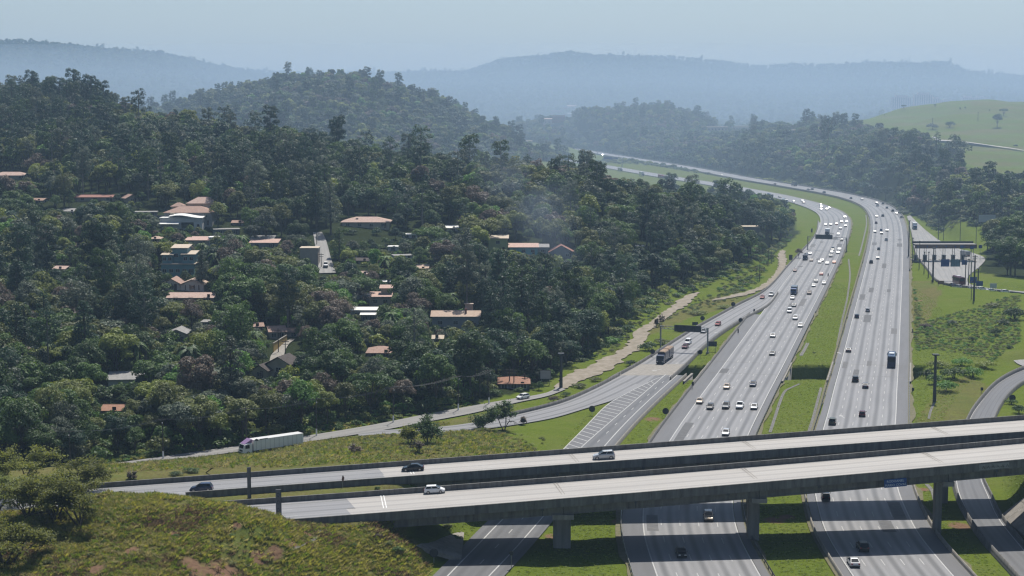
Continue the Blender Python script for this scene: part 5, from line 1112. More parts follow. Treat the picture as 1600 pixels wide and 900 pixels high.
# labels that single each tree out: look, then rank beside a landmark one can find
LANDM = [('the salmon roof at the frame edge', 14, 274), ('the dark red roof', 148, 309), ('the terracotta villa', 300, 320), ('the white modern house', 283, 346), ('the teal house', 278, 412), ('the half timbered house', 283, 442), ('the long salmon roof', 298, 461), ('the village street', 503, 390),
         ('the lawn villa', 571, 343), ('the pink slab roof', 594, 466), ('the tan tiled house', 712, 495), ('the pyramid roof', 593, 545), ('the yellow green house', 778, 378), ('the turquoise house', 818, 386), ('the red gable', 877, 390), ('the walled lane', 440, 545), ('the dark brown gables', 412, 575),
         ('the orange bungalow', 803, 592), ('the white walled shed', 200, 596), ('the smoke', 905, 430), ('the dirt track', 1010, 520), ('the ramp gantry', 1075, 514), ('the grassy bunker', 1174, 356), ('the motorway curve', 1290, 335), ('the parked lorry', 430, 700), ('the skyline ridge', 90, 140), ('the hill saddle', 330, 195), ('the hazy hill foot', 620, 240), ('the forest corner', 60, 690), ('the lamp post bend', 620, 655)]
ORD = ['first', 'second', 'third', 'fourth', 'fifth', 'sixth', 'seventh', 'eighth', 'ninth', 'tenth', 'eleventh', 'twelfth', 'thirteenth', 'fourteenth', 'fifteenth', 'sixteenth', 'seventeenth', 'eighteenth', 'nineteenth', 'twentieth']
def ordw(i): return ORD[i] if i < 20 else 'twenty-' + ORD[min(i - 20, 8)]
def landmark_labels(px, desc):
    keys = []
    for (x, y) in px:
        d = [(x - a) ** 2 + (y - b) ** 2 for _, a, b in LANDM]; j = int(np.argmin(d)); dx, dy = x - LANDM[j][1], y - LANDM[j][2]
        side = ('above' if dy < 0 else 'below') if abs(dy) > abs(dx) else ('left of' if dx < 0 else 'right of'); keys.append((j, side, math.sqrt(d[j])))
    out = [None] * len(px); groups = {}
    for i, (j, s, dd) in enumerate(keys): groups.setdefault((desc[i], j, s), []).append((dd, i))
    for (ds, j, s), l in groups.items():
        for rk, (dd, i) in enumerate(sorted(l)): out[i] = '%s, %s%s %s' % (ds, (ordw(rk) + ' ') if len(l) > 1 else '', s, LANDM[j][0])
    return out
si = np.where(single)[0]
WORD = {'euc': 'eucalyptus tree', 'pine': 'conifer', 'palm': 'palm tree'}
lab = landmark_labels(A_px[si], ['%s %s %s' % (A_c[i], SHAPE[A_k[i]], WORD.get(A_k[i], 'forest tree')) for i in si])
GRP = {'broadleaf_tree': 'broadleaf trees on the wooded hillside', 'eucalyptus_tree': 'eucalyptus trees on the wooded hillside', 'pine_tree': 'conifers on the wooded hillside', 'palm_tree': 'palms on the wooded hillside', 'bush': 'bushes on the wooded hillside'}
for l, i in zip(lab, si):
    put_tree(A_k[i], A_c[i], A_q[i, 0], A_q[i, 1], A_z[i], A_s[i], RNG.uniform(0, 6.28), l, GRP[KNAME[A_k[i]]], 0 if A_q[i, 1] < 800 else 1, int(RNG.integers(0, 2)), RNG.uniform(.9, 1.12))
KL = ['round', 'tall', 'spread', 'clumpy', 'euc', 'pine', 'palm', 'bush']
def mass(name, label, q, Z, kd, cl, sc, lod, collname):
    vr = (RNG.random(len(kd)) < .35).astype(int) if lod < 2 else np.zeros(len(kd), int); combos = sorted(set(zip(kd, cl, vr))); coll = proto_coll(collname, [(k, c, lod, int(v)) for k, c, v in combos]); ix = {c: i for i, c in enumerate(combos)}; idx = [ix[c] for c in zip(kd, cl, vr)]
    s3 = np.stack([sc, sc, sc * RNG.uniform(.88, 1.15, len(sc))], 1)
    return scatter(name, label, 'forest', np.c_[q, Z], RNG.uniform(0, 6.28, len(q)), s3, idx, coll)
m1 = ~single & (A_q[:, 1] < 720); m2 = ~single & ~m1
mass('hillside_forest', 'dense mixed forest covering the lower wooded hillside between the houses', A_q[m1], A_z[m1], A_k[m1], A_c[m1], A_s[m1], 1, 'mass_near')
mass('hillside_forest', 'dense mixed forest covering the upper wooded hillside and its ridge', A_q[m2], A_z[m2], A_k[m2], A_c[m2], A_s[m2], 1, 'mass_near_upper')
def far_mass(name, label, poly, y0, y1, step, pxr, lod, cn, smin=.65, smax=1.15, euc=.03, marg=4, bushy=0.0):
    q = jgrid(poly, y0, y1, step, pxr); q = q[road_clear(q, marg)]; Z = hgt(q[:, 0], q[:, 1]); n = len(q)
    kd = np.array(['round', 'clumpy', 'tall', 'spread'], object)[RNG.choice(4, n, p=[.42, .34, .08, .16])]; kd[RNG.random(n) < euc * (.5 + 1.2 * (vnoise(q[:, 0] / 120, q[:, 1] / 120, 31) > -.05))] = 'euc'; kd[RNG.random(n) < bushy] = 'round'
    cl = choose_cols(q, kd); sc = RNG.uniform(smin, smax, n); H = np.array([HT[k] for k in kd]) * sc; R = np.array([RAD[k] for k in kd]) * sc
    g = keep_ok(q[:, 0], q[:, 1], Z, H, R)
    return q[g], Z[g], kd[g], cl[g], sc[g]
d_ = far_mass('', '', FOREST_B, 1480, 2600, 10.0, (-140, 920), 2, 'b'); mass('hazy_hill_forest', 'hazy forest covering the rounded hill behind the village', *d_, 2, 'mass_hill')
d_ = far_mass('', '', FOREST_C, 1000, 3200, 10.5, (790, 1760), 2, 'c', smin=.7, smax=1.15)
# the biggest trees beyond the bend stand as individuals
a_, p_ = visible_area(d_[0], d_[1], d_[2], d_[4]); o_ = np.argsort(-a_)[:70]; o_ = o_[d_[0][o_, 1] < 1900]
LANDM[:] = [('the motorway curve', 1380, 320), ('the far carriageway', 1180, 275), ('the toll canopy', 1475, 380), ('the billboard', 1541, 340), ('the pasture road', 1530, 228), ('the pasture hill', 1400, 180), ('the far knoll', 1035, 170), ('the frame edge', 1590, 300), ('the embankment mound', 990, 230)]
lb_ = landmark_labels(p_[o_], ['%s %s far bank tree' % (d_[3][i], SHAPE[d_[2][i]]) for i in o_]); msk = np.ones(len(d_[0]), bool); msk[o_] = False
for l, i in zip(lb_, o_): put_tree(d_[2][i], d_[3][i], d_[0][i, 0], d_[0][i, 1], d_[1][i], d_[4][i], RNG.uniform(0, 6.28), l, 'trees on the wooded bank beyond the motorway', 1, 0)
mass('far_bank_forest', 'forest on the banks and knoll beyond the motorway bend', *[v[msk] for v in d_], 2, 'mass_bank')
e_q, e_z, e_k, e_s = stand(FOREST_D, 768, 935, 6.8, (1500, 1760), smin=1.0, smax=1.5); e_k[np.isin(e_k, ['euc', 'palm', 'pine'])] = 'clumpy'; e_c = np.where(RNG.random(len(e_q)) < .5, 'deep green', np.where(RNG.random(len(e_q)) < .5, 'mid green', 'olive')).astype(object)
LANDM[:] = [('the white board', 1551, 447), ('the blue signs', 1525, 440), ('the billboard', 1541, 341), ('the frame edge', 1596, 400)]; a_, p_ = visible_area(e_q, e_z, e_k, e_s); big_ = a_ > 1
for l, i in zip(landmark_labels(p_[big_], ['%s %s tree by the toll road' % (e_c[i], SHAPE[e_k[i]]) for i in np.where(big_)[0]]), np.where(big_)[0]): put_tree(e_k[i], e_c[i], e_q[i, 0], e_q[i, 1], e_z[i], e_s[i], RNG.uniform(0, 6.28), l, 'trees beside the toll road', 0, int(RNG.integers(0, 2)))
# distant mountains: one mass
def ridge_mass(label, y0, y1, step, pxr, cn, zmin, sc0):
    poly = [(pxr[0], y0), (pxr[1], y0), (pxr[1], y1), (pxr[0], y1)]; q = jgrid(poly, y0, y1, step, pxr); Z = hgt(q[:, 0], q[:, 1]); g = Z > zmin; q, Z = q[g], Z[g]; n = len(q)
    kd = np.array(['round', 'tall', 'clumpy', 'euc'], object)[RNG.choice(4, n, p=[.6, .1, .28, .02])]; cl = np.where(RNG.random(n) < .5, 'deep green', np.where(RNG.random(n) < .5, 'mid green', 'olive')).astype(object); mass('mountain_forest', label, q, Z, kd, cl, RNG.uniform(.8, 1.3, n) * sc0, 3, cn)
ridge_mass('forest on the hazy mountains along the skyline', 5000, 7400, 26, (-40, 1640), 'mass_ridge', 40, 1.15)
ridge_mass('misty woodland on the plain before the mountains', 3200, 5000, 34, (-40, 1640), 'mass_plain', -5, 1.2)
# ------------------------------------------------------------------ vehicles (x right, y forward, z up; origin on the ground at the middle)
PAINTS = {n: mat('car_paint_' + n, c, .26, metal=.25 if n in ('silver', 'grey', 'beige') else 0, coat=.2, spec=.35) for n, c in dict(white=(.70, .70, .69), silver=(.42, .43, .44), grey=(.13, .135, .14), black=(.012, .013, .015), red=(.25, .025, .02), maroon=(.09, .012, .018), blue=(.03, .07, .19), navy=(.015, .025, .06), beige=(.40, .33, .26), orange=(.45, .12, .03), olive=(.05, .055, .025), brown=(.10, .06, .04), purple=(.24, .15, .27)).items()}
M_CGLASS = mat('car_glass', (.012, .015, .018), .17, spec=.22); M_TYRE = mat('tyre_rubber', (.015, .015, .016), .8); M_RIM = mat('wheel_rim', (.35, .35, .36), .35, metal=.8)
M_HEAD = mat('headlight_lens', (.75, .75, .72), .1, spec=.8); M_TAIL = mat('tail_light_lens', (.25, .01, .01), .25); M_TRIM = mat('black_trim', (.015, .015, .017), .6); M_TARP = mat('tarpaulin_brown', (.27, .19, .13), .8, noise=.3, nscale=1); M_PLATE = mat('number_plate', (.5, .5, .5), .5)
def wheel_meshes(r, w):
    b = MB(); b.tube([(-w / 2, 0, 0), (w / 2, 0, 0)], r, 12); c = MB(); c.tube([(-w / 2 - .012, 0, 0), (w / 2 + .012, 0, 0)], r * .6, 8); return b.mesh('tyre', M_TYRE), c.mesh('rim', M_RIM)
WH = {k: wheel_meshes(*v) for k, v in dict(car=(.32, .22), suv=(.37, .25), truck=(.5, .32)).items()}
def loft(b, secs, m=0):
    """closed hull through cross sections, each a list of points in order"""
    n = len(secs[0]); base = len(b.v)
    for s in secs: b.v += [tuple(p) for p in s]
    for i in range(len(secs) - 1):
        for k in range(n): b.f.append((base + i * n + k, base + i * n + (k + 1) % n, base + (i + 1) * n + (k + 1) % n, base + (i + 1) * n + k)); b.m.append(m)
    b.f.append(tuple(base + k for k in range(n))[::-1]); b.m.append(m); b.f.append(tuple(base + (len(secs) - 1) * n + k for k in range(n))); b.m.append(m)
CARS = dict(hatchback=(3.95, 1.70, 1.50, [-1.0, -1.0], (-1.88, -1.45, .30, 1.18), .98, .86), sedan=(4.45, 1.76, 1.45, None, (-1.75, -.95, .26, 1.15), .95, .88), suv=(4.45, 1.84, 1.70, None, (-2.12, -1.75, .14, 1.12), 1.10, 1.0), van=(4.6, 1.80, 1.88, None, (-2.2, -2.1, .95, 1.6), 1.1, 1.0), pickup=(5.2, 1.86, 1.78, None, (-.75, -.6, .65, 1.35), 1.1, 1.02), wagon=(4.4, 1.74, 1.48, None, (-2.1, -1.6, .26, 1.15), .96, .88))
CM = {}
def car_parts(kind):
    if kind in CM: return CM[kind]
    L, Wd, H, _, (r0, r1, f1, f0), belt, hood = CARS[kind]; w = Wd / 2; y0, y1 = -L / 2, L / 2; zb = .24
    # lower body: section points go round from left sill over the deck to the right sill
    def sec(y, wz, zt, zl, nar=0): a = w - nar; return [(-a + .06, y, zl), (-a, y, zl + .18), (-a, y, zt - .16), (-a + .1, y, zt), (a - .1, y, zt), (a, y, zt - .16), (a, y, zl + .18), (a - .06, y, zl)]
    tailz = belt if kind in ('hatchback', 'suv', 'van', 'wagon') else belt - .02
    b = MB(); loft(b, [sec(y0, 0, tailz - .22, .38, .12), sec(y0 + .12, 0, tailz - .04, zb, .03), sec(y0 + .5, 0, tailz, zb), sec(r1, 0, belt, zb), sec(f1, 0, belt, zb), sec(f0, 0, belt - .03, zb), sec(y1 - .45, 0, hood - .06, zb, .02), sec(y1 - .12, 0, hood - .2, zb, .07), sec(y1, 0, hood - .36, .36, .16)])
    wt = w * .76
    cab0 = [(-w + .07, r0, belt - .02), (w - .07, r0, belt - .02), (w - .07, f0, belt - .04), (-w + .07, f0, belt - .04)]; cab1 = [(-wt, r1, H - .03), (wt, r1, H - .03), (wt, f1, H - .04), (-wt, f1, H - .04)]
    b.hexa(cab0 + cab1); mid = .5 * (r1 + f1); b.hexa([(-wt + .02, r1 + .05, H - .05), (wt - .02, r1 + .05, H - .05), (wt - .02, f1 - .05, H - .06), (-wt + .02, f1 - .05, H - .06), (-wt + .12, r1 + .2, H), (wt - .12, r1 + .2, H), (wt - .12, f1 - .2, H - .01), (-wt + .12, f1 - .2, H - .01)])
    if kind == 'pickup': b.box(-w + .04, w - .04, y0 + .05, r0 - .05, belt - .04, belt + .02)
    body = b.mesh('body', PAINTS['white'], False)
    g = {}
    def pane(name, a, b_, c, d, ins=.1, off=.015):
        A, B_, C, D = map(Vector, (a, b_, c, d)); ce = (A + B_ + C + D) / 4; nn = (B_ - A).cross(D - A).normalized(); q = MB(); q.quad(*[p + (ce - p) * ins + nn * off for p in (A, B_, C, D)]); g[name] = q.mesh(name, M_CGLASS)
    V = lambda p: p
    pane('windscreen', cab0[2], cab0[3], cab1[3], cab1[2]); pane('rear_window', cab0[0], cab0[1], cab1[1], cab1[0], .14)
    sidel = (cab0[3], cab0[0], cab1[0], cab1[3]); sider = (cab0[1], cab0[2], cab1[2], cab1[1]); q = MB()
    for s4 in (sidel, sider):
        A, B_, C, D = map(Vector, s4); nn = (B_ - A).cross(D - A).normalized()
        for u0, u1 in ((.06, .47), (.51, .94)):
            P_ = lambda u, v: (A + (B_ - A) * u) * (1 - v) + (D + (C - D) * u) * v + nn * .015
            q.quad(P_(u0, .12), P_(u1, .12), P_(u1, .86), P_(u0, .86))
    g['side_windows'] = q.mesh('side_windows', M_CGLASS)
    hl = MB(); hl.box(-.19, .19, -.05, .06, -.08, .08); tl = MB(); tl.box(-.17, .17, -.05, .05, -.1, .1)
    bm = MB(); bm.box(-w + .06, w - .06, y1 - .04, y1 + .03, .3, .44); bm.box(-w + .06, w - .06, y0 - .03, y0 + .05, .32, .46); bm.box(-.4, .4, y1 + .002, y1 + .02, .46, .56)
    mr = MB()
    for s in (-1, 1): mr.box(s * (w + .09) - .1, s * (w + .09) + .1, f0 - .38, f0 - .24, belt, belt + .15)
    CM[kind] = (body, g, hl.mesh('headlight', M_HEAD), tl.mesh('tail_light', M_TAIL), bm.mesh('bumper_trim', M_TRIM), mr.mesh('mirrors', M_TRIM)); return CM[kind]
def put_wheel(root, k, x, y, r): 
    t = link('wheel', WH[k][0], root, (x, y, r)); link('rim', WH[k][1], t)
def car(kind, paint, loc, rz, label, group, detail=True, tilt=0.0):
    L, Wd, H = CARS[kind][:3]; body, g, hl, tl, bm, mr = car_parts(kind); belt, hood = CARS[kind][5:7]
    r = empty({'suv': 'suv', 'pickup': 'pickup', 'van': 'van'}.get(kind, kind + '_car' if kind != 'wagon' else 'estate_car'), loc, rz, label, 'car' if kind not in ('van', 'pickup') else kind, group); r.rotation_euler = (0, 0, rz) if not tilt else (tilt, 0, rz)
    link('body', body, r, mat=PAINTS[paint])
    for n, me in g.items(): link(n, me, r)
    w = Wd / 2; wk = 'suv' if kind in ('suv', 'pickup') else 'car'; rr = .37 if wk == 'suv' else .32
    for sx in (-1, 1):
        for y in (L / 2 - .82, -L / 2 + .8): put_wheel(r, wk, sx * (w - .1), y, rr)
    if detail:
        for sx in (-1, 1): link('headlight', hl, r, (sx * (w - .36), L / 2 - .1, hood - .26)); link('tail_light', tl, r, (sx * (w - .26), -L / 2 + .05, belt - .22))
        link('bumper_trim', bm, r); link('mirrors', mr, r)
    return r
def truck(loc, rz, label, group, L=9.0, Wd=2.5, H=3.7, cab='white', cargo='white', form='box', cabl=2.1, trailer2=False, name='truck'):
    r = empty(name, loc, rz, label, 'bus' if form == 'bus' else 'truck', group); w = Wd / 2; y1 = L / 2; y0 = -L / 2
    if form == 'bus':
        b = MB(); loft(b, [[(-w, y, .35), (-w, y, H - .3), (-w + .25, y, H), (w - .25, y, H), (w, y, H - .3), (w, y, .35)] for y in (y0, y0 + .3, y1 - .5)] + [[(-w + .1, y1, .4), (-w + .1, y1, H * .5), (-w + .3, y1 - .2, H - .15), (w - .3, y1 - .2, H - .15), (w - .1, y1, H * .5), (w - .1, y1, .4)]]); b.build('body', PAINTS[cab], r)
        b = MB(); b.quad((w - .25, y1 + .02, H * .42), (-w + .25, y1 + .02, H * .42), (-w + .35, y1 - .12, H - .35), (w - .35, y1 - .12, H - .35)); b.build('windscreen', M_CGLASS, r)
        b = MB(); b.box(-w + .25, w - .25, y0 - .03, y0, H * .5, H - .4); b.build('rear_window', M_CGLASS, r)
        for sx in (-1, 1):
            n = int(L / 1.5)
            for i in range(n): b = MB(); ya = y0 + .4 + (L - 1.2) * i / n; b.box(sx * w - .02, sx * w + .02, ya, ya + (L - 1.2) / n - .12, H * .48, H - .55); b.build('side_window', M_CGLASS, r)
        b = MB(); b.box(-w + .5, w - .5, -1.2, 1.6, H - .02, H + .25); b.box(-w - .25, -w - .02, y1 - .3, y1 - .15, H * .6, H * .85); b.box(w + .02, w + .25, y1 - .3, y1 - .15, H * .6, H * .85); b.build('roof_unit', PAINTS['white'], r)
        ax = (y1 - 2.4, y0 + 3.2, y0 + 1.9)
    else:
        c0 = y1 - cabl; b = MB(); ch = min(H, 2.9)
        loft(b, [[(-w + .05, y, .45), (-w + .05, y, zt - .15), (-w + .2, y, zt), (w - .2, y, zt), (w - .05, y, zt - .15), (w - .05, y, .45)] for y, zt in ((c0, ch), (c0 + cabl * .55, ch), (y1 - .25, ch - .25), (y1 - .05, ch * .58), (y1, .9))]); b.build('cab', PAINTS[cab], r)
        b = MB(); b.quad((w - .3, y1 - .06, ch * .6), (-w + .3, y1 - .06, ch * .6), (-w + .35, y1 - .2, ch - .35), (w - .35, y1 - .2, ch - .35)); b.build('windscreen', M_CGLASS, r)
        for sx in (-1, 1): b = MB(); b.box(sx * (w - .05) - .03, sx * (w - .05) + .03, c0 + .7, y1 - .5, ch * .58, ch - .4); b.build('side_window', M_CGLASS, r)
        b = MB(); b.box(-w + .1, w - .1, y1 - .02, y1 + .08, .35, .75); b.box(-.7, .7, y1 - .03, y1 + .02, .95, 1.35); b.build('grille', M_TRIM, r)
        for sx in (-1, 1): b = MB(); b.box(sx * .85 - .2, sx * .85 + .2, y1, y1 + .1, .78, .98); b.build('headlight', M_HEAD, r)
        b = MB(); b.box(-.45, .45, y0 + .1, c0 + .3, .7, .95); b.build('chassis', M_TRIM, r)
        parts = [(y0, c0 - .35)] if not trailer2 else [(y0, y0 + (c0 - y0) * .47), (y0 + (c0 - y0) * .53, c0 - .3)]
        for ya, yb in parts:
            if form == 'tank':
                b = MB(); b.tube([(0, ya, 2.05), (0, ya + .3, 2.05), (0, yb - .3, 2.05), (0, yb, 2.05)], [.8, 1.15, 1.15, .8], 14); b.build('tank', PAINTS[cargo], r, smooth=False); b = MB(); b.box(-.3, .3, ya + 1, yb - 1, 3.15, 3.32); b.build('catwalk', M_TRIM, r)
            elif form == 'open':
                b = MB(); b.box(-w, w, ya, yb, 1.0, 1.15)
                for q in ((-w, -w + .08, ya, yb), (w - .08, w, ya, yb), (-w + .08, w - .08, ya, ya + .08), (-w + .08, w - .08, yb - .08, yb)): b.box(*q, 1.15, H - .12)
                b.build('cargo_body', PAINTS[cargo], r); b = MB(); b.hexa([(-w - .03, ya - .02, H - .3), (w + .03, ya - .02, H - .3), (w + .03, yb + .02, H - .3), (-w - .03, yb + .02, H - .3), (-w * .6, ya, H + .12), (w * .6, ya, H + .12), (w * .6, yb, H + .12), (-w * .6, yb, H + .12)]); b.build('tarpaulin', M_TARP, r)
            else:
                b = MB(); b.box(-w, w, ya, yb, 1.0, H); b.build('cargo_box', PAINTS[cargo], r); b = MB()
                for q in np.arange(ya + .6, yb - .3, 1.2):
                    for sx in (-1, 1): b.box(sx * w - .025, sx * w + .025, q - .03, q + .03, 1.05, H - .05)
                b.box(-w + .05, w - .05, ya - .03, ya, 1.1, H - .1); b.build('ribs', PAINTS['silver' if cargo == 'white' else cargo], r); b = MB(); b.box(-w + .15, w - .15, ya - .05, ya - .03, .55, .75); b.build('tail_bar', M_TAIL, r)
        ax = (y1 - 1.2,) + ((c0 - 1.4,) if L > 11 else ()) + (y0 + 1.0, y0 + 2.2) + ((y0 + 3.4,) if L > 13 else ())
    for y in ax:
        for sx in (-1, 1): put_wheel(r, 'truck', sx * (w - .2), y, .5)
    return r
def motorbike(loc, rz, label):
    r = empty('motorcycle', loc, rz, label, 'motorcycle')
    for y in (-.68, .68): b = MB(); b.tube([(-.07, y, .31), (.07, y, .31)], .31, 12); b.build('wheel', M_TYRE, r)
    b = MB(); loft(b, [[(-.05, -.7, .6), (-.1, -.7, .75), (.1, -.7, .75), (.05, -.7, .6)], [(-.12, -.1, .45), (-.14, -.1, .82), (.14, -.1, .82), (.12, -.1, .45)], [(-.15, .3, .5), (-.16, .3, .95), (.16, .3, .95), (.15, .3, .5)], [(-.06, .62, .62), (-.08, .62, .9), (.08, .62, .9), (.06, .62, .62)]]); b.build('body', PAINTS['black'], r)
    b = MB(); b.tube([(-.36, .38, 1.05), (0, .5, 1.02), (.36, .38, 1.05)], .025, 5); b.tube([(0, .5, 1.0), (0, .7, .35)], .035, 5); b.build('handlebar', M_STEEL, r)
    p = empty('person', loc, rz, 'rider in dark clothes and helmet seated on the motorcycle', 'person'); me = bpy.data.meshes.new('rider_body')
    J = [(0, -.18, .88), (0, -.1, 1.2), (0, -.02, 1.42), (0, .02, 1.52), (0, .03, 1.66), (-.2, -.02, 1.4), (-.3, .12, 1.18), (-.34, .36, 1.08), (.2, -.02, 1.4), (.3, .12, 1.18), (.34, .36, 1.08), (-.14, -.12, .86), (-.24, .22, .78), (-.2, .02, .38), (-.2, .16, .32), (.14, -.12, .86), (.24, .22, .78), (.2, .02, .38), (.2, .16, .32)]
    E = [(0, 1), (1, 2), (2, 3), (3, 4), (2, 5), (5, 6), (6, 7), (2, 8), (8, 9), (9, 10), (0, 11), (11, 12), (12, 13), (13, 14), (0, 15), (15, 16), (16, 17), (17, 18)]; RR = [.16, .17, .16, .07, .13, .075, .06, .045, .075, .06, .045, .1, .085, .06, .05, .1, .085, .06, .05]
    me.from_pydata(J, E, []); o = link('body', me, p); md = o.modifiers.new('skin', 'SKIN')
    for i, q in enumerate(RR): me.skin_vertices[0].data[i].radius = (q, q)
    me.skin_vertices[0].data[0].use_root = True; o.modifiers.new('sub', 'SUBSURF').levels = 1; me.materials.append(M_TRIM)
    b = MB(); b.tube([(0, .03, 1.56), (0, .03, 1.62), (0, .03, 1.74), (0, .03, 1.82)], [.1, .145, .15, .06], 10); b.build('helmet', PAINTS['grey'], p, smooth=True)
# ---- positions read from the photograph: column, row of the tyres, type, colour
ONC = [(1066.5, 873, 'sedan', 'black'), (1107.5, 816, 'suv', 'beige'), (1071, 787, 'hatchback', 'black'), (1133, 682, 'hatchback', 'silver'), (1092, 632, 'hatchback', 'beige'), (1108.4, 641, 'hatchback', 'black'), (1133, 640, 'suv', 'grey'), (1154.7, 640, 'pickup', 'white'), (1177.4, 641, 'sedan', 'silver'), (1134.5, 609, 'hatchback', 'beige'), (1175.5, 605, 'sedan', 'navy'), (1206, 556, 'sedan', 'grey'), (1207, 528, 'sedan', 'silver'), (1250, 512, 'hatchback', 'white'), (1242, 500.5, 'suv', 'white'), (1233, 489.5, 'van', 'white'), (1240, 480, 'sedan', 'grey'), (1237.7, 468.5, 'hatchback', 'white'), (1264, 460.7, 'suv', 'brown'), (1271, 448.7, 'hatchback', 'white'), (1274.5, 441.7, 'sedan', 'grey'), (1287, 444.8, 'hatchback', 'white'), (1283, 430.6, 'sedan', 'red'), (1303, 412, 'hatchback', 'orange'), (1292, 413.7, 'sedan', 'white'), (1280.5, 411.7, 'hatchback', 'white'), (1284, 409, 'sedan', 'silver'), (1267.5, 408.8, 'hatchback', 'brown'), (1265.5, 398.5, 'sedan', 'silver'), (1297.5, 402.3, 'suv', 'grey'), (1299.5, 396, 'hatchback', 'white'), (1309, 397, 'sedan', 'silver'), (1311, 391.5, 'hatchback', 'white'), (1301, 392, 'van', 'grey'), (1315, 377, 'sedan', 'black'), (1309.7, 367.7, 'hatchback', 'white'), (1313, 358.7, 'sedan', 'navy'), (1321, 355, 'sedan', 'black'), (1323, 348.5, 'hatchback', 'white'), (1315, 348.5, 'sedan', 'beige'), (1307, 351.7, 'hatchback', 'red'), (1298, 352.8, 'sedan', 'grey'), (1290, 352.8, 'hatchback', 'white'), (1320.5, 341, 'sedan', 'grey'), (1283.5, 328.5, 'hatchback', 'white'), (1284, 324.5, 'sedan', 'silver'), (1283, 321, 'hatchback', 'white'), (1292.5, 328.5, 'sedan', 'grey'), (1296, 326.5, 'hatchback', 'silver'), (1256.5, 318, 'sedan', 'maroon'), (1254.5, 315, 'sedan', 'silver'), (1240.7, 316, 'hatchback', 'white'), (1219.5, 309, 'sedan', 'black')]
RAMPC = [(1241.6, 425, 'hatchback', 'maroon'), (1204, 463.5, 'pickup', 'white'), (1190, 467.5, 'hatchback', 'red'), (1120, 509.7, 'hatchback', 'red'), (1097.7, 521, 'sedan', 'silver'), (1073, 539, 'van', 'white'), (1068.8, 545.4, 'sedan', 'maroon')]
DEP = [(1337, 888, 'sedan', 'silver'), (1351, 864, 'suv', 'black'), (1291, 783, 'wagon', 'black'), (1300, 665, 'suv', 'olive'), (1347, 652, 'hatchback', 'maroon'), (1352, 607.6, 'sedan', 'navy'), (1336.4, 597.7, 'suv', 'black'), (1325.5, 551, 'sedan', 'grey'), (1338.5, 497.7, 'hatchback', 'navy'), (1355.7, 488, 'hatchback', 'silver'), (1361, 412, 'suv', 'black'), (1371.5, 405.5, 'sedan', 'navy'), (1372.9, 391, 'hatchback', 'grey'), (1384.7, 376.8, 'suv', 'silver'), (1377.3, 366.3, 'sedan', 'black'), (1376.7, 361.5, 'hatchback', 'blue'), (1386, 362, 'sedan', 'grey'), (1367, 364, 'sedan', 'navy'), (1369, 349.8, 'hatchback', 'maroon'), (1370, 339.8, 'sedan', 'black'), (1379.3, 338.8, 'suv', 'grey'), (1408.3, 341, 'hatchback', 'silver'), (1401, 335, 'sedan', 'navy'), (1409, 332.7, 'hatchback', 'grey'), (1395, 331, 'suv', 'black'), (1386, 326, 'hatchback', 'grey'), (1371.4, 322.7, 'van', 'white'), (1370, 318.5, 'sedan', 'black'), (1380, 319.5, 'hatchback', 'grey'), (1347.6, 313, 'sedan', 'navy'), (1330.3, 311, 'hatchback', 'black'), (1288.7, 302, 'suv', 'navy'), (1264, 297.3, 'sedan', 'black'), (1270, 297, 'suv', 'grey'), (1211.7, 289, 'hatchback', 'maroon'), (1128, 275, 'sedan', 'navy'), (1076, 265.5, 'sedan', 'silver'), (1065, 262.5, 'suv', 'grey'), (1028, 259, 'van', 'grey'), (975, 247.8, 'suv', 'black'), (942, 243, 'sedan', 'grey'), (934, 239.8, 'hatchback', 'navy')]
def heading(line, p, back):
    d = (line[:, 0] - p.x) ** 2 + (line[:, 1] - p.y) ** 2; i = int(np.clip(np.argmin(d), 1, len(line) - 2)); t_ = line[i + 1] - line[i - 1]; a = math.atan2(t_[1], t_[0]) - math.pi / 2; nr = normals(line)[i]; lat = (p.x - line[i, 0]) * nr[0] + (p.y - line[i, 1]) * nr[1]
    return a + (math.pi if back else 0), lat, float(arclen(line)[i])
LN = ['first', 'second', 'third', 'fourth', 'fifth', 'outermost']
def convoy(lst, line, back, where, grp, wid, sgn):
    info = []
    for px, py, kd, col in lst:
        half = CARS[kd][0] / 2; p = P(px, py - (1.5 if back else 0)); rz, lat, s = heading(line, p, back)
        q = P(px, py); f = Vector((-math.sin(rz), math.cos(rz), 0)); q = q - f * half if back else q + f * half            # the row read is that of the bumper nearest the camera
        info.append([q, rz, s, kd, col, int(np.clip((sgn * lat) / wid * 5, 0, 5)) if wid else 0, py])
    byl = {}
    for i, v in enumerate(info): byl.setdefault((v[5], v[3], v[4]), []).append((v[2], i))
    for (ln, kd, col), l in byl.items():
        for k, (s, i) in enumerate(sorted(l)):
            v = info[i]; nm = {'suv': 'SUV', 'wagon': 'estate car'}.get(kd, kd)
            lb = '%s %s%s' % (col, nm, (', ' + ordw(k) + ' of its kind') if len(l) > 1 else '') + (' in the %s lane from the median, %s' % (LN[ln], where) if wid else ' ' + where)
            z = .0 if back else .0; car(kd, col, (v[0].x, v[0].y, .004), v[1], lb, grp, v[6] > 440)
convoy(ONC, LC_R, True, 'oncoming side', 'cars on the oncoming carriageway', WLC, -1)
convoy(DEP, RC_L, False, 'departing side', 'cars on the departing carriageway', WRC, 1)
RPC = np.vstack([.5 * (RP_L + RP_R)])[::-1]
convoy(RAMPC, RPC, True, 'on the exit ramp', 'cars on the exit ramp', 0, 1)
def road_truck(px, py, line, back, label, group=None, **kw):
    q = P(px, py); rz, lat, s = heading(line, q, back); f = Vector((-math.sin(rz), math.cos(rz), 0)); L = kw.get('L', 9.0); q = q - f * (L / 2) if back else q + f * (L / 2)
    return truck((q.x, q.y, .004), rz, label, group, **kw)
TG = 'lorries on the motorway'
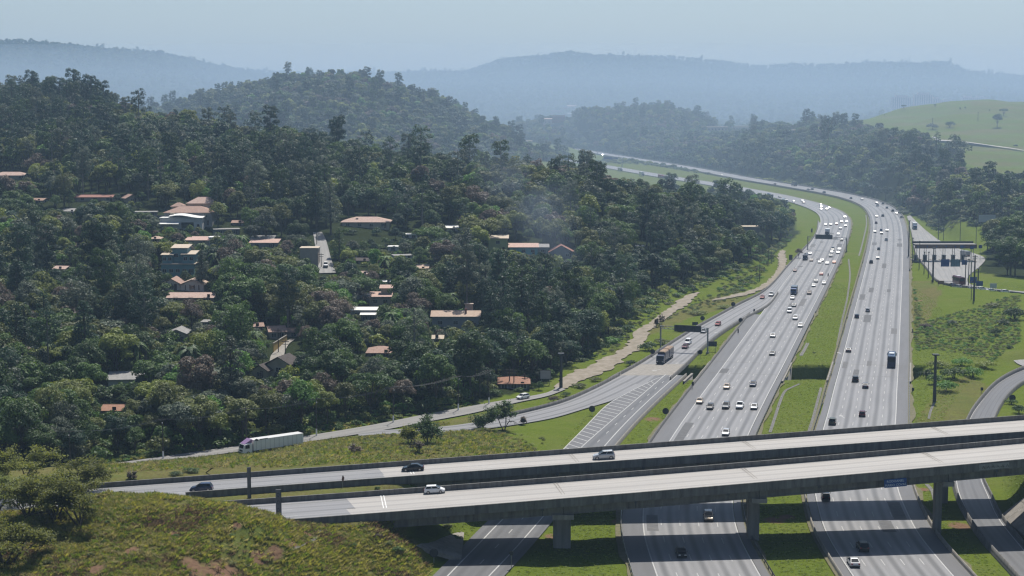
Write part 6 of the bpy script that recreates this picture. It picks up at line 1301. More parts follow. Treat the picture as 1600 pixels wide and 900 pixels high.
road_truck(1392.7, 575, RC_L, False, 'dark coach with white roof unit in the outer departing lane', TG, L=11.5, H=3.6, cab='navy', form='bus', name='coach')
road_truck(1239.5, 461.5, LC_R, True, 'blue box lorry directly behind a white hatchback on the oncoming side', TG, L=9, H=3.4, cab='blue', cargo='grey')
road_truck(1257.7, 407, LC_R, True, 'dark tanker lorry in the outermost oncoming lane below the gantry', TG, L=9, H=3.2, cab='navy', cargo='grey', form='tank', name='tanker_truck')
road_truck(1292.3, 368.5, LC_R, True, 'navy lorry with white load showing above the gantry panel', TG, L=10, H=3.9, cab='navy', cargo='white')
road_truck(1229, 317.5, LC_R, True, 'long grey tanker rounding the bend behind the white hatchback', TG, L=14, H=3.3, cab='white', cargo='silver', form='tank', name='tanker_truck')
road_truck(1206, 310, LC_R, True, 'coach with pale roof behind the long grey tanker', TG, L=12, H=3.6, cab='navy', form='bus', name='coach')
road_truck(971, 268, LC_R, True, 'farthest lorry on the oncoming side, above the forest edge', TG, L=12, H=4, cab='grey', cargo='silver'); road_truck(1005, 275, LC_R, True, 'white box lorry above the forest edge on the oncoming side', TG, L=12, H=4.2, cab='grey', cargo='white'); road_truck(1036, 279, LC_R, True, 'red lorry above the forest edge on the oncoming side', TG, L=14, H=3.6, cab='red', cargo='red')
road_truck(1243.5, 291, RC_L, False, 'dark box lorry on the departing side beyond the bend', TG, L=10, H=4.0, cab='navy', cargo='grey'); road_truck(893, 234.5, RC_L, False, 'pale lorry where the departing carriageway vanishes behind the hill', TG, L=14, H=4, cab='white', cargo='silver')
road_truck(1430, 359, np.array(.5 * (TL_L + TL_R)[:30][::-1]), True, 'blue cabbed lorry with white box on the toll branch', TG, L=14, H=4.0, cab='blue', cargo='white')
road_truck(1031, 569.5, RPC, True, 'dark lorry with two brown tarpaulin trailers on the exit ramp', TG, L=15.5, H=3.6, cab='navy', cargo='navy', form='open', trailer2=True)
_b = P(1294, 432.5); motorbike((_b.x, _b.y, 0), heading(LC_R, _b, True)[0], 'black motorcycle in the first lane from the median, oncoming side')
# vehicles up on the overpasses and approaches
def deck_car(px, py, kd, col, face, label):
    z = 8.0
    for _ in range(8): z = float(hdeck(P(px, py, z)[0]))
    q = P(px, py, z); sl = math.atan(.056 if q.x > -39 else .03); r = car(kd, col, (q.x, q.y + .7, z + .01), math.pi / 2 if face < 0 else -math.pi / 2, label, None)
    e = Matrix.Rotation(-sl, 4, 'Y') @ Matrix.Rotation(math.pi / 2 if face < 0 else -math.pi / 2, 4, 'Z'); r.rotation_euler = e.to_euler(); return r
deck_car(679, 771.5, 'hatchback', 'white', 1, 'white hatchback crossing the nearer overpass'); deck_car(645, 736.5, 'sedan', 'black', -1, 'black saloon on the farther overpass just past the joint'); deck_car(944, 718, 'suv', 'silver', -1, 'silver SUV with dark windows on the farther overpass'); deck_car(314, 769, 'suv', 'navy', -1, 'dark SUV behind the square ended barrier on the approach')
# service road
SVC = .5 * (SV_L + SV_R); _q = P(817, 623); car('hatchback', 'white', (_q.x, _q.y, 0), heading(SVC, _q, True)[0], 'white hatchback on the service road beside the bungalow', None)
_q = P(424, 705); rz = heading(SVC, _q, True)[0]
tr = truck((_q.x, _q.y, .02), rz, 'parked lorry with long white trailer and purple roofed cab on the service road', None, L=16, H=3.5, cab='white', cargo='white', cabl=2.3)
b = MB(); b.hexa([(-1.15, 5.75, 2.9), (1.15, 5.75, 2.9), (1.05, 7.65, 2.75), (-1.05, 7.65, 2.75), (-1.1, 5.75, 3.75), (1.1, 5.75, 3.75), (1.0, 7.45, 2.85), (-1.0, 7.45, 2.85)]); b.build('wind_deflector', PAINTS['purple'], tr)
for sx in (-1, 1):
    b = MB(); b.poly([(sx * 1.285, 4.2, 3.2), (sx * 1.285, 5.0, 3.3), (sx * 1.285, 5.1, 3.6), (sx * 1.285, 4.6, 3.75), (sx * 1.285, 4.1, 3.5)][::-sx]); b.poly([(sx * 1.285, 1.6, 3.4), (sx * 1.285, 3.8, 3.4), (sx * 1.285, 3.8, 3.6), (sx * 1.285, 1.6, 3.6)][::-sx]); b.build('emblem', PAINTS['navy'], tr)
# toll area and village
_q = P(1502, 446); truck((_q.x, _q.y + 5, -.01), .05, 'maroon rear coach standing on the toll road', None, L=10, H=3.6, cab='maroon', form='bus', name='coach')
for px, py, kd, col, rz, lb in ((1488, 447, 'sedan', 'navy', .2, 'navy saloon beside the coach on the toll road'), (1495.5, 450.5, 'suv', 'silver', .5, 'silver SUV below the coach on the toll road'), (1519, 453.5, 'hatchback', 'silver', -1.4, 'silver hatchback parked first in the row by the blue signs'), (1535, 454, 'suv', 'white', -1.4, 'white SUV parked below the blue signs'), (1549, 455.5, 'sedan', 'white', -1.4, 'white saloon parked below the white board'), (1571, 457.5, 'hatchback', 'white', -1.4, 'white hatchback parked last in the row under the dark trees')):
    q = P(px, py); car(kd, col, (q.x, q.y, -.01), rz, lb, 'cars by the toll road')
_q = P(1508, 400); truck((_q.x, _q.y, 0), .2, 'pale blue van like lorry passing under the toll canopy', None, L=7, H=2.8, cab='silver', cargo='silver')
_q = PT(509, 418); car('van', 'white', (_q.x, _q.y, _q.z + .4), math.pi + .1, 'white van parked on the village street', None)
_q = PT(1588, 230.5); car('suv', 'navy', (_q.x, _q.y + 3, _q.z + 1.2), 1.4, 'dark car on the pasture road', None)
# ------------------------------------------------------------------ undergrowth, bushes, grass
def bush_at(px, py, wpx, col, label, hk=1.0, group=None, kind='bush'):
    p = PT(px, py); sc = wpx * mpp(p.y) / (2 * RAD[kind]); put_tree(kind, col, p.x, p.y, p.z - .15, sc, RNG.uniform(0, 6.28), label, group, 0, int(RNG.integers(0, 2)), hk)
BL = [ # column, row of the foot, width in pixels, colour, height factor, where
 (1447, 592, 30, 'deep green', 1.1, 'dark bush at the mouth of the hollow beside the departing lanes'), (1462, 600, 34, 'mid green', 1.0, 'rounded bush below the tall pole on the grass bank'), (1478, 612, 46, 'bright green', .8, 'broad light green bush above the loop ramp'), (1490, 592, 50, 'mid green', .8, 'wide thicket in the middle of the grass bank'), (1520, 590, 44, 'bright green', .8, 'bright green thicket beside the loop ramp top'),
 (1502, 572, 36, 'bright green', .8, 'bright green thicket above the wide one on the bank'), (1465, 575, 40, 'yellow green', .7, 'low yellowish scrub left of the tall pole'), (1540, 575, 36, 'yellow green', .7, 'scrub just left of the loop ramp bend'), (1555, 525, 26, 'deep green', 1.0, 'dark bush on the right part of the grass bank'), (1519, 534, 15, 'deep green', 1.2, 'single round bush standing alone on the bank'), (1585, 500, 46, 'deep green', .9, 'large dark thicket at the frame edge of the bank'),
 (1568, 508, 30, 'deep green', .7, 'dark scrub beside the large thicket at the frame edge'), (1488, 508, 22, 'grey green', .8, 'pale scrub on the dry mound'), (1445, 512, 26, 'brownish', .6, 'brown scrub at the foot of the dry mound'), (1552, 480, 30, 'olive', .5, 'low olive scrub below the toll road wall'), (1578, 545, 14, 'deep green', .9, 'small bush beside the upper loop piece'), (1592, 646, 30, 'deep green', 1.0, 'dark bush inside the loop ramp'), (1580, 632, 24, 'mid green', .9, 'green bush inside the loop ramp beside the round sign'),
 (1013, 548, 34, 'deep green', .9, 'dark scrub beside the ramp gantry leg'), (1035, 538, 30, 'olive', .7, 'olive scrub behind the ramp gantry'), (985, 572, 26, 'deep green', .8, 'scrub on the bank between dirt track and ramp'), (1062, 518, 26, 'olive', .6, 'low olive scrub beyond the ramp gantry'), (1090, 492, 40, 'yellow green', .4, 'yellowish weeds on the ramp bank'), (1130, 482, 34, 'yellow green', .4, 'yellowish weeds beyond the round sign on the ramp bank'),
 (865, 628, 24, 'brownish', .9, 'brown twiggy shrub between service road and side branch'), (884, 620, 22, 'mid green', .8, 'green shrub beside the brown twiggy one'), (905, 606, 30, 'olive', .6, 'olive weeds above the side branch'), (930, 596, 26, 'olive', .6, 'weeds further along the side branch'), (842, 610, 20, 'mid green', 1.6, 'round clipped tree beside the blank board'), (830, 606, 14, 'deep green', 1.5, 'dark clipped tree touching the blank board'), (812, 612, 20, 'mid green', .8, 'garden shrub at the bungalow gate'), (770, 618, 34, 'mid green', .7, 'green hedge before the bungalow'),
 (608, 852, 20, 'olive', .9, 'olive bush on the slope beside the abutment'), (622, 862, 24, 'mid green', .9, 'leafy bush at the foot of the abutment slope'), (590, 838, 18, 'brownish', .7, 'brownish scrub under the near parapet end'), (700, 826, 26, 'olive', .7, 'sunlit scrub between the two overpasses by the paved slope'), (712, 842, 26, 'bright green', .6, 'bright weeds beside the lower branch under the overpasses'), (590, 764, 12, 'mid green', .9, 'shrub growing in the joint between the two approaches'),
 (300, 738, 30, 'deep green', .6, 'dark shrub on the bank beyond the farther approach'), (275, 742, 28, 'deep green', .5, 'low dark shrub next to the bank end'), (1272, 552, 7, 'deep green', .8, 'small dark weed clump on the median')]
for a in BL: bush_at(a[0], a[1], a[2], a[3], a[5], a[4], 'bushes on the banks')
for i, (px, py, wp, col, kd) in enumerate(((1412, 171, 10, 'deep green', 'spread'), (1484, 199, 20, 'deep green', 'bush'), (1558, 199, 20, 'mid green', 'round'), (1568, 181, 16, 'deep green', 'spread'), (1457, 202, 20, 'grey green', 'bush'), (1524, 155.5, 10, 'deep green', 'spread'), (1547, 155, 9, 'deep green', 'bush'), (1574, 155, 9, 'deep green', 'spread'), (1584, 155.5, 7, 'deep green', 'spread'), (1500, 173, 5, 'deep green', 'round'), (1508, 171, 4, 'deep green', 'round'), (1461, 168, 5, 'deep green', 'round'), (1382, 181, 3, 'deep green', 'round'), (1546, 174, 3, 'deep green', 'round'))):
    bush_at(px, py, wp, col, ('flat topped pasture tree on the crest under the towers', 'leaning dark clump in the middle of the pasture', 'large round pasture tree above the pasture road', 'spreading pasture tree above the large round one', 'grey clump at the edge of the pasture wood', 'tree beside the half sunk tower', 'first bush on the pasture crest after the towers', 'second tree on the pasture crest after the towers', 'last tree on the pasture crest', 'small dark tree high on the pasture', 'tiny tree beside the small dark one on the pasture', 'tiny tree below the narrow tower', 'lone tiny tree near the pasture end', 'tiny bush below the crest trees')[i], 1, 'trees scattered on the pasture hill', kd)
def tall_at(px, py, top, kd, col, label, Y=None):
    p = PT(px, py) if Y is None else Vector(((px - 800) / FPX * Y, Y, gz((px - 800) / FPX * Y, Y))); _, by, _ = proj(p.x, p.y, p.z); h = (by - top) * mpp(p.y); sc = h / HT[kd]; put_tree(kd, col, p.x, p.y, p.z, sc, RNG.uniform(0, 6.28), label, 'landmark trees', 0 if p.y < 1000 else 1, 1)
tall_at(1140, 330, 276, 'tall', 'deep green', 'tall dark tree standing up across the far carriageways', 1000); tall_at(910, 262, 230, 'euc', 'deep green', 'dark tree overlapping the far end of the motorway', 1700); tall_at(1029, 395, 325, 'euc', 'grey green', 'tall umbrella shaped tree above the brush right of the smoke', 760)
tall_at(1196, 325, 303, 'round', 'deep green', 'dark tree in front of the coach at the bend', 1080); tall_at(1214, 330, 312, 'round', 'mid green', 'small tree under the long grey tanker', 1080); tall_at(1250, 413, 388, 'round', 'brownish', 'small dark tree on the verge above the path', 868)
tall_at(1292, 255, 178, 'euc', 'bluish dark green', 'tallest dark tree of the far wood below the pasture', 1620); tall_at(1420, 262, 200, 'tall', 'deep green', 'tall dark tree before the pasture road', 1480); tall_at(1462, 258, 205, 'pine', 'deep green', 'pointed tree beside the start of the pasture road', 1480); tall_at(1492, 258, 207, 'clumpy', 'deep green', 'dark tree crossing the pasture road', 1480)
# small open-grown trees of the foreground (branching skeleton, fine leaves)
ACL = leafmat('leaf_acacia', (.125, .15, .036), (.175, .195, .052), .5)
def acacia(label, px, py, hpx, wpx, seed, col, dense=1.0, stems=4, leafs=.16, group='flat crowned trees on the foreground slope', name='acacia_tree', flat=1.0, p=None):
    rg = np.random.default_rng(seed); p = p or PT(px, py); k = mpp(p.y); H, R = hpx * k, wpx * k * .5; root = empty(name, (p.x, p.y, p.z - .1), rg.uniform(0, 6.28), label, 'tree', group); tb = MB(); tips = []
    def grow(a, d, ln, r, lv):
        n = 3; pts = [a]; q = Vector(a); dd = d.copy()
        for i in range(n): dd = (dd + Vector(rg.normal(0, .16, 3)) + Vector((0, 0, -.05 * lv if lv > 1 else .04))).normalized(); q = q + dd * ln / n; pts.append(q.copy())
        tb.tube(pts, [r, r * .85, r * .7, r * .55], 6 if lv == 0 else 4, cap=False)
        if lv >= 3 or ln < .5: tips.extend(pts[1:]); return
        for j in range(3 if lv else 3):
            sp = .75 if lv == 0 else .95; nd = (dd + Vector((rg.normal(0, sp), rg.normal(0, sp), rg.normal(0, .25)))).normalized(); nd.z = max(nd.z, .05 if lv < 2 else -.1); grow(pts[-1] if j < 2 else pts[-2], nd.normalized(), ln * rg.uniform(.62, .82), r * .55, lv + 1)
        if lv == 2: tips.extend(pts[2:])
    for s in range(stems):
        a = s * 2 * math.pi / stems + rg.uniform(-.4, .4); d = Vector((math.cos(a) * .85, math.sin(a) * .85, 1.0)).normalized(); grow(Vector((rg.normal(0, .12), rg.normal(0, .12), -.3)), d, H * .42, H * .022 + .03, 0)
    T = np.array([tuple(v) for v in tips]); mx = np.percentile(np.hypot(T[:, 0], T[:, 1]), 96); sxy = R * .92 / mx; sz = H * .93 / np.percentile(T[:, 2], 97); tv = np.array(tb.v) * np.array([sxy, sxy, sz]); tb.v = [tuple(v) for v in tv]; T = T * np.array([sxy, sxy, sz])
    T = T[T[:, 2] > H * .38]; n = int(8500 * dense); c = T[rg.integers(0, len(T), n)] + rg.normal(size=(n, 3)) * np.array([.55, .55, .16 * flat]) * (R / 6.0) ** .5
    V, F = leaves(c, np.tile([0, 0, 1.0], (n, 1)), leafs, rg, .9, .55, .2)
    tb.build('trunk', M_BARK, root); link('crown', npmesh('crown', V, F, ACL if col == 'olive' else LEAF[col]), root); return root
acacia('flat crowned tree at the bottom corner of the frame', 10, 882, 78, 150, 3, 'olive', 1.5)
acacia('dark flat crowned tree on the slope nearest the approach', 124, 822, 76, 120, 5, 'olive', .9); acacia('bushy many stemmed tree left of the dark flat crowned one', 86, 812, 74, 120, 8, 'olive', 1.1, 6)
acacia('thin many stemmed sapling group behind the flat crowned trees', 45, 808, 60, 90, 12, 'olive', .6, 7); acacia('flat crowned tree overlapping the farther approach road', 128, 775, 62, 110, 15, 'olive', 1.0); acacia('broad flat crowned tree at the frame edge above the approach', 28, 772, 76, 130, 18, 'olive', 1.3); acacia('low crowned tree at the frame edge beside the plateau', -8, 800, 60, 110, 19, 'yellow green', 1.0)
acacia('grey bare crowned tree at the frame edge before the dark forest', 30, 715, 78, 110, 22, 'grey green', .8, 5, .2, p=Vector((-115, 382, 0)))
acacia('dark small tree in front of the side branch with bare limbs', 788, 672, 46, 56, 31, 'deep green', .35, 3, .2, 'small trees on the bank', 'small_tree', 2.5); acacia('bushy dark tree on the bank beside the service road', 668, 694, 44, 56, 33, 'deep green', .4, 4, .22, 'small trees on the bank', 'small_tree', 3); acacia('smaller dark tree left of the bushy one on the bank', 640, 695, 30, 34, 35, 'olive', .25, 4, .2, 'small trees on the bank', 'small_tree', 2.5)
acacia('dark shrubby tree beside the bare limbed one', 752, 672, 26, 40, 36, 'deep green', .3, 4, .2, 'small trees on the bank', 'small_tree', 3)
for px, py, h, w_, sd, lb in ((554, 709, 16, 20, 41, 'tiny sparse tree alone on the dry bank'), (654, 707, 22, 22, 42, 'tiny sparse tree below the bushy ones on the dry bank'), (205, 749, 12, 14, 43, 'tiny bare tree at the far parapet of the approach'), (817, 664, 14, 10, 44, 'sapling beside the lower edge of the side branch'), (1034, 510, 20, 10, 45, 'thin dry sapling beside the dirt track'), (1026, 511, 14, 8, 46, 'shorter dry sapling beside the dirt track'), (572, 478, 26, 30, 47, 'bare spreading tree over the grey house roofs')): acacia(lb, px, py, h, w_, sd, 'brownish', .05, 3, .2, 'sparse saplings', 'sapling', 2)
# undergrowth along the forest floor and its edge
q = jgrid(FOREST_A, 380, 700, 4.6, (-120, 1230)); q = q[road_clear(q, .8)]; Z = hgt(q[:, 0], q[:, 1]); n = len(q); sc = RNG.uniform(.7, 1.7, n)
# dense at the edge of the wood
g = keep_ok(q[:, 0], q[:, 1], Z, 2.4 * sc, 2.2 * sc) & (RNG.random(n) < .8); q, Z, sc = q[g], Z[g], sc[g]; n = len(q)
cl = np.array(['mid green', 'deep green', 'olive', 'bright green', 'yellow green', 'grey green'], object)[RNG.choice(6, n, p=[.3, .28, .16, .08, .1, .08])]
cb = proto_coll('mass_under', [('bush', c, 1, v) for c in ('mid green', 'deep green', 'olive', 'bright green', 'yellow green', 'grey green') for v in (0, 1)]); ci_ = {c: i * 2 for i, c in enumerate(('mid green', 'deep green', 'olive', 'bright green', 'yellow green', 'grey green'))}
scatter('undergrowth', 'leafy undergrowth beneath the hillside trees', 'undergrowth', np.c_[q, Z - .1], RNG.uniform(0, 6.28, n), np.stack([sc, sc, sc * RNG.uniform(.8, 1.5, n)], 1), [ci_[c] + int(v) for c, v in zip(cl, RNG.integers(0, 2, n))], cb)
# tangled weeds on verges, banks and scrubby slopes
def zone_pts(poly, step, y0, y1, pxr=(-60, 1680), marg=.4):
    q = jgrid(poly, y0, y1, step, pxr); return q[road_clear(q, marg)]
WEED = [([(140, 373), (375, 398), (580, 424), (740, 449), (740, 460), (580, 436), (375, 410), (140, 385)], 1.7, (.3, .6), ('bright green', 'mid green', 'yellow green')), ([(1150, 690), (1200, 770), (1225, 860), (1252, 980), (1270, 1040), (1250, 1060), (1215, 930), (1190, 830), (1120, 730)], 4.5, (.4, .9), ('bright green', 'mid green', 'olive')),
        ([(880, 512), (985, 560), (1060, 640), (1130, 680), (1170, 700), (1160, 735), (1100, 700), (1030, 650), (960, 590)], 3.2, (.25, .6), ('olive', 'yellow green', 'mid green')), ([(1428, 545), (1470, 560), (1560, 520), (1600, 560), (1600, 690), (1500, 640), (1450, 620), (1428, 760), (1424, 640)], 2.2, (.2, .5), ('bright green', 'yellow green', 'yellow green', 'bright green', 'olive')), ([(900, 520), (960, 560), (1000, 620), (1060, 690), (1110, 735), (1160, 790), (1210, 870), (1232, 960), (1215, 960), (1190, 880), (1140, 800), (1090, 750), (1035, 705), (980, 640), (945, 575), (900, 535)], 4.2, (.5, 1.5), ('mid green', 'olive', 'bright green', 'deep green', 'yellow green')), ([(-40, 262), (560, 262), (600, 292), (-40, 296)], 4.6, (.14, .4), ('olive', 'yellow green', 'olive', 'mid green')),
        ([(1425, 1160), (1470, 1030), (1520, 985), (1600, 930), (1640, 900), (1640, 1010), (1540, 1060), (1460, 1160)], 7, (.8, 2.0), ('mid green', 'deep green', 'olive')), ([(560, 358), (700, 362), (860, 385), (860, 400), (700, 420), (560, 405)], 3.5, (.2, .45), ('olive', 'yellow green')), ([(930, 2120), (1040, 1960), (1180, 1640), (1290, 1490), (1380, 1270), (1425, 1165), (1435, 1200), (1395, 1310), (1300, 1530), (1190, 1700), (1050, 2020), (940, 2200)], 8, (.9, 2.2), ('mid green', 'deep green', 'yellow green', 'grey green'))]
P_, S_, I_ = [], [], []
for poly, st, (s0, s1), cs in WEED:
    ys = [d for _, d in poly]; q = zone_pts(poly, st, min(ys), max(ys)); P_.append(np.c_[q, hgt(q[:, 0], q[:, 1]) - .08]); S_.append(RNG.uniform(s0, s1, len(q))); I_ += [ci_[cs[i]] + int(RNG.integers(0, 2)) for i in RNG.integers(0, len(cs), len(q))]
P_, S_ = np.vstack(P_), np.concatenate(S_); scatter('weeds', 'low tangled weeds along the verges and banks', 'weeds', P_, RNG.uniform(0, 6.28, len(P_)), np.stack([S_, S_, S_ * RNG.uniform(.5, 1.1, len(S_))], 1), I_, cb)
# grass tufts
GR = [leafmat('grass_straw', (.27, .25, .115), (.22, .215, .085), .45), leafmat('grass_olive', (.185, .20, .05), (.245, .25, .07), .45), leafmat('grass_green', (.10, .16, .03), (.14, .19, .04), .45), leafmat('grass_brown', (.13, .10, .06), (.10, .075, .045), .4), leafmat('grass_lawn', (.12, .185, .028), (.155, .205, .04), .45), leafmat('grass_lime', (.14, .19, .04), (.17, .21, .055), .45)]
gc = bpy.data.collections.new('mass_grass')
for v in range(12):
    rg = np.random.default_rng(500 + v); V, F = [], []; lawn = v >= 8
    for k in range(22):
        a = rg.uniform(0, 6.28); r = rg.uniform(0, .38) ** 1; h = rg.uniform(.35, 1.0) * (.28 if lawn else .85); ln = rg.uniform(.3, 1.0) * h * (2.0 if lawn else 1); x, y = r * math.cos(a), r * math.sin(a); dx, dy = math.cos(a + rg.normal(0, .5)), math.sin(a + rg.normal(0, .5)); w_ = rg.uniform(.03, .075) * (1.5 if lawn else 1); n = len(V)
        V += [(x - dy * w_, y + dx * w_, -.05), (x + dy * w_, y - dx * w_, -.05), (x + dx * ln * .5 + dy * w_ * .8, y + dy * ln * .5 - dx * w_ * .8, h * .65), (x + dx * ln, y + dy * ln, h)]; F.append((n, n + 1, n + 2, n + 3))
    o = bpy.data.objects.new('mass_grass_%03d' % v, npmesh('tuft', V, F, GR[v // 2])); gc.objects.link(o)
def grass(label, poly, step, y0, y1, pxr, choices, s0, s1, keep_clear=.3):
    q = jgrid(poly, y0, y1, step, pxr); q = q[road_clear(q, keep_clear)]; q = q[(vnoise(q[:, 0] / 5, q[:, 1] / 5, 61) + .5 * vnoise(q[:, 0] / 1.7, q[:, 1] / 1.7, 62) > -.33) | (RNG.random(len(q)) < .3)]
    for sx, sy, sr in SOILS: q = q[(np.hypot(q[:, 0] - sx, q[:, 1] - sy) > sr * .75) | (RNG.random(len(q)) < .15)]
    n = len(q); z = hgt(q[:, 0], q[:, 1]); f = vnoise(q[:, 0] / 6, q[:, 1] / 6, 41) + RNG.normal(0, .22, n); c = np.asarray(choices)[np.clip(((f + .5) * len(choices)).astype(int), 0, len(choices) - 1)] * 2 + RNG.integers(0, 2, n); s = RNG.uniform(s0, s1, n)
    scatter('grass', label, 'grass', np.c_[q, z], RNG.uniform(0, 6.28, n), np.stack([s * 1.25, s * 1.25, s * RNG.uniform(.7, 1.2, n)], 1), c, gc)
grass('coarse straw and olive grass tufts on the foreground slope', [(-120, 255), (700, 255), (690, 290), (600, 300), (-120, 302)], .5, 255, 302, (-40, 700), [1, 0, 1, 2, 1, 0, 2, 3], .42, .95)
grass('yellowish grass tufts on the bank between the farther approach and the service road', [(140, 345), (860, 345), (880, 372), (720, 425), (560, 430), (140, 385)], 1.0, 340, 430, (120, 880), [0, 1, 2, 1, 5, 2, 0], .45, 1.0)
grass('short lawn grass on the verges and between the carriageways', [(690, 268), (1640, 268), (1640, 345), (1610, 480), (1500, 600), (1424, 760), (1380, 700), (1300, 760), (1180, 690), (1000, 520), (860, 380), (690, 345)], 1.1, 268, 760, (660, 1640), [4, 4, 5, 4, 4, 4, 5], .3, .75)
# ------------------------------------------------------------------ gantries, signs, poles
def gantry(label, lb, rb, h, panels_, truss=.9, post=.22, mt=M_STEEL, front=M_SIGNBACK, one=False):
    A, B = P(*lb), P(*rb); r = empty('sign_gantry', tuple(A), 0, label, 'gantry'); d = B - A; L = d.length; rz = math.atan2(d.y, d.x); r.rotation_euler = (0, 0, rz)
    for x in ((0, L) if not one else (L,)): b = MB(); b.box(x - post, x + post, -post, post, -.5, h); b.box(x - post * 2, x + post * 2, -post * 2, post * 2, -.4, .25); b.build('post', mt, r)
    b = MB(); n = int(L / 1.4)
    for z in (h - .15, h - .15 - truss):
        for y in (-.3, .3): b.box(0, L, y - .06, y + .06, z - .06, z + .06)
    for i in range(n):
        x0, x1 = L * i / n, L * (i + 1) / n
        for y in (-.3, .3): b.tube([(x0, y, h - .15), (x1, y, h - .15 - truss)], .04, 4, cap=False)
    b.build('truss', mt, r)
    for f0, f1, z0, z1, m in panels_:
        b = MB(); b.box(L * f0, L * f1, -.55, -.42, z0, z1); pn = b.build('sign_panel', m, r); b = MB()
        for q in np.arange(L * f0 + .4, L * f1, 1.2): b.box(q - .05, q + .05, -.62, -.551, z0 + .1, z1 - .1)
        b.build('panel_ribs', m if m is M_BLUE else M_DSTEEL, pn)
    return r
gantry('overhead gantry with dark panel spanning the exit ramp', (1032, 547), (1105.5, 551), 8.2, [(.3, .87, 6.6, 8.7, M_SIGNBACK)])
gantry('overhead gantry with long dark panel across the oncoming carriageway', (1262, 390), (1322.5, 392.5), 7.4, [(.2, .64, 6.1, 8.5, M_SIGNBACK)])
gantry('distant gantry with two dark panels on the oncoming side', (943, 258), (972, 260), 10.5, [(.02, .5, 7.5, 10.6, M_BLUE), (.52, .8, 8.4, 10.2, M_BLUE)], post=.3, one=True)
gantry('gantry with three blue direction panels before the toll canopy', (1457, 438), (1517, 438), 9.2, [(.2, .42, 6.3, 9.6, M_BLUE), (.45, .7, 6.3, 9.6, mat('sign_blue_pale', (.10, .2, .28), .5, noise=.4, nscale=.6)), (.74, .88, 7.1, 9.3, M_BLUE)], truss=.7)
def board(label, x0, x1, yt, yb, base, front, legs=2, name='sign_board', cat='sign', thick=.12, z=None, border=False):
    p = PT(.5 * (x0 + x1), base); k = mpp(p.y); w = (x1 - x0) * k; _, yb0, _ = proj(p.x, p.y, p.z); zt, zb = (yb0 - yt) * k, (yb0 - yb) * k; r = empty(name, tuple(p), 0, label, cat)
    b = MB(); b.box(-w / 2, w / 2, -thick, 0, zb, zt); pn = b.build('panel', front, r)
    if border:
        b = MB(); e = .06 * (zt - zb)
        for q in ((-w / 2 - e, w / 2 + e, zt, zt + e), (-w / 2 - e, w / 2 + e, zb - e, zb), (-w / 2 - e, -w / 2, zb, zt), (w / 2, w / 2 + e, zb, zt)): b.box(q[0], q[1], -thick - .04, .02, q[2], q[3])
        b.build('border', M_DSTEEL, pn)
    for i in range(legs):
        x = 0 if legs == 1 else -w * .38 + w * .76 * i / (legs - 1); b = MB(); b.box(x - .06, x + .06, .02, .14, -.4, zt - .05); b.build('leg', M_STEEL, r)
    return r
board('dark back of a sign on two legs beside the ramp gantry', 1106, 1120, 533, 541, 550, M_SIGNBACK); board('small dark sign back beyond the ramp gantry', 1081.5, 1090.5, 503, 508, 511, M_SIGNBACK)
board('narrow dark marker board at the tip of the grass wedge', 1177, 1179.6, 482.5, 489, 490, M_SIGNBACK, 1); board('narrow post sign on the barrier of the grass wedge', 1152.3, 1154.3, 514, 520, 523, M_SIGNBACK, 1); board('small dark sign above the underpass on the grass wedge', 1080.5, 1084, 596, 602, 609, M_SIGNBACK, 1)
board('tall dark sign beside the path near the motorway gantry', 1232.5, 1238, 398, 406, 411, M_SIGNBACK); board('slim dark sign at the forest corner of the bend', 1267, 1269.5, 357, 363, 367, M_SIGNBACK, 1); board('small dark sign beside the departing guard rail', 1424.5, 1428, 605.5, 610.5, 617, M_SIGNBACK, 1); board('small dark sign on the loop ramp slope', 1532, 1536, 605, 610, 614, M_SIGNBACK, 1)
board('plain grey billboard high on the wooded slope', 1528.5, 1555, 335.5, 347, 356, mat('billboard_grey', (.33, .34, .36), .6, noise=.12, nscale=.3), 3, 'billboard', 'billboard', border=True); board('white board under the dark trees by the toll road', 1546.5, 1557, 442.5, 450, 455, mat('board_pale', (.42, .45, .48), .6), 2); board('brown sign at the toll road edge', 1465, 1475, 438.5, 444, 447, mat('sign_brown', (.16, .09, .06), .6), 2)
board('large blue sign beside the poles at the toll road', 1515, 1526, 432.5, 442, 448, M_BLUE, 2); board('smaller blue sign beside the large blue one', 1525, 1535.5, 439, 446.5, 452, M_BLUE, 2); board('pale blank board on posts beside the bungalow', 844, 860.5, 578.5, 591.5, 602, mat('board_blank', (.36, .34, .35), .7, noise=.15, nscale=.5), 2, border=True)
for px, yt, x1, lb in ((1497.3, 382, 1500.7, 'first blue plate on the toll canopy roof'), (1512, 383, 1516.5, 'second blue plate on the toll canopy roof'), (1525, 381.5, 1530, 'last blue plate at the end of the toll canopy')):
    p = P(.5 * (px + x1), 407); k = mpp(p.y); r = empty('sign_board', (p.x, p.y - 4.4, 0), 0, lb, 'sign'); b = MB(); z = (407 - yt) * k; b.box(-.9, .9, -.1, 0, z - 1.6, z); b.build('panel', M_BLUE, r); b = MB(); b.box(-.05, .05, .01, .1, -.2, z); b.build('leg', M_STEEL, r)
def disc(label, px, py, base, rad=.75, m=M_SIGNBACK):
    p = PT(px, base); _, b0, _ = proj(p.x, p.y, p.z); z = (b0 - py) * mpp(p.y); r = empty('round_sign', tuple(p), RNG.uniform(-.3, .3), label, 'sign'); b = MB(); b.tube([(0, -.06, z), (0, -.02, z)], rad, 16); b.build('disc', m, r); b = MB(); b.box(-.05, .05, 0, .1, -.4, z + .3); b.build('post', M_STEEL, r)
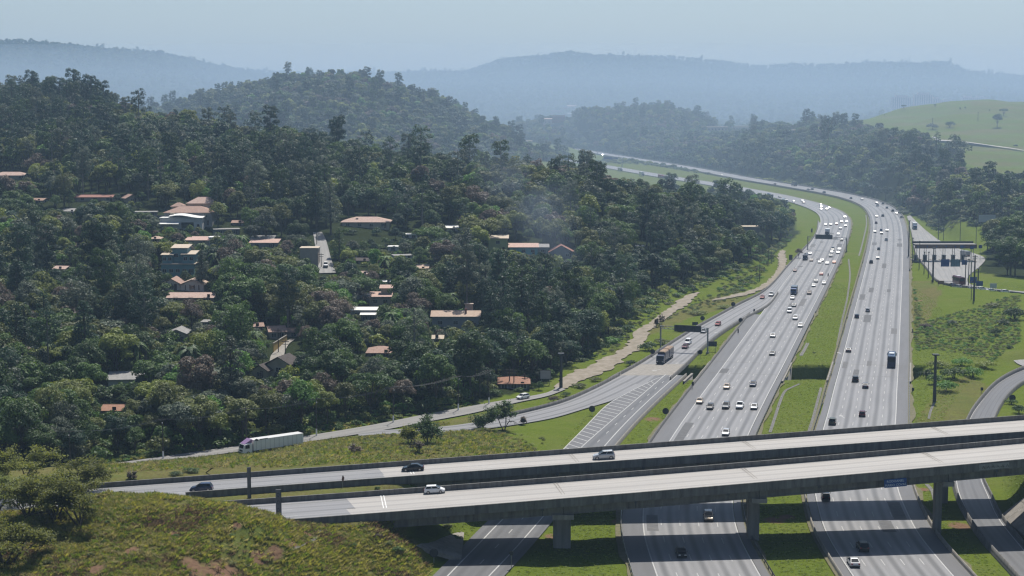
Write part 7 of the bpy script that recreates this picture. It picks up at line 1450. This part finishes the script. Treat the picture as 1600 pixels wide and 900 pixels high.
for a in (('round sign back on the grass between the two branches', 925, 638.5, 650, .85), ('round sign back on the grass wedge by the oncoming lanes', 1040, 642, 653, .85), ('round sign back beside the brick coloured scrub left of the ramp', 1019.5, 549, 559, .8), ('round sign back just beyond the ramp gantry', 1097.5, 497, 506, .85), ('round sign back farthest up the ramp bank', 1145.5, 475, 483, .85), ('round sign back inside the upper grass wedge', 1157, 500, 507, .8), ('round sign back at the foot of the gantry beside the ramp barrier', 1094, 550, 560, .75), ('round grey sign inside the loop ramp', 1581.5, 621.5, 632, .9)): disc(*a)
disc('round sign in shadow at the foot of the abutment', 678, 863, 880, .8, M_SIGNBACK); disc('round sign on the verge beside the lower branch below the overpass', 799, 863, 890, .4, M_SIGNBACK)
# sign slabs on the approaches
def slab(label, px, top, base, wd, marks=False):
    z0 = float(hdeck(P(px, base, 7)[0])) - .3; p = P(px, base, z0); h = (base - top) * mpp(p.y); r = empty('sign_slab', tuple(p), .25, label, 'sign'); b = MB(); b.box(-wd / 2, wd / 2, -.12, .12, 0, h); b.build('panel', mat('slab_grey', (.13, .13, .14), .7, noise=.3, nscale=1), r); b = MB(); b.box(wd / 2 + .005, wd / 2 + .16, -.16, .16, -.3, h); b.build('post', M_DSTEEL, r)
    if marks:
        for z in (.28, .55, .82):
            b = MB(); R0, R1, n = .26, .38, 16
            for i in range(n): a0, a1 = 2 * math.pi * i / n, 2 * math.pi * (i + 1) / n; b.quad((R0 * math.cos(a0) * .6, -.13, h * z + R0 * math.sin(a0)), (R1 * math.cos(a0) * .6, -.13, h * z + R1 * math.sin(a0)), (R1 * math.cos(a1) * .6, -.13, h * z + R1 * math.sin(a1)), (R0 * math.cos(a1) * .6, -.13, h * z + R0 * math.sin(a1)))
            b.build('ring_mark', M_TRIM, r)
slab('tall narrow grey slab sign between the two approaches', 389, 728, 778, .55); slab('tall grey slab sign with ring marks at the edge of the nearer approach', 435, 763, 809, .85, True)
p = P(536, 766, 6.6); r = empty('warning_sign', tuple(p), 1.2, 'brown diamond sign seen almost edge on in the dry grass strip', 'sign'); b = MB(); b.poly([(0, -.04, 1.6), (.6, -.04, 2.3), (0, -.04, 3.0), (-.6, -.04, 2.3)]); b.poly([(0, .0, 1.6), (-.6, .0, 2.3), (0, .0, 3.0), (.6, .0, 2.3)]); b.build('plate', mat('sign_rust', (.16, .07, .05), .7), r); b = MB(); b.box(-.06, .06, .02, .12, -.4, 2.9); b.build('post', M_STEEL, r)
# blue name sign and painted patch on the nearer overpass
def on_face(px0, px1, zt, zb): 
    x = lambda px: float(np.interp(px, _pf, BF_N[:, 0])); a, c = at_f(x(px0), 0), at_f(x(px1), 0); return a, c
a, c = on_face(1381, 1416, 0, 0); r = empty('name_sign', (a[0], a[1], a[2]), math.atan2(c[1] - a[1], c[0] - a[0]), 'dark blue name sign hanging below the nearer overpass parapet', 'sign'); L = math.hypot(c[0] - a[0], c[1] - a[1]); sl = (c[2] - a[2]) / L
r.rotation_euler = (0, -math.atan(sl), math.atan2(c[1] - a[1], c[0] - a[0])); b = MB(); b.box(0, L, -.22, -.14, -2.05, -.5); b.build('panel', M_BLUE, r)
for txt, z, s in (('RODOANEL', -1.12, .62), ('MARIO COVAS', -1.84, .62)):
    f = bpy.data.curves.new('lettering', 'FONT'); f.body = txt; f.size = s; f.align_x = 'CENTER'; f.extrude = .004; f.resolution_u = 2; o = bpy.data.objects.new('lettering', f); COL.objects.link(o); bpy.context.view_layer.update(); me = bpy.data.meshes.new_from_object(o.evaluated_get(bpy.context.evaluated_depsgraph_get())); bpy.data.objects.remove(o); me.materials.clear(); me.materials.append(mat('sign_letters', (.45, .5, .56), .6)); link('lettering', me, r, (L / 2, -.235, z), (math.pi / 2, 0, 0))
a, c = on_face(1530, 1577, 0, 0); r = empty('painted_patch', tuple(a), 0, 'pale whitewashed patch with dark scrawl on the nearer overpass parapet', 'paint'); L = math.hypot(c[0] - a[0], c[1] - a[1]); r.rotation_euler = (0, -math.atan((c[2] - a[2]) / L), math.atan2(c[1] - a[1], c[0] - a[0])); b = MB(); b.box(0, L, -.1, -.05, -.4, .75); b.build('whitewash', mat('whitewash', (.27, .27, .26), .9, noise=.4, nscale=1.2), r)
b = MB()
for i in range(6): x = .6 + i * (L - 1.2) / 5; b.tube([(x, -.11, -.1), (x + .25, -.11, .35), (x + .5, -.11, -.15), (x + .3, -.11, .1)], .05, 4)
b.build('scrawl', M_DSTEEL, r)
# tall poles
def mono(label, px, top, base, rad, mt=M_DSTEEL, arms=False, group=None):
    p = PT(px, base); _, b0, _ = proj(p.x, p.y, p.z); h = (b0 - top) * mpp(p.y); r = empty('pole', tuple(p), 0, label, 'pole', group); b = MB(); b.tube([(0, 0, -.6), (0, 0, h)], [rad * 1.25, rad * .8], 8); b.build('shaft', mt, r)
    if arms:
        b = MB(); b.box(-1.1, 1.1, -.08, .08, h - .7, h - .5); b.box(-.9, .9, -.08, .08, h - 1.5, h - 1.35); b.build('crossarm', M_WOOD, r)
    else: b = MB(); b.box(-rad * 2, rad * 2, -rad * 2, rad * 2, h - .05, h + .3); b.build('cap', mt, r)
    return p, h
mono('tall thick dark pole on the grass bank right of the departing lanes', 1460, 553, 628, .42); mono('thick dark pole beside the end of the service road', 876.5, 552, 607, .42)
for i, (px, t0, b0, rd) in enumerate(((1425.7, 372, 411, .2), (1436, 377, 421, .16), (1443.7, 394, 428, .16), (1450.3, 394, 434, .2), (1457.7, 388, 440, .3), (1419.5, 345, 402, .3), (1508, 400, 446, .2), (1513, 405, 447, .2), (1521.5, 398, 470, .34), (1528, 420, 447, .3), (1517.5, 440, 468, .12), (1466, 340, 375, .2), (1474, 345, 375, .15), (1500, 335, 378, .15), (1525, 340, 380, .15), (1598, 338, 362, .3))):
    mono(('pole at the near end of the toll canopy', 'second thin pole along the toll wall', 'third thin pole along the toll wall', 'fourth thin pole along the toll wall', 'last and thickest pole along the toll wall', 'dark pole beside the toll branch gore', 'thin pole behind the blue signs', 'thin leaning pole between the blue signs', 'tall dark pole rising from the bank below the toll road', 'thick short pole right of the blue signs', 'thin post on the bank beside the tall dark pole', 'pole on the slope above the toll branch', 'thin pole on the slope above the toll branch', 'thin pole among trees above the toll canopy', 'thin pole below the billboard', 'pole at the frame edge in the trees')[i], px, t0, b0, rd, M_DSTEEL, i in (8,))
# lamp and power poles along the service road, white painted feet, wires
SP_ = []
for i, (px, py) in enumerate(((110, 737), (255, 716), (385, 697), (494.5, 680.5), (614.5, 659.5), (716, 640.5), (764, 630.5))):
    p = P(px, py); r = empty('power_pole', tuple(p), .2, 'wooden power pole with white foot along the service road, %s from the frame edge' % ordw(i), 'pole', 'power poles along the service road'); h = 9.5; b = MB(); b.tube([(0, 0, 1.6), (0, 0, h)], [.15, .1], 7); b.build('shaft', M_WOOD, r); b = MB(); b.tube([(0, 0, -.3), (0, 0, 1.7)], [.2, .18], 8); b.build('painted_foot', M_WHITE, r); b = MB(); b.box(-1.0, 1.0, -.06, .06, h - .5, h - .36); b.build('crossarm', M_WOOD, r); b = MB(); b.tube([(0, 0, h - 1.6), (0, -1.3, h - .9), (0, -2.0, h - .85)], .05, 5); b.box(-.12, .12, -2.4, -1.8, h - .95, h - .8); b.build('lamp_arm', M_STEEL, r); SP_.append((p, h))
M_WIRE = mat('power_wire', (.12, .12, .125), .5)
for j, dx in enumerate((-.9, 0, .9)):
    r = empty('power_line', (0, 0, 0), 0, ('power wire on the forest side of the service road poles', 'middle power wire along the service road poles', 'power wire on the road side of the service road poles')[j], 'wire')
    for (p, h), (q, h2) in zip(SP_, SP_[1:]):
        b = MB(); pts = []
        for k in range(9): t_ = k / 8; v = p.lerp(q, t_); pts.append((v.x + dx * .98, v.y + dx * .2, v.z + h - .3 - 4 * .9 * t_ * (1 - t_)))
        b.tube(pts, .025, 4); b.build('span', M_WIRE, r)
for i, (px, t0, b0) in enumerate(((796, 574, 605), (803, 576, 607), (750, 570, 622), (820, 583, 604))): mono(('wooden pole in front of the orange bungalow', 'second wooden pole in front of the orange bungalow', 'wooden pole at the forest edge left of the bungalow', 'wooden pole behind the clipped tree')[i], px, t0, b0, .14, M_WOOD, True)
for i, (px, t0, b0) in enumerate(((495, 338, 383), (502, 395, 418), (435, 512, 552), (446, 530, 557), (1187, 402, 440), (1200, 392, 415), (1194, 418, 425), (1182.5, 420, 432), (1205, 395, 410))): mono(('pole at the top of the village street', 'pole at the bottom of the village street', 'pole at the bend of the walled lane', 'pole on the outer side of the walled lane', 'pole beside the path above the weeds', 'pole near the top of the path', 'short post in the weeds by the path', 'pole in the weeds left of the path', 'post by the forest near the path top')[i], px, t0, b0, .13, M_WOOD, i < 4)
for i, (px, t0, b0) in enumerate(((1323, 372, 379), (1424, 512, 521))): pass
for lb, px, t0, b0 in (('lattice pylon post on the pasture slope', 1528, 175, 189), ('lattice pylon post lower on the pasture slope', 1457, 184, 196)): mono(lb, px, t0, b0, .3, M_DSTEEL, True)
p = PT(1424, 521); r = empty('gate_bar', tuple(p), 0, 'dark horizontal bar on the grass beside the departing guard rail', 'gate'); b = MB(); b.box(0, 5, -.1, .1, .3, .62); b.build('bar', M_SIGNBACK, r); b = MB(); b.box(.3, .6, -.15, .15, -.3, 1.7); b.build('post', M_SIGNBACK, r)
# yellow wall along the lane, hedge wall
p0, p1 = PT(427, 552), PT(448, 533); r = empty('yellow_wall', tuple(p0), math.atan2(p1.y - p0.y, p1.x - p0.x), 'ochre yellow wall along the bending lane', 'wall'); L = math.hypot(p1.x - p0.x, p1.y - p0.y); b = MB(); b.box(0, L, -.12, .12, -1.5, 3.0); b.build('wall_body', WM['ochre'], r); b = MB(); b.box(-.05, L + .05, -.2, .2, 3.0, 3.15); b.build('coping', M_PALE, r)
# sacks of rubbish, fallen plank
for i, (px, py) in enumerate(((297, 778), (305, 776.5), (309.5, 775), (316, 775), (321, 774.5), (324, 773.5))):
    z = float(hdeck(P(px, py, 6)[0])) - .15; p = P(px, py, z); r = empty('rubbish_sack', tuple(p), RNG.uniform(0, 6), 'white rubbish sack by the square ended barrier, %s of six' % ORD[i], 'sack', 'white sacks behind the barrier stub'); b = MB(); n = 8; s = RNG.uniform(.4, .65)
    b.tube([(0, 0, -.05), (0, 0, .1), (.02, 0, s * .6), (.03, .02, s), (.05, .03, s * 1.25)], [s * .5, s * .7, s * .62, s * .22, s * .12], n); b.build('sack_body', M_WHITE, r, smooth=True); b = MB(); b.tube([(.05, .03, s * 1.22), (.09, .05, s * 1.5)], [s * .1, s * .2], 6); b.build('knot', M_WHITE, r)
p = PT(327, 740); r = empty('plank', tuple(p), -.7, 'dark plank lying on the grass above the far parapet', 'plank'); b = MB(); b.hexa([(-1, -.15, 0), (1, -.15, 1.2), (1, .15, 1.2), (-1, .15, 0), (-1, -.15, .15), (1, -.15, 1.35), (1, .15, 1.35), (-1, .15, .15)]); b.build('plank_body', M_WOOD, r)
# ------------------------------------------------------------------ toll plaza
c0, c1 = P(1426.5, 407), P(1522, 407); L = c1.x - c0.x; r = empty('toll_plaza', (c0.x, c0.y, 0), 0, 'toll canopy with brown fascia over a row of dark booths', 'toll plaza')
b = MB(); b.box(0, L, -4.2, 2.5, 8.2, 8.6); b.build('roof', RT['grey'], r); b = MB(); b.box(-.05, L + .05, -4.35, -4.2, 6.5, 8.6); b.build('fascia', mat('fascia_brown', (.13, .075, .055), .6, noise=.2, nscale=.4), r); b = MB(); b.box(-.05, L + .05, 2.5, 2.8, 8.3, 9.6); b.build('parapet', M_DSTEEL, r); b = MB(); b.box(.2, L - .2, -4.1, 2.4, 7.7, 8.19); b.build('soffit', M_DSTEEL, r)
for i in range(7):
    x = 1.2 + i * (L - 2.4) / 6
    for y in (-2.5, 1.6): b = MB(); b.tube([(x, y, -.3), (x, y, 7.8)], .14, 8); b.build('column', M_STEEL, r)
    b = MB(); b.box(x - .9, x + .9, -7, 8, -.1, .18); isl = b.build('island', M_PALE, r)
    if i < 6: b = MB(); b.box(x - .7, x + .7, -1.6, 1.4, .18, 2.7); bo = b.build('booth', mat('booth_dark', (.04, .045, .055), .5), r); b = MB(); b.box(x - .85, x + .85, -1.8, 1.6, 2.7, 2.85); b.build('booth_roof', M_DSTEEL, bo); b = MB(); b.box(x - .55, x + .55, -1.63, -1.6, 1.3, 2.4); b.build('booth_window', M_GLASS, bo)
    b = MB(); b.box(x - .25, x + .25, -4.42, -4.36, 7.0, 7.9); b.build('lane_plate', M_BLUE, r)
# ------------------------------------------------------------------ haze: one closed box of even, pale air
hm = bpy.data.materials.new('haze_air'); hm.use_nodes = True; t = hm.node_tree; t.nodes.clear()
ho = N(t, 'ShaderNodeOutputMaterial'); pv = N(t, 'ShaderNodeVolumePrincipled')
pv.inputs['Color'].default_value = (.50, .73, 1.0, 1); pv.inputs['Density'].default_value = HAZE_D; pv.inputs['Anisotropy'].default_value = .32
t.links.new(pv.outputs[0], ho.inputs['Volume'])
b = MB(); zmin = float(TV[:, 2].min()) - 1.0; b.box(-5200, 5200, -60, 8900, min(zmin, -12), 372)
tag(b.build('haze', hm), 'thin bluish haze filling the valley air', 'haze', kind='stuff')
# ------------------------------------------------------------------ smoke drifting up from the wooded slope
sm = bpy.data.materials.new('smoke_air'); sm.use_nodes = True; t = sm.node_tree; t.nodes.clear(); so = N(t, 'ShaderNodeOutputMaterial'); pv = N(t, 'ShaderNodeVolumePrincipled')
pv.inputs['Color'].default_value = (.62, .78, 1.0, 1); pv.inputs['Density'].default_value = .007; pv.inputs['Anisotropy'].default_value = .3; t.links.new(pv.outputs[0], so.inputs['Volume'])
p0 = PT(915, 452)
def plume(name, k0, dens, label):
    m2 = sm.copy(); m2.node_tree.nodes['Principled Volume'].inputs['Density'].default_value = dens; rg = np.random.default_rng(4); b = MB(); pts, rad = [], []
    for k in range(15):
        f = k / 14; q = PY(917 - 180 * f ** 1.3 - 10 * math.sin(f * 7), 450 - 222 * f, p0.y - 12 + 25 * f); pts.append(tuple(q)); rad.append(k0 * ((2.2 + 19 * f) * (1 - .85 * max(0, f - .55) / .45) + rg.uniform(-.8, .8)))
    b.tube([pts[0]] + pts + [pts[-1]], [.3] + rad + [.5], 16); o = b.build(name, m2, smooth=True); md = o.modifiers.new('sub', 'SUBSURF'); md.levels = 1; md.render_levels = 2; return tag(o, label, 'smoke', kind='stuff')
plume('smoke', 1.55, .0017, 'thin bluish smoke veil drifting up from the wooded slope'); plume('smoke', 1.0, .0022, 'inner smoke of the plume above the wooded slope'); plume('smoke', .55, .0032, 'denser core of the smoke plume above the wooded slope')
# mist lying in the valleys between the ridges
mm = bpy.data.materials.new('mist_air'); mm.use_nodes = True; t = mm.node_tree; t.nodes.clear(); mo = N(t, 'ShaderNodeOutputMaterial'); pv = N(t, 'ShaderNodeVolumePrincipled')
pv.inputs['Color'].default_value = (.60, .79, 1.0, 1); pv.inputs['Density'].default_value = .00022; pv.inputs['Anisotropy'].default_value = .32; t.links.new(pv.outputs[0], mo.inputs['Volume'])
V, F = [], []; nu_, nv_ = 48, 16
for j in range(nv_ + 1):
    for i in range(nu_): a, e = 2 * math.pi * i / nu_, -math.pi / 2 + math.pi * j / nv_; ce = abs(math.cos(e)) ** .8; V.append((4200 * math.cos(a) * ce, 3750 + 2950 * math.sin(a) * ce, 5 + 165 * math.sin(e)))
for j in range(nv_):
    for i in range(nu_): F.append((j * nu_ + i, j * nu_ + (i + 1) % nu_, (j + 1) * nu_ + (i + 1) % nu_, (j + 1) * nu_ + i))
V = [(x, y, max(z, -11)) for x, y, z in V]
tag(link('mist', npmesh('mist', V, F, mm, smooth=True)), 'pale mist lying in the valleys before the far mountains', 'mist', kind='stuff')
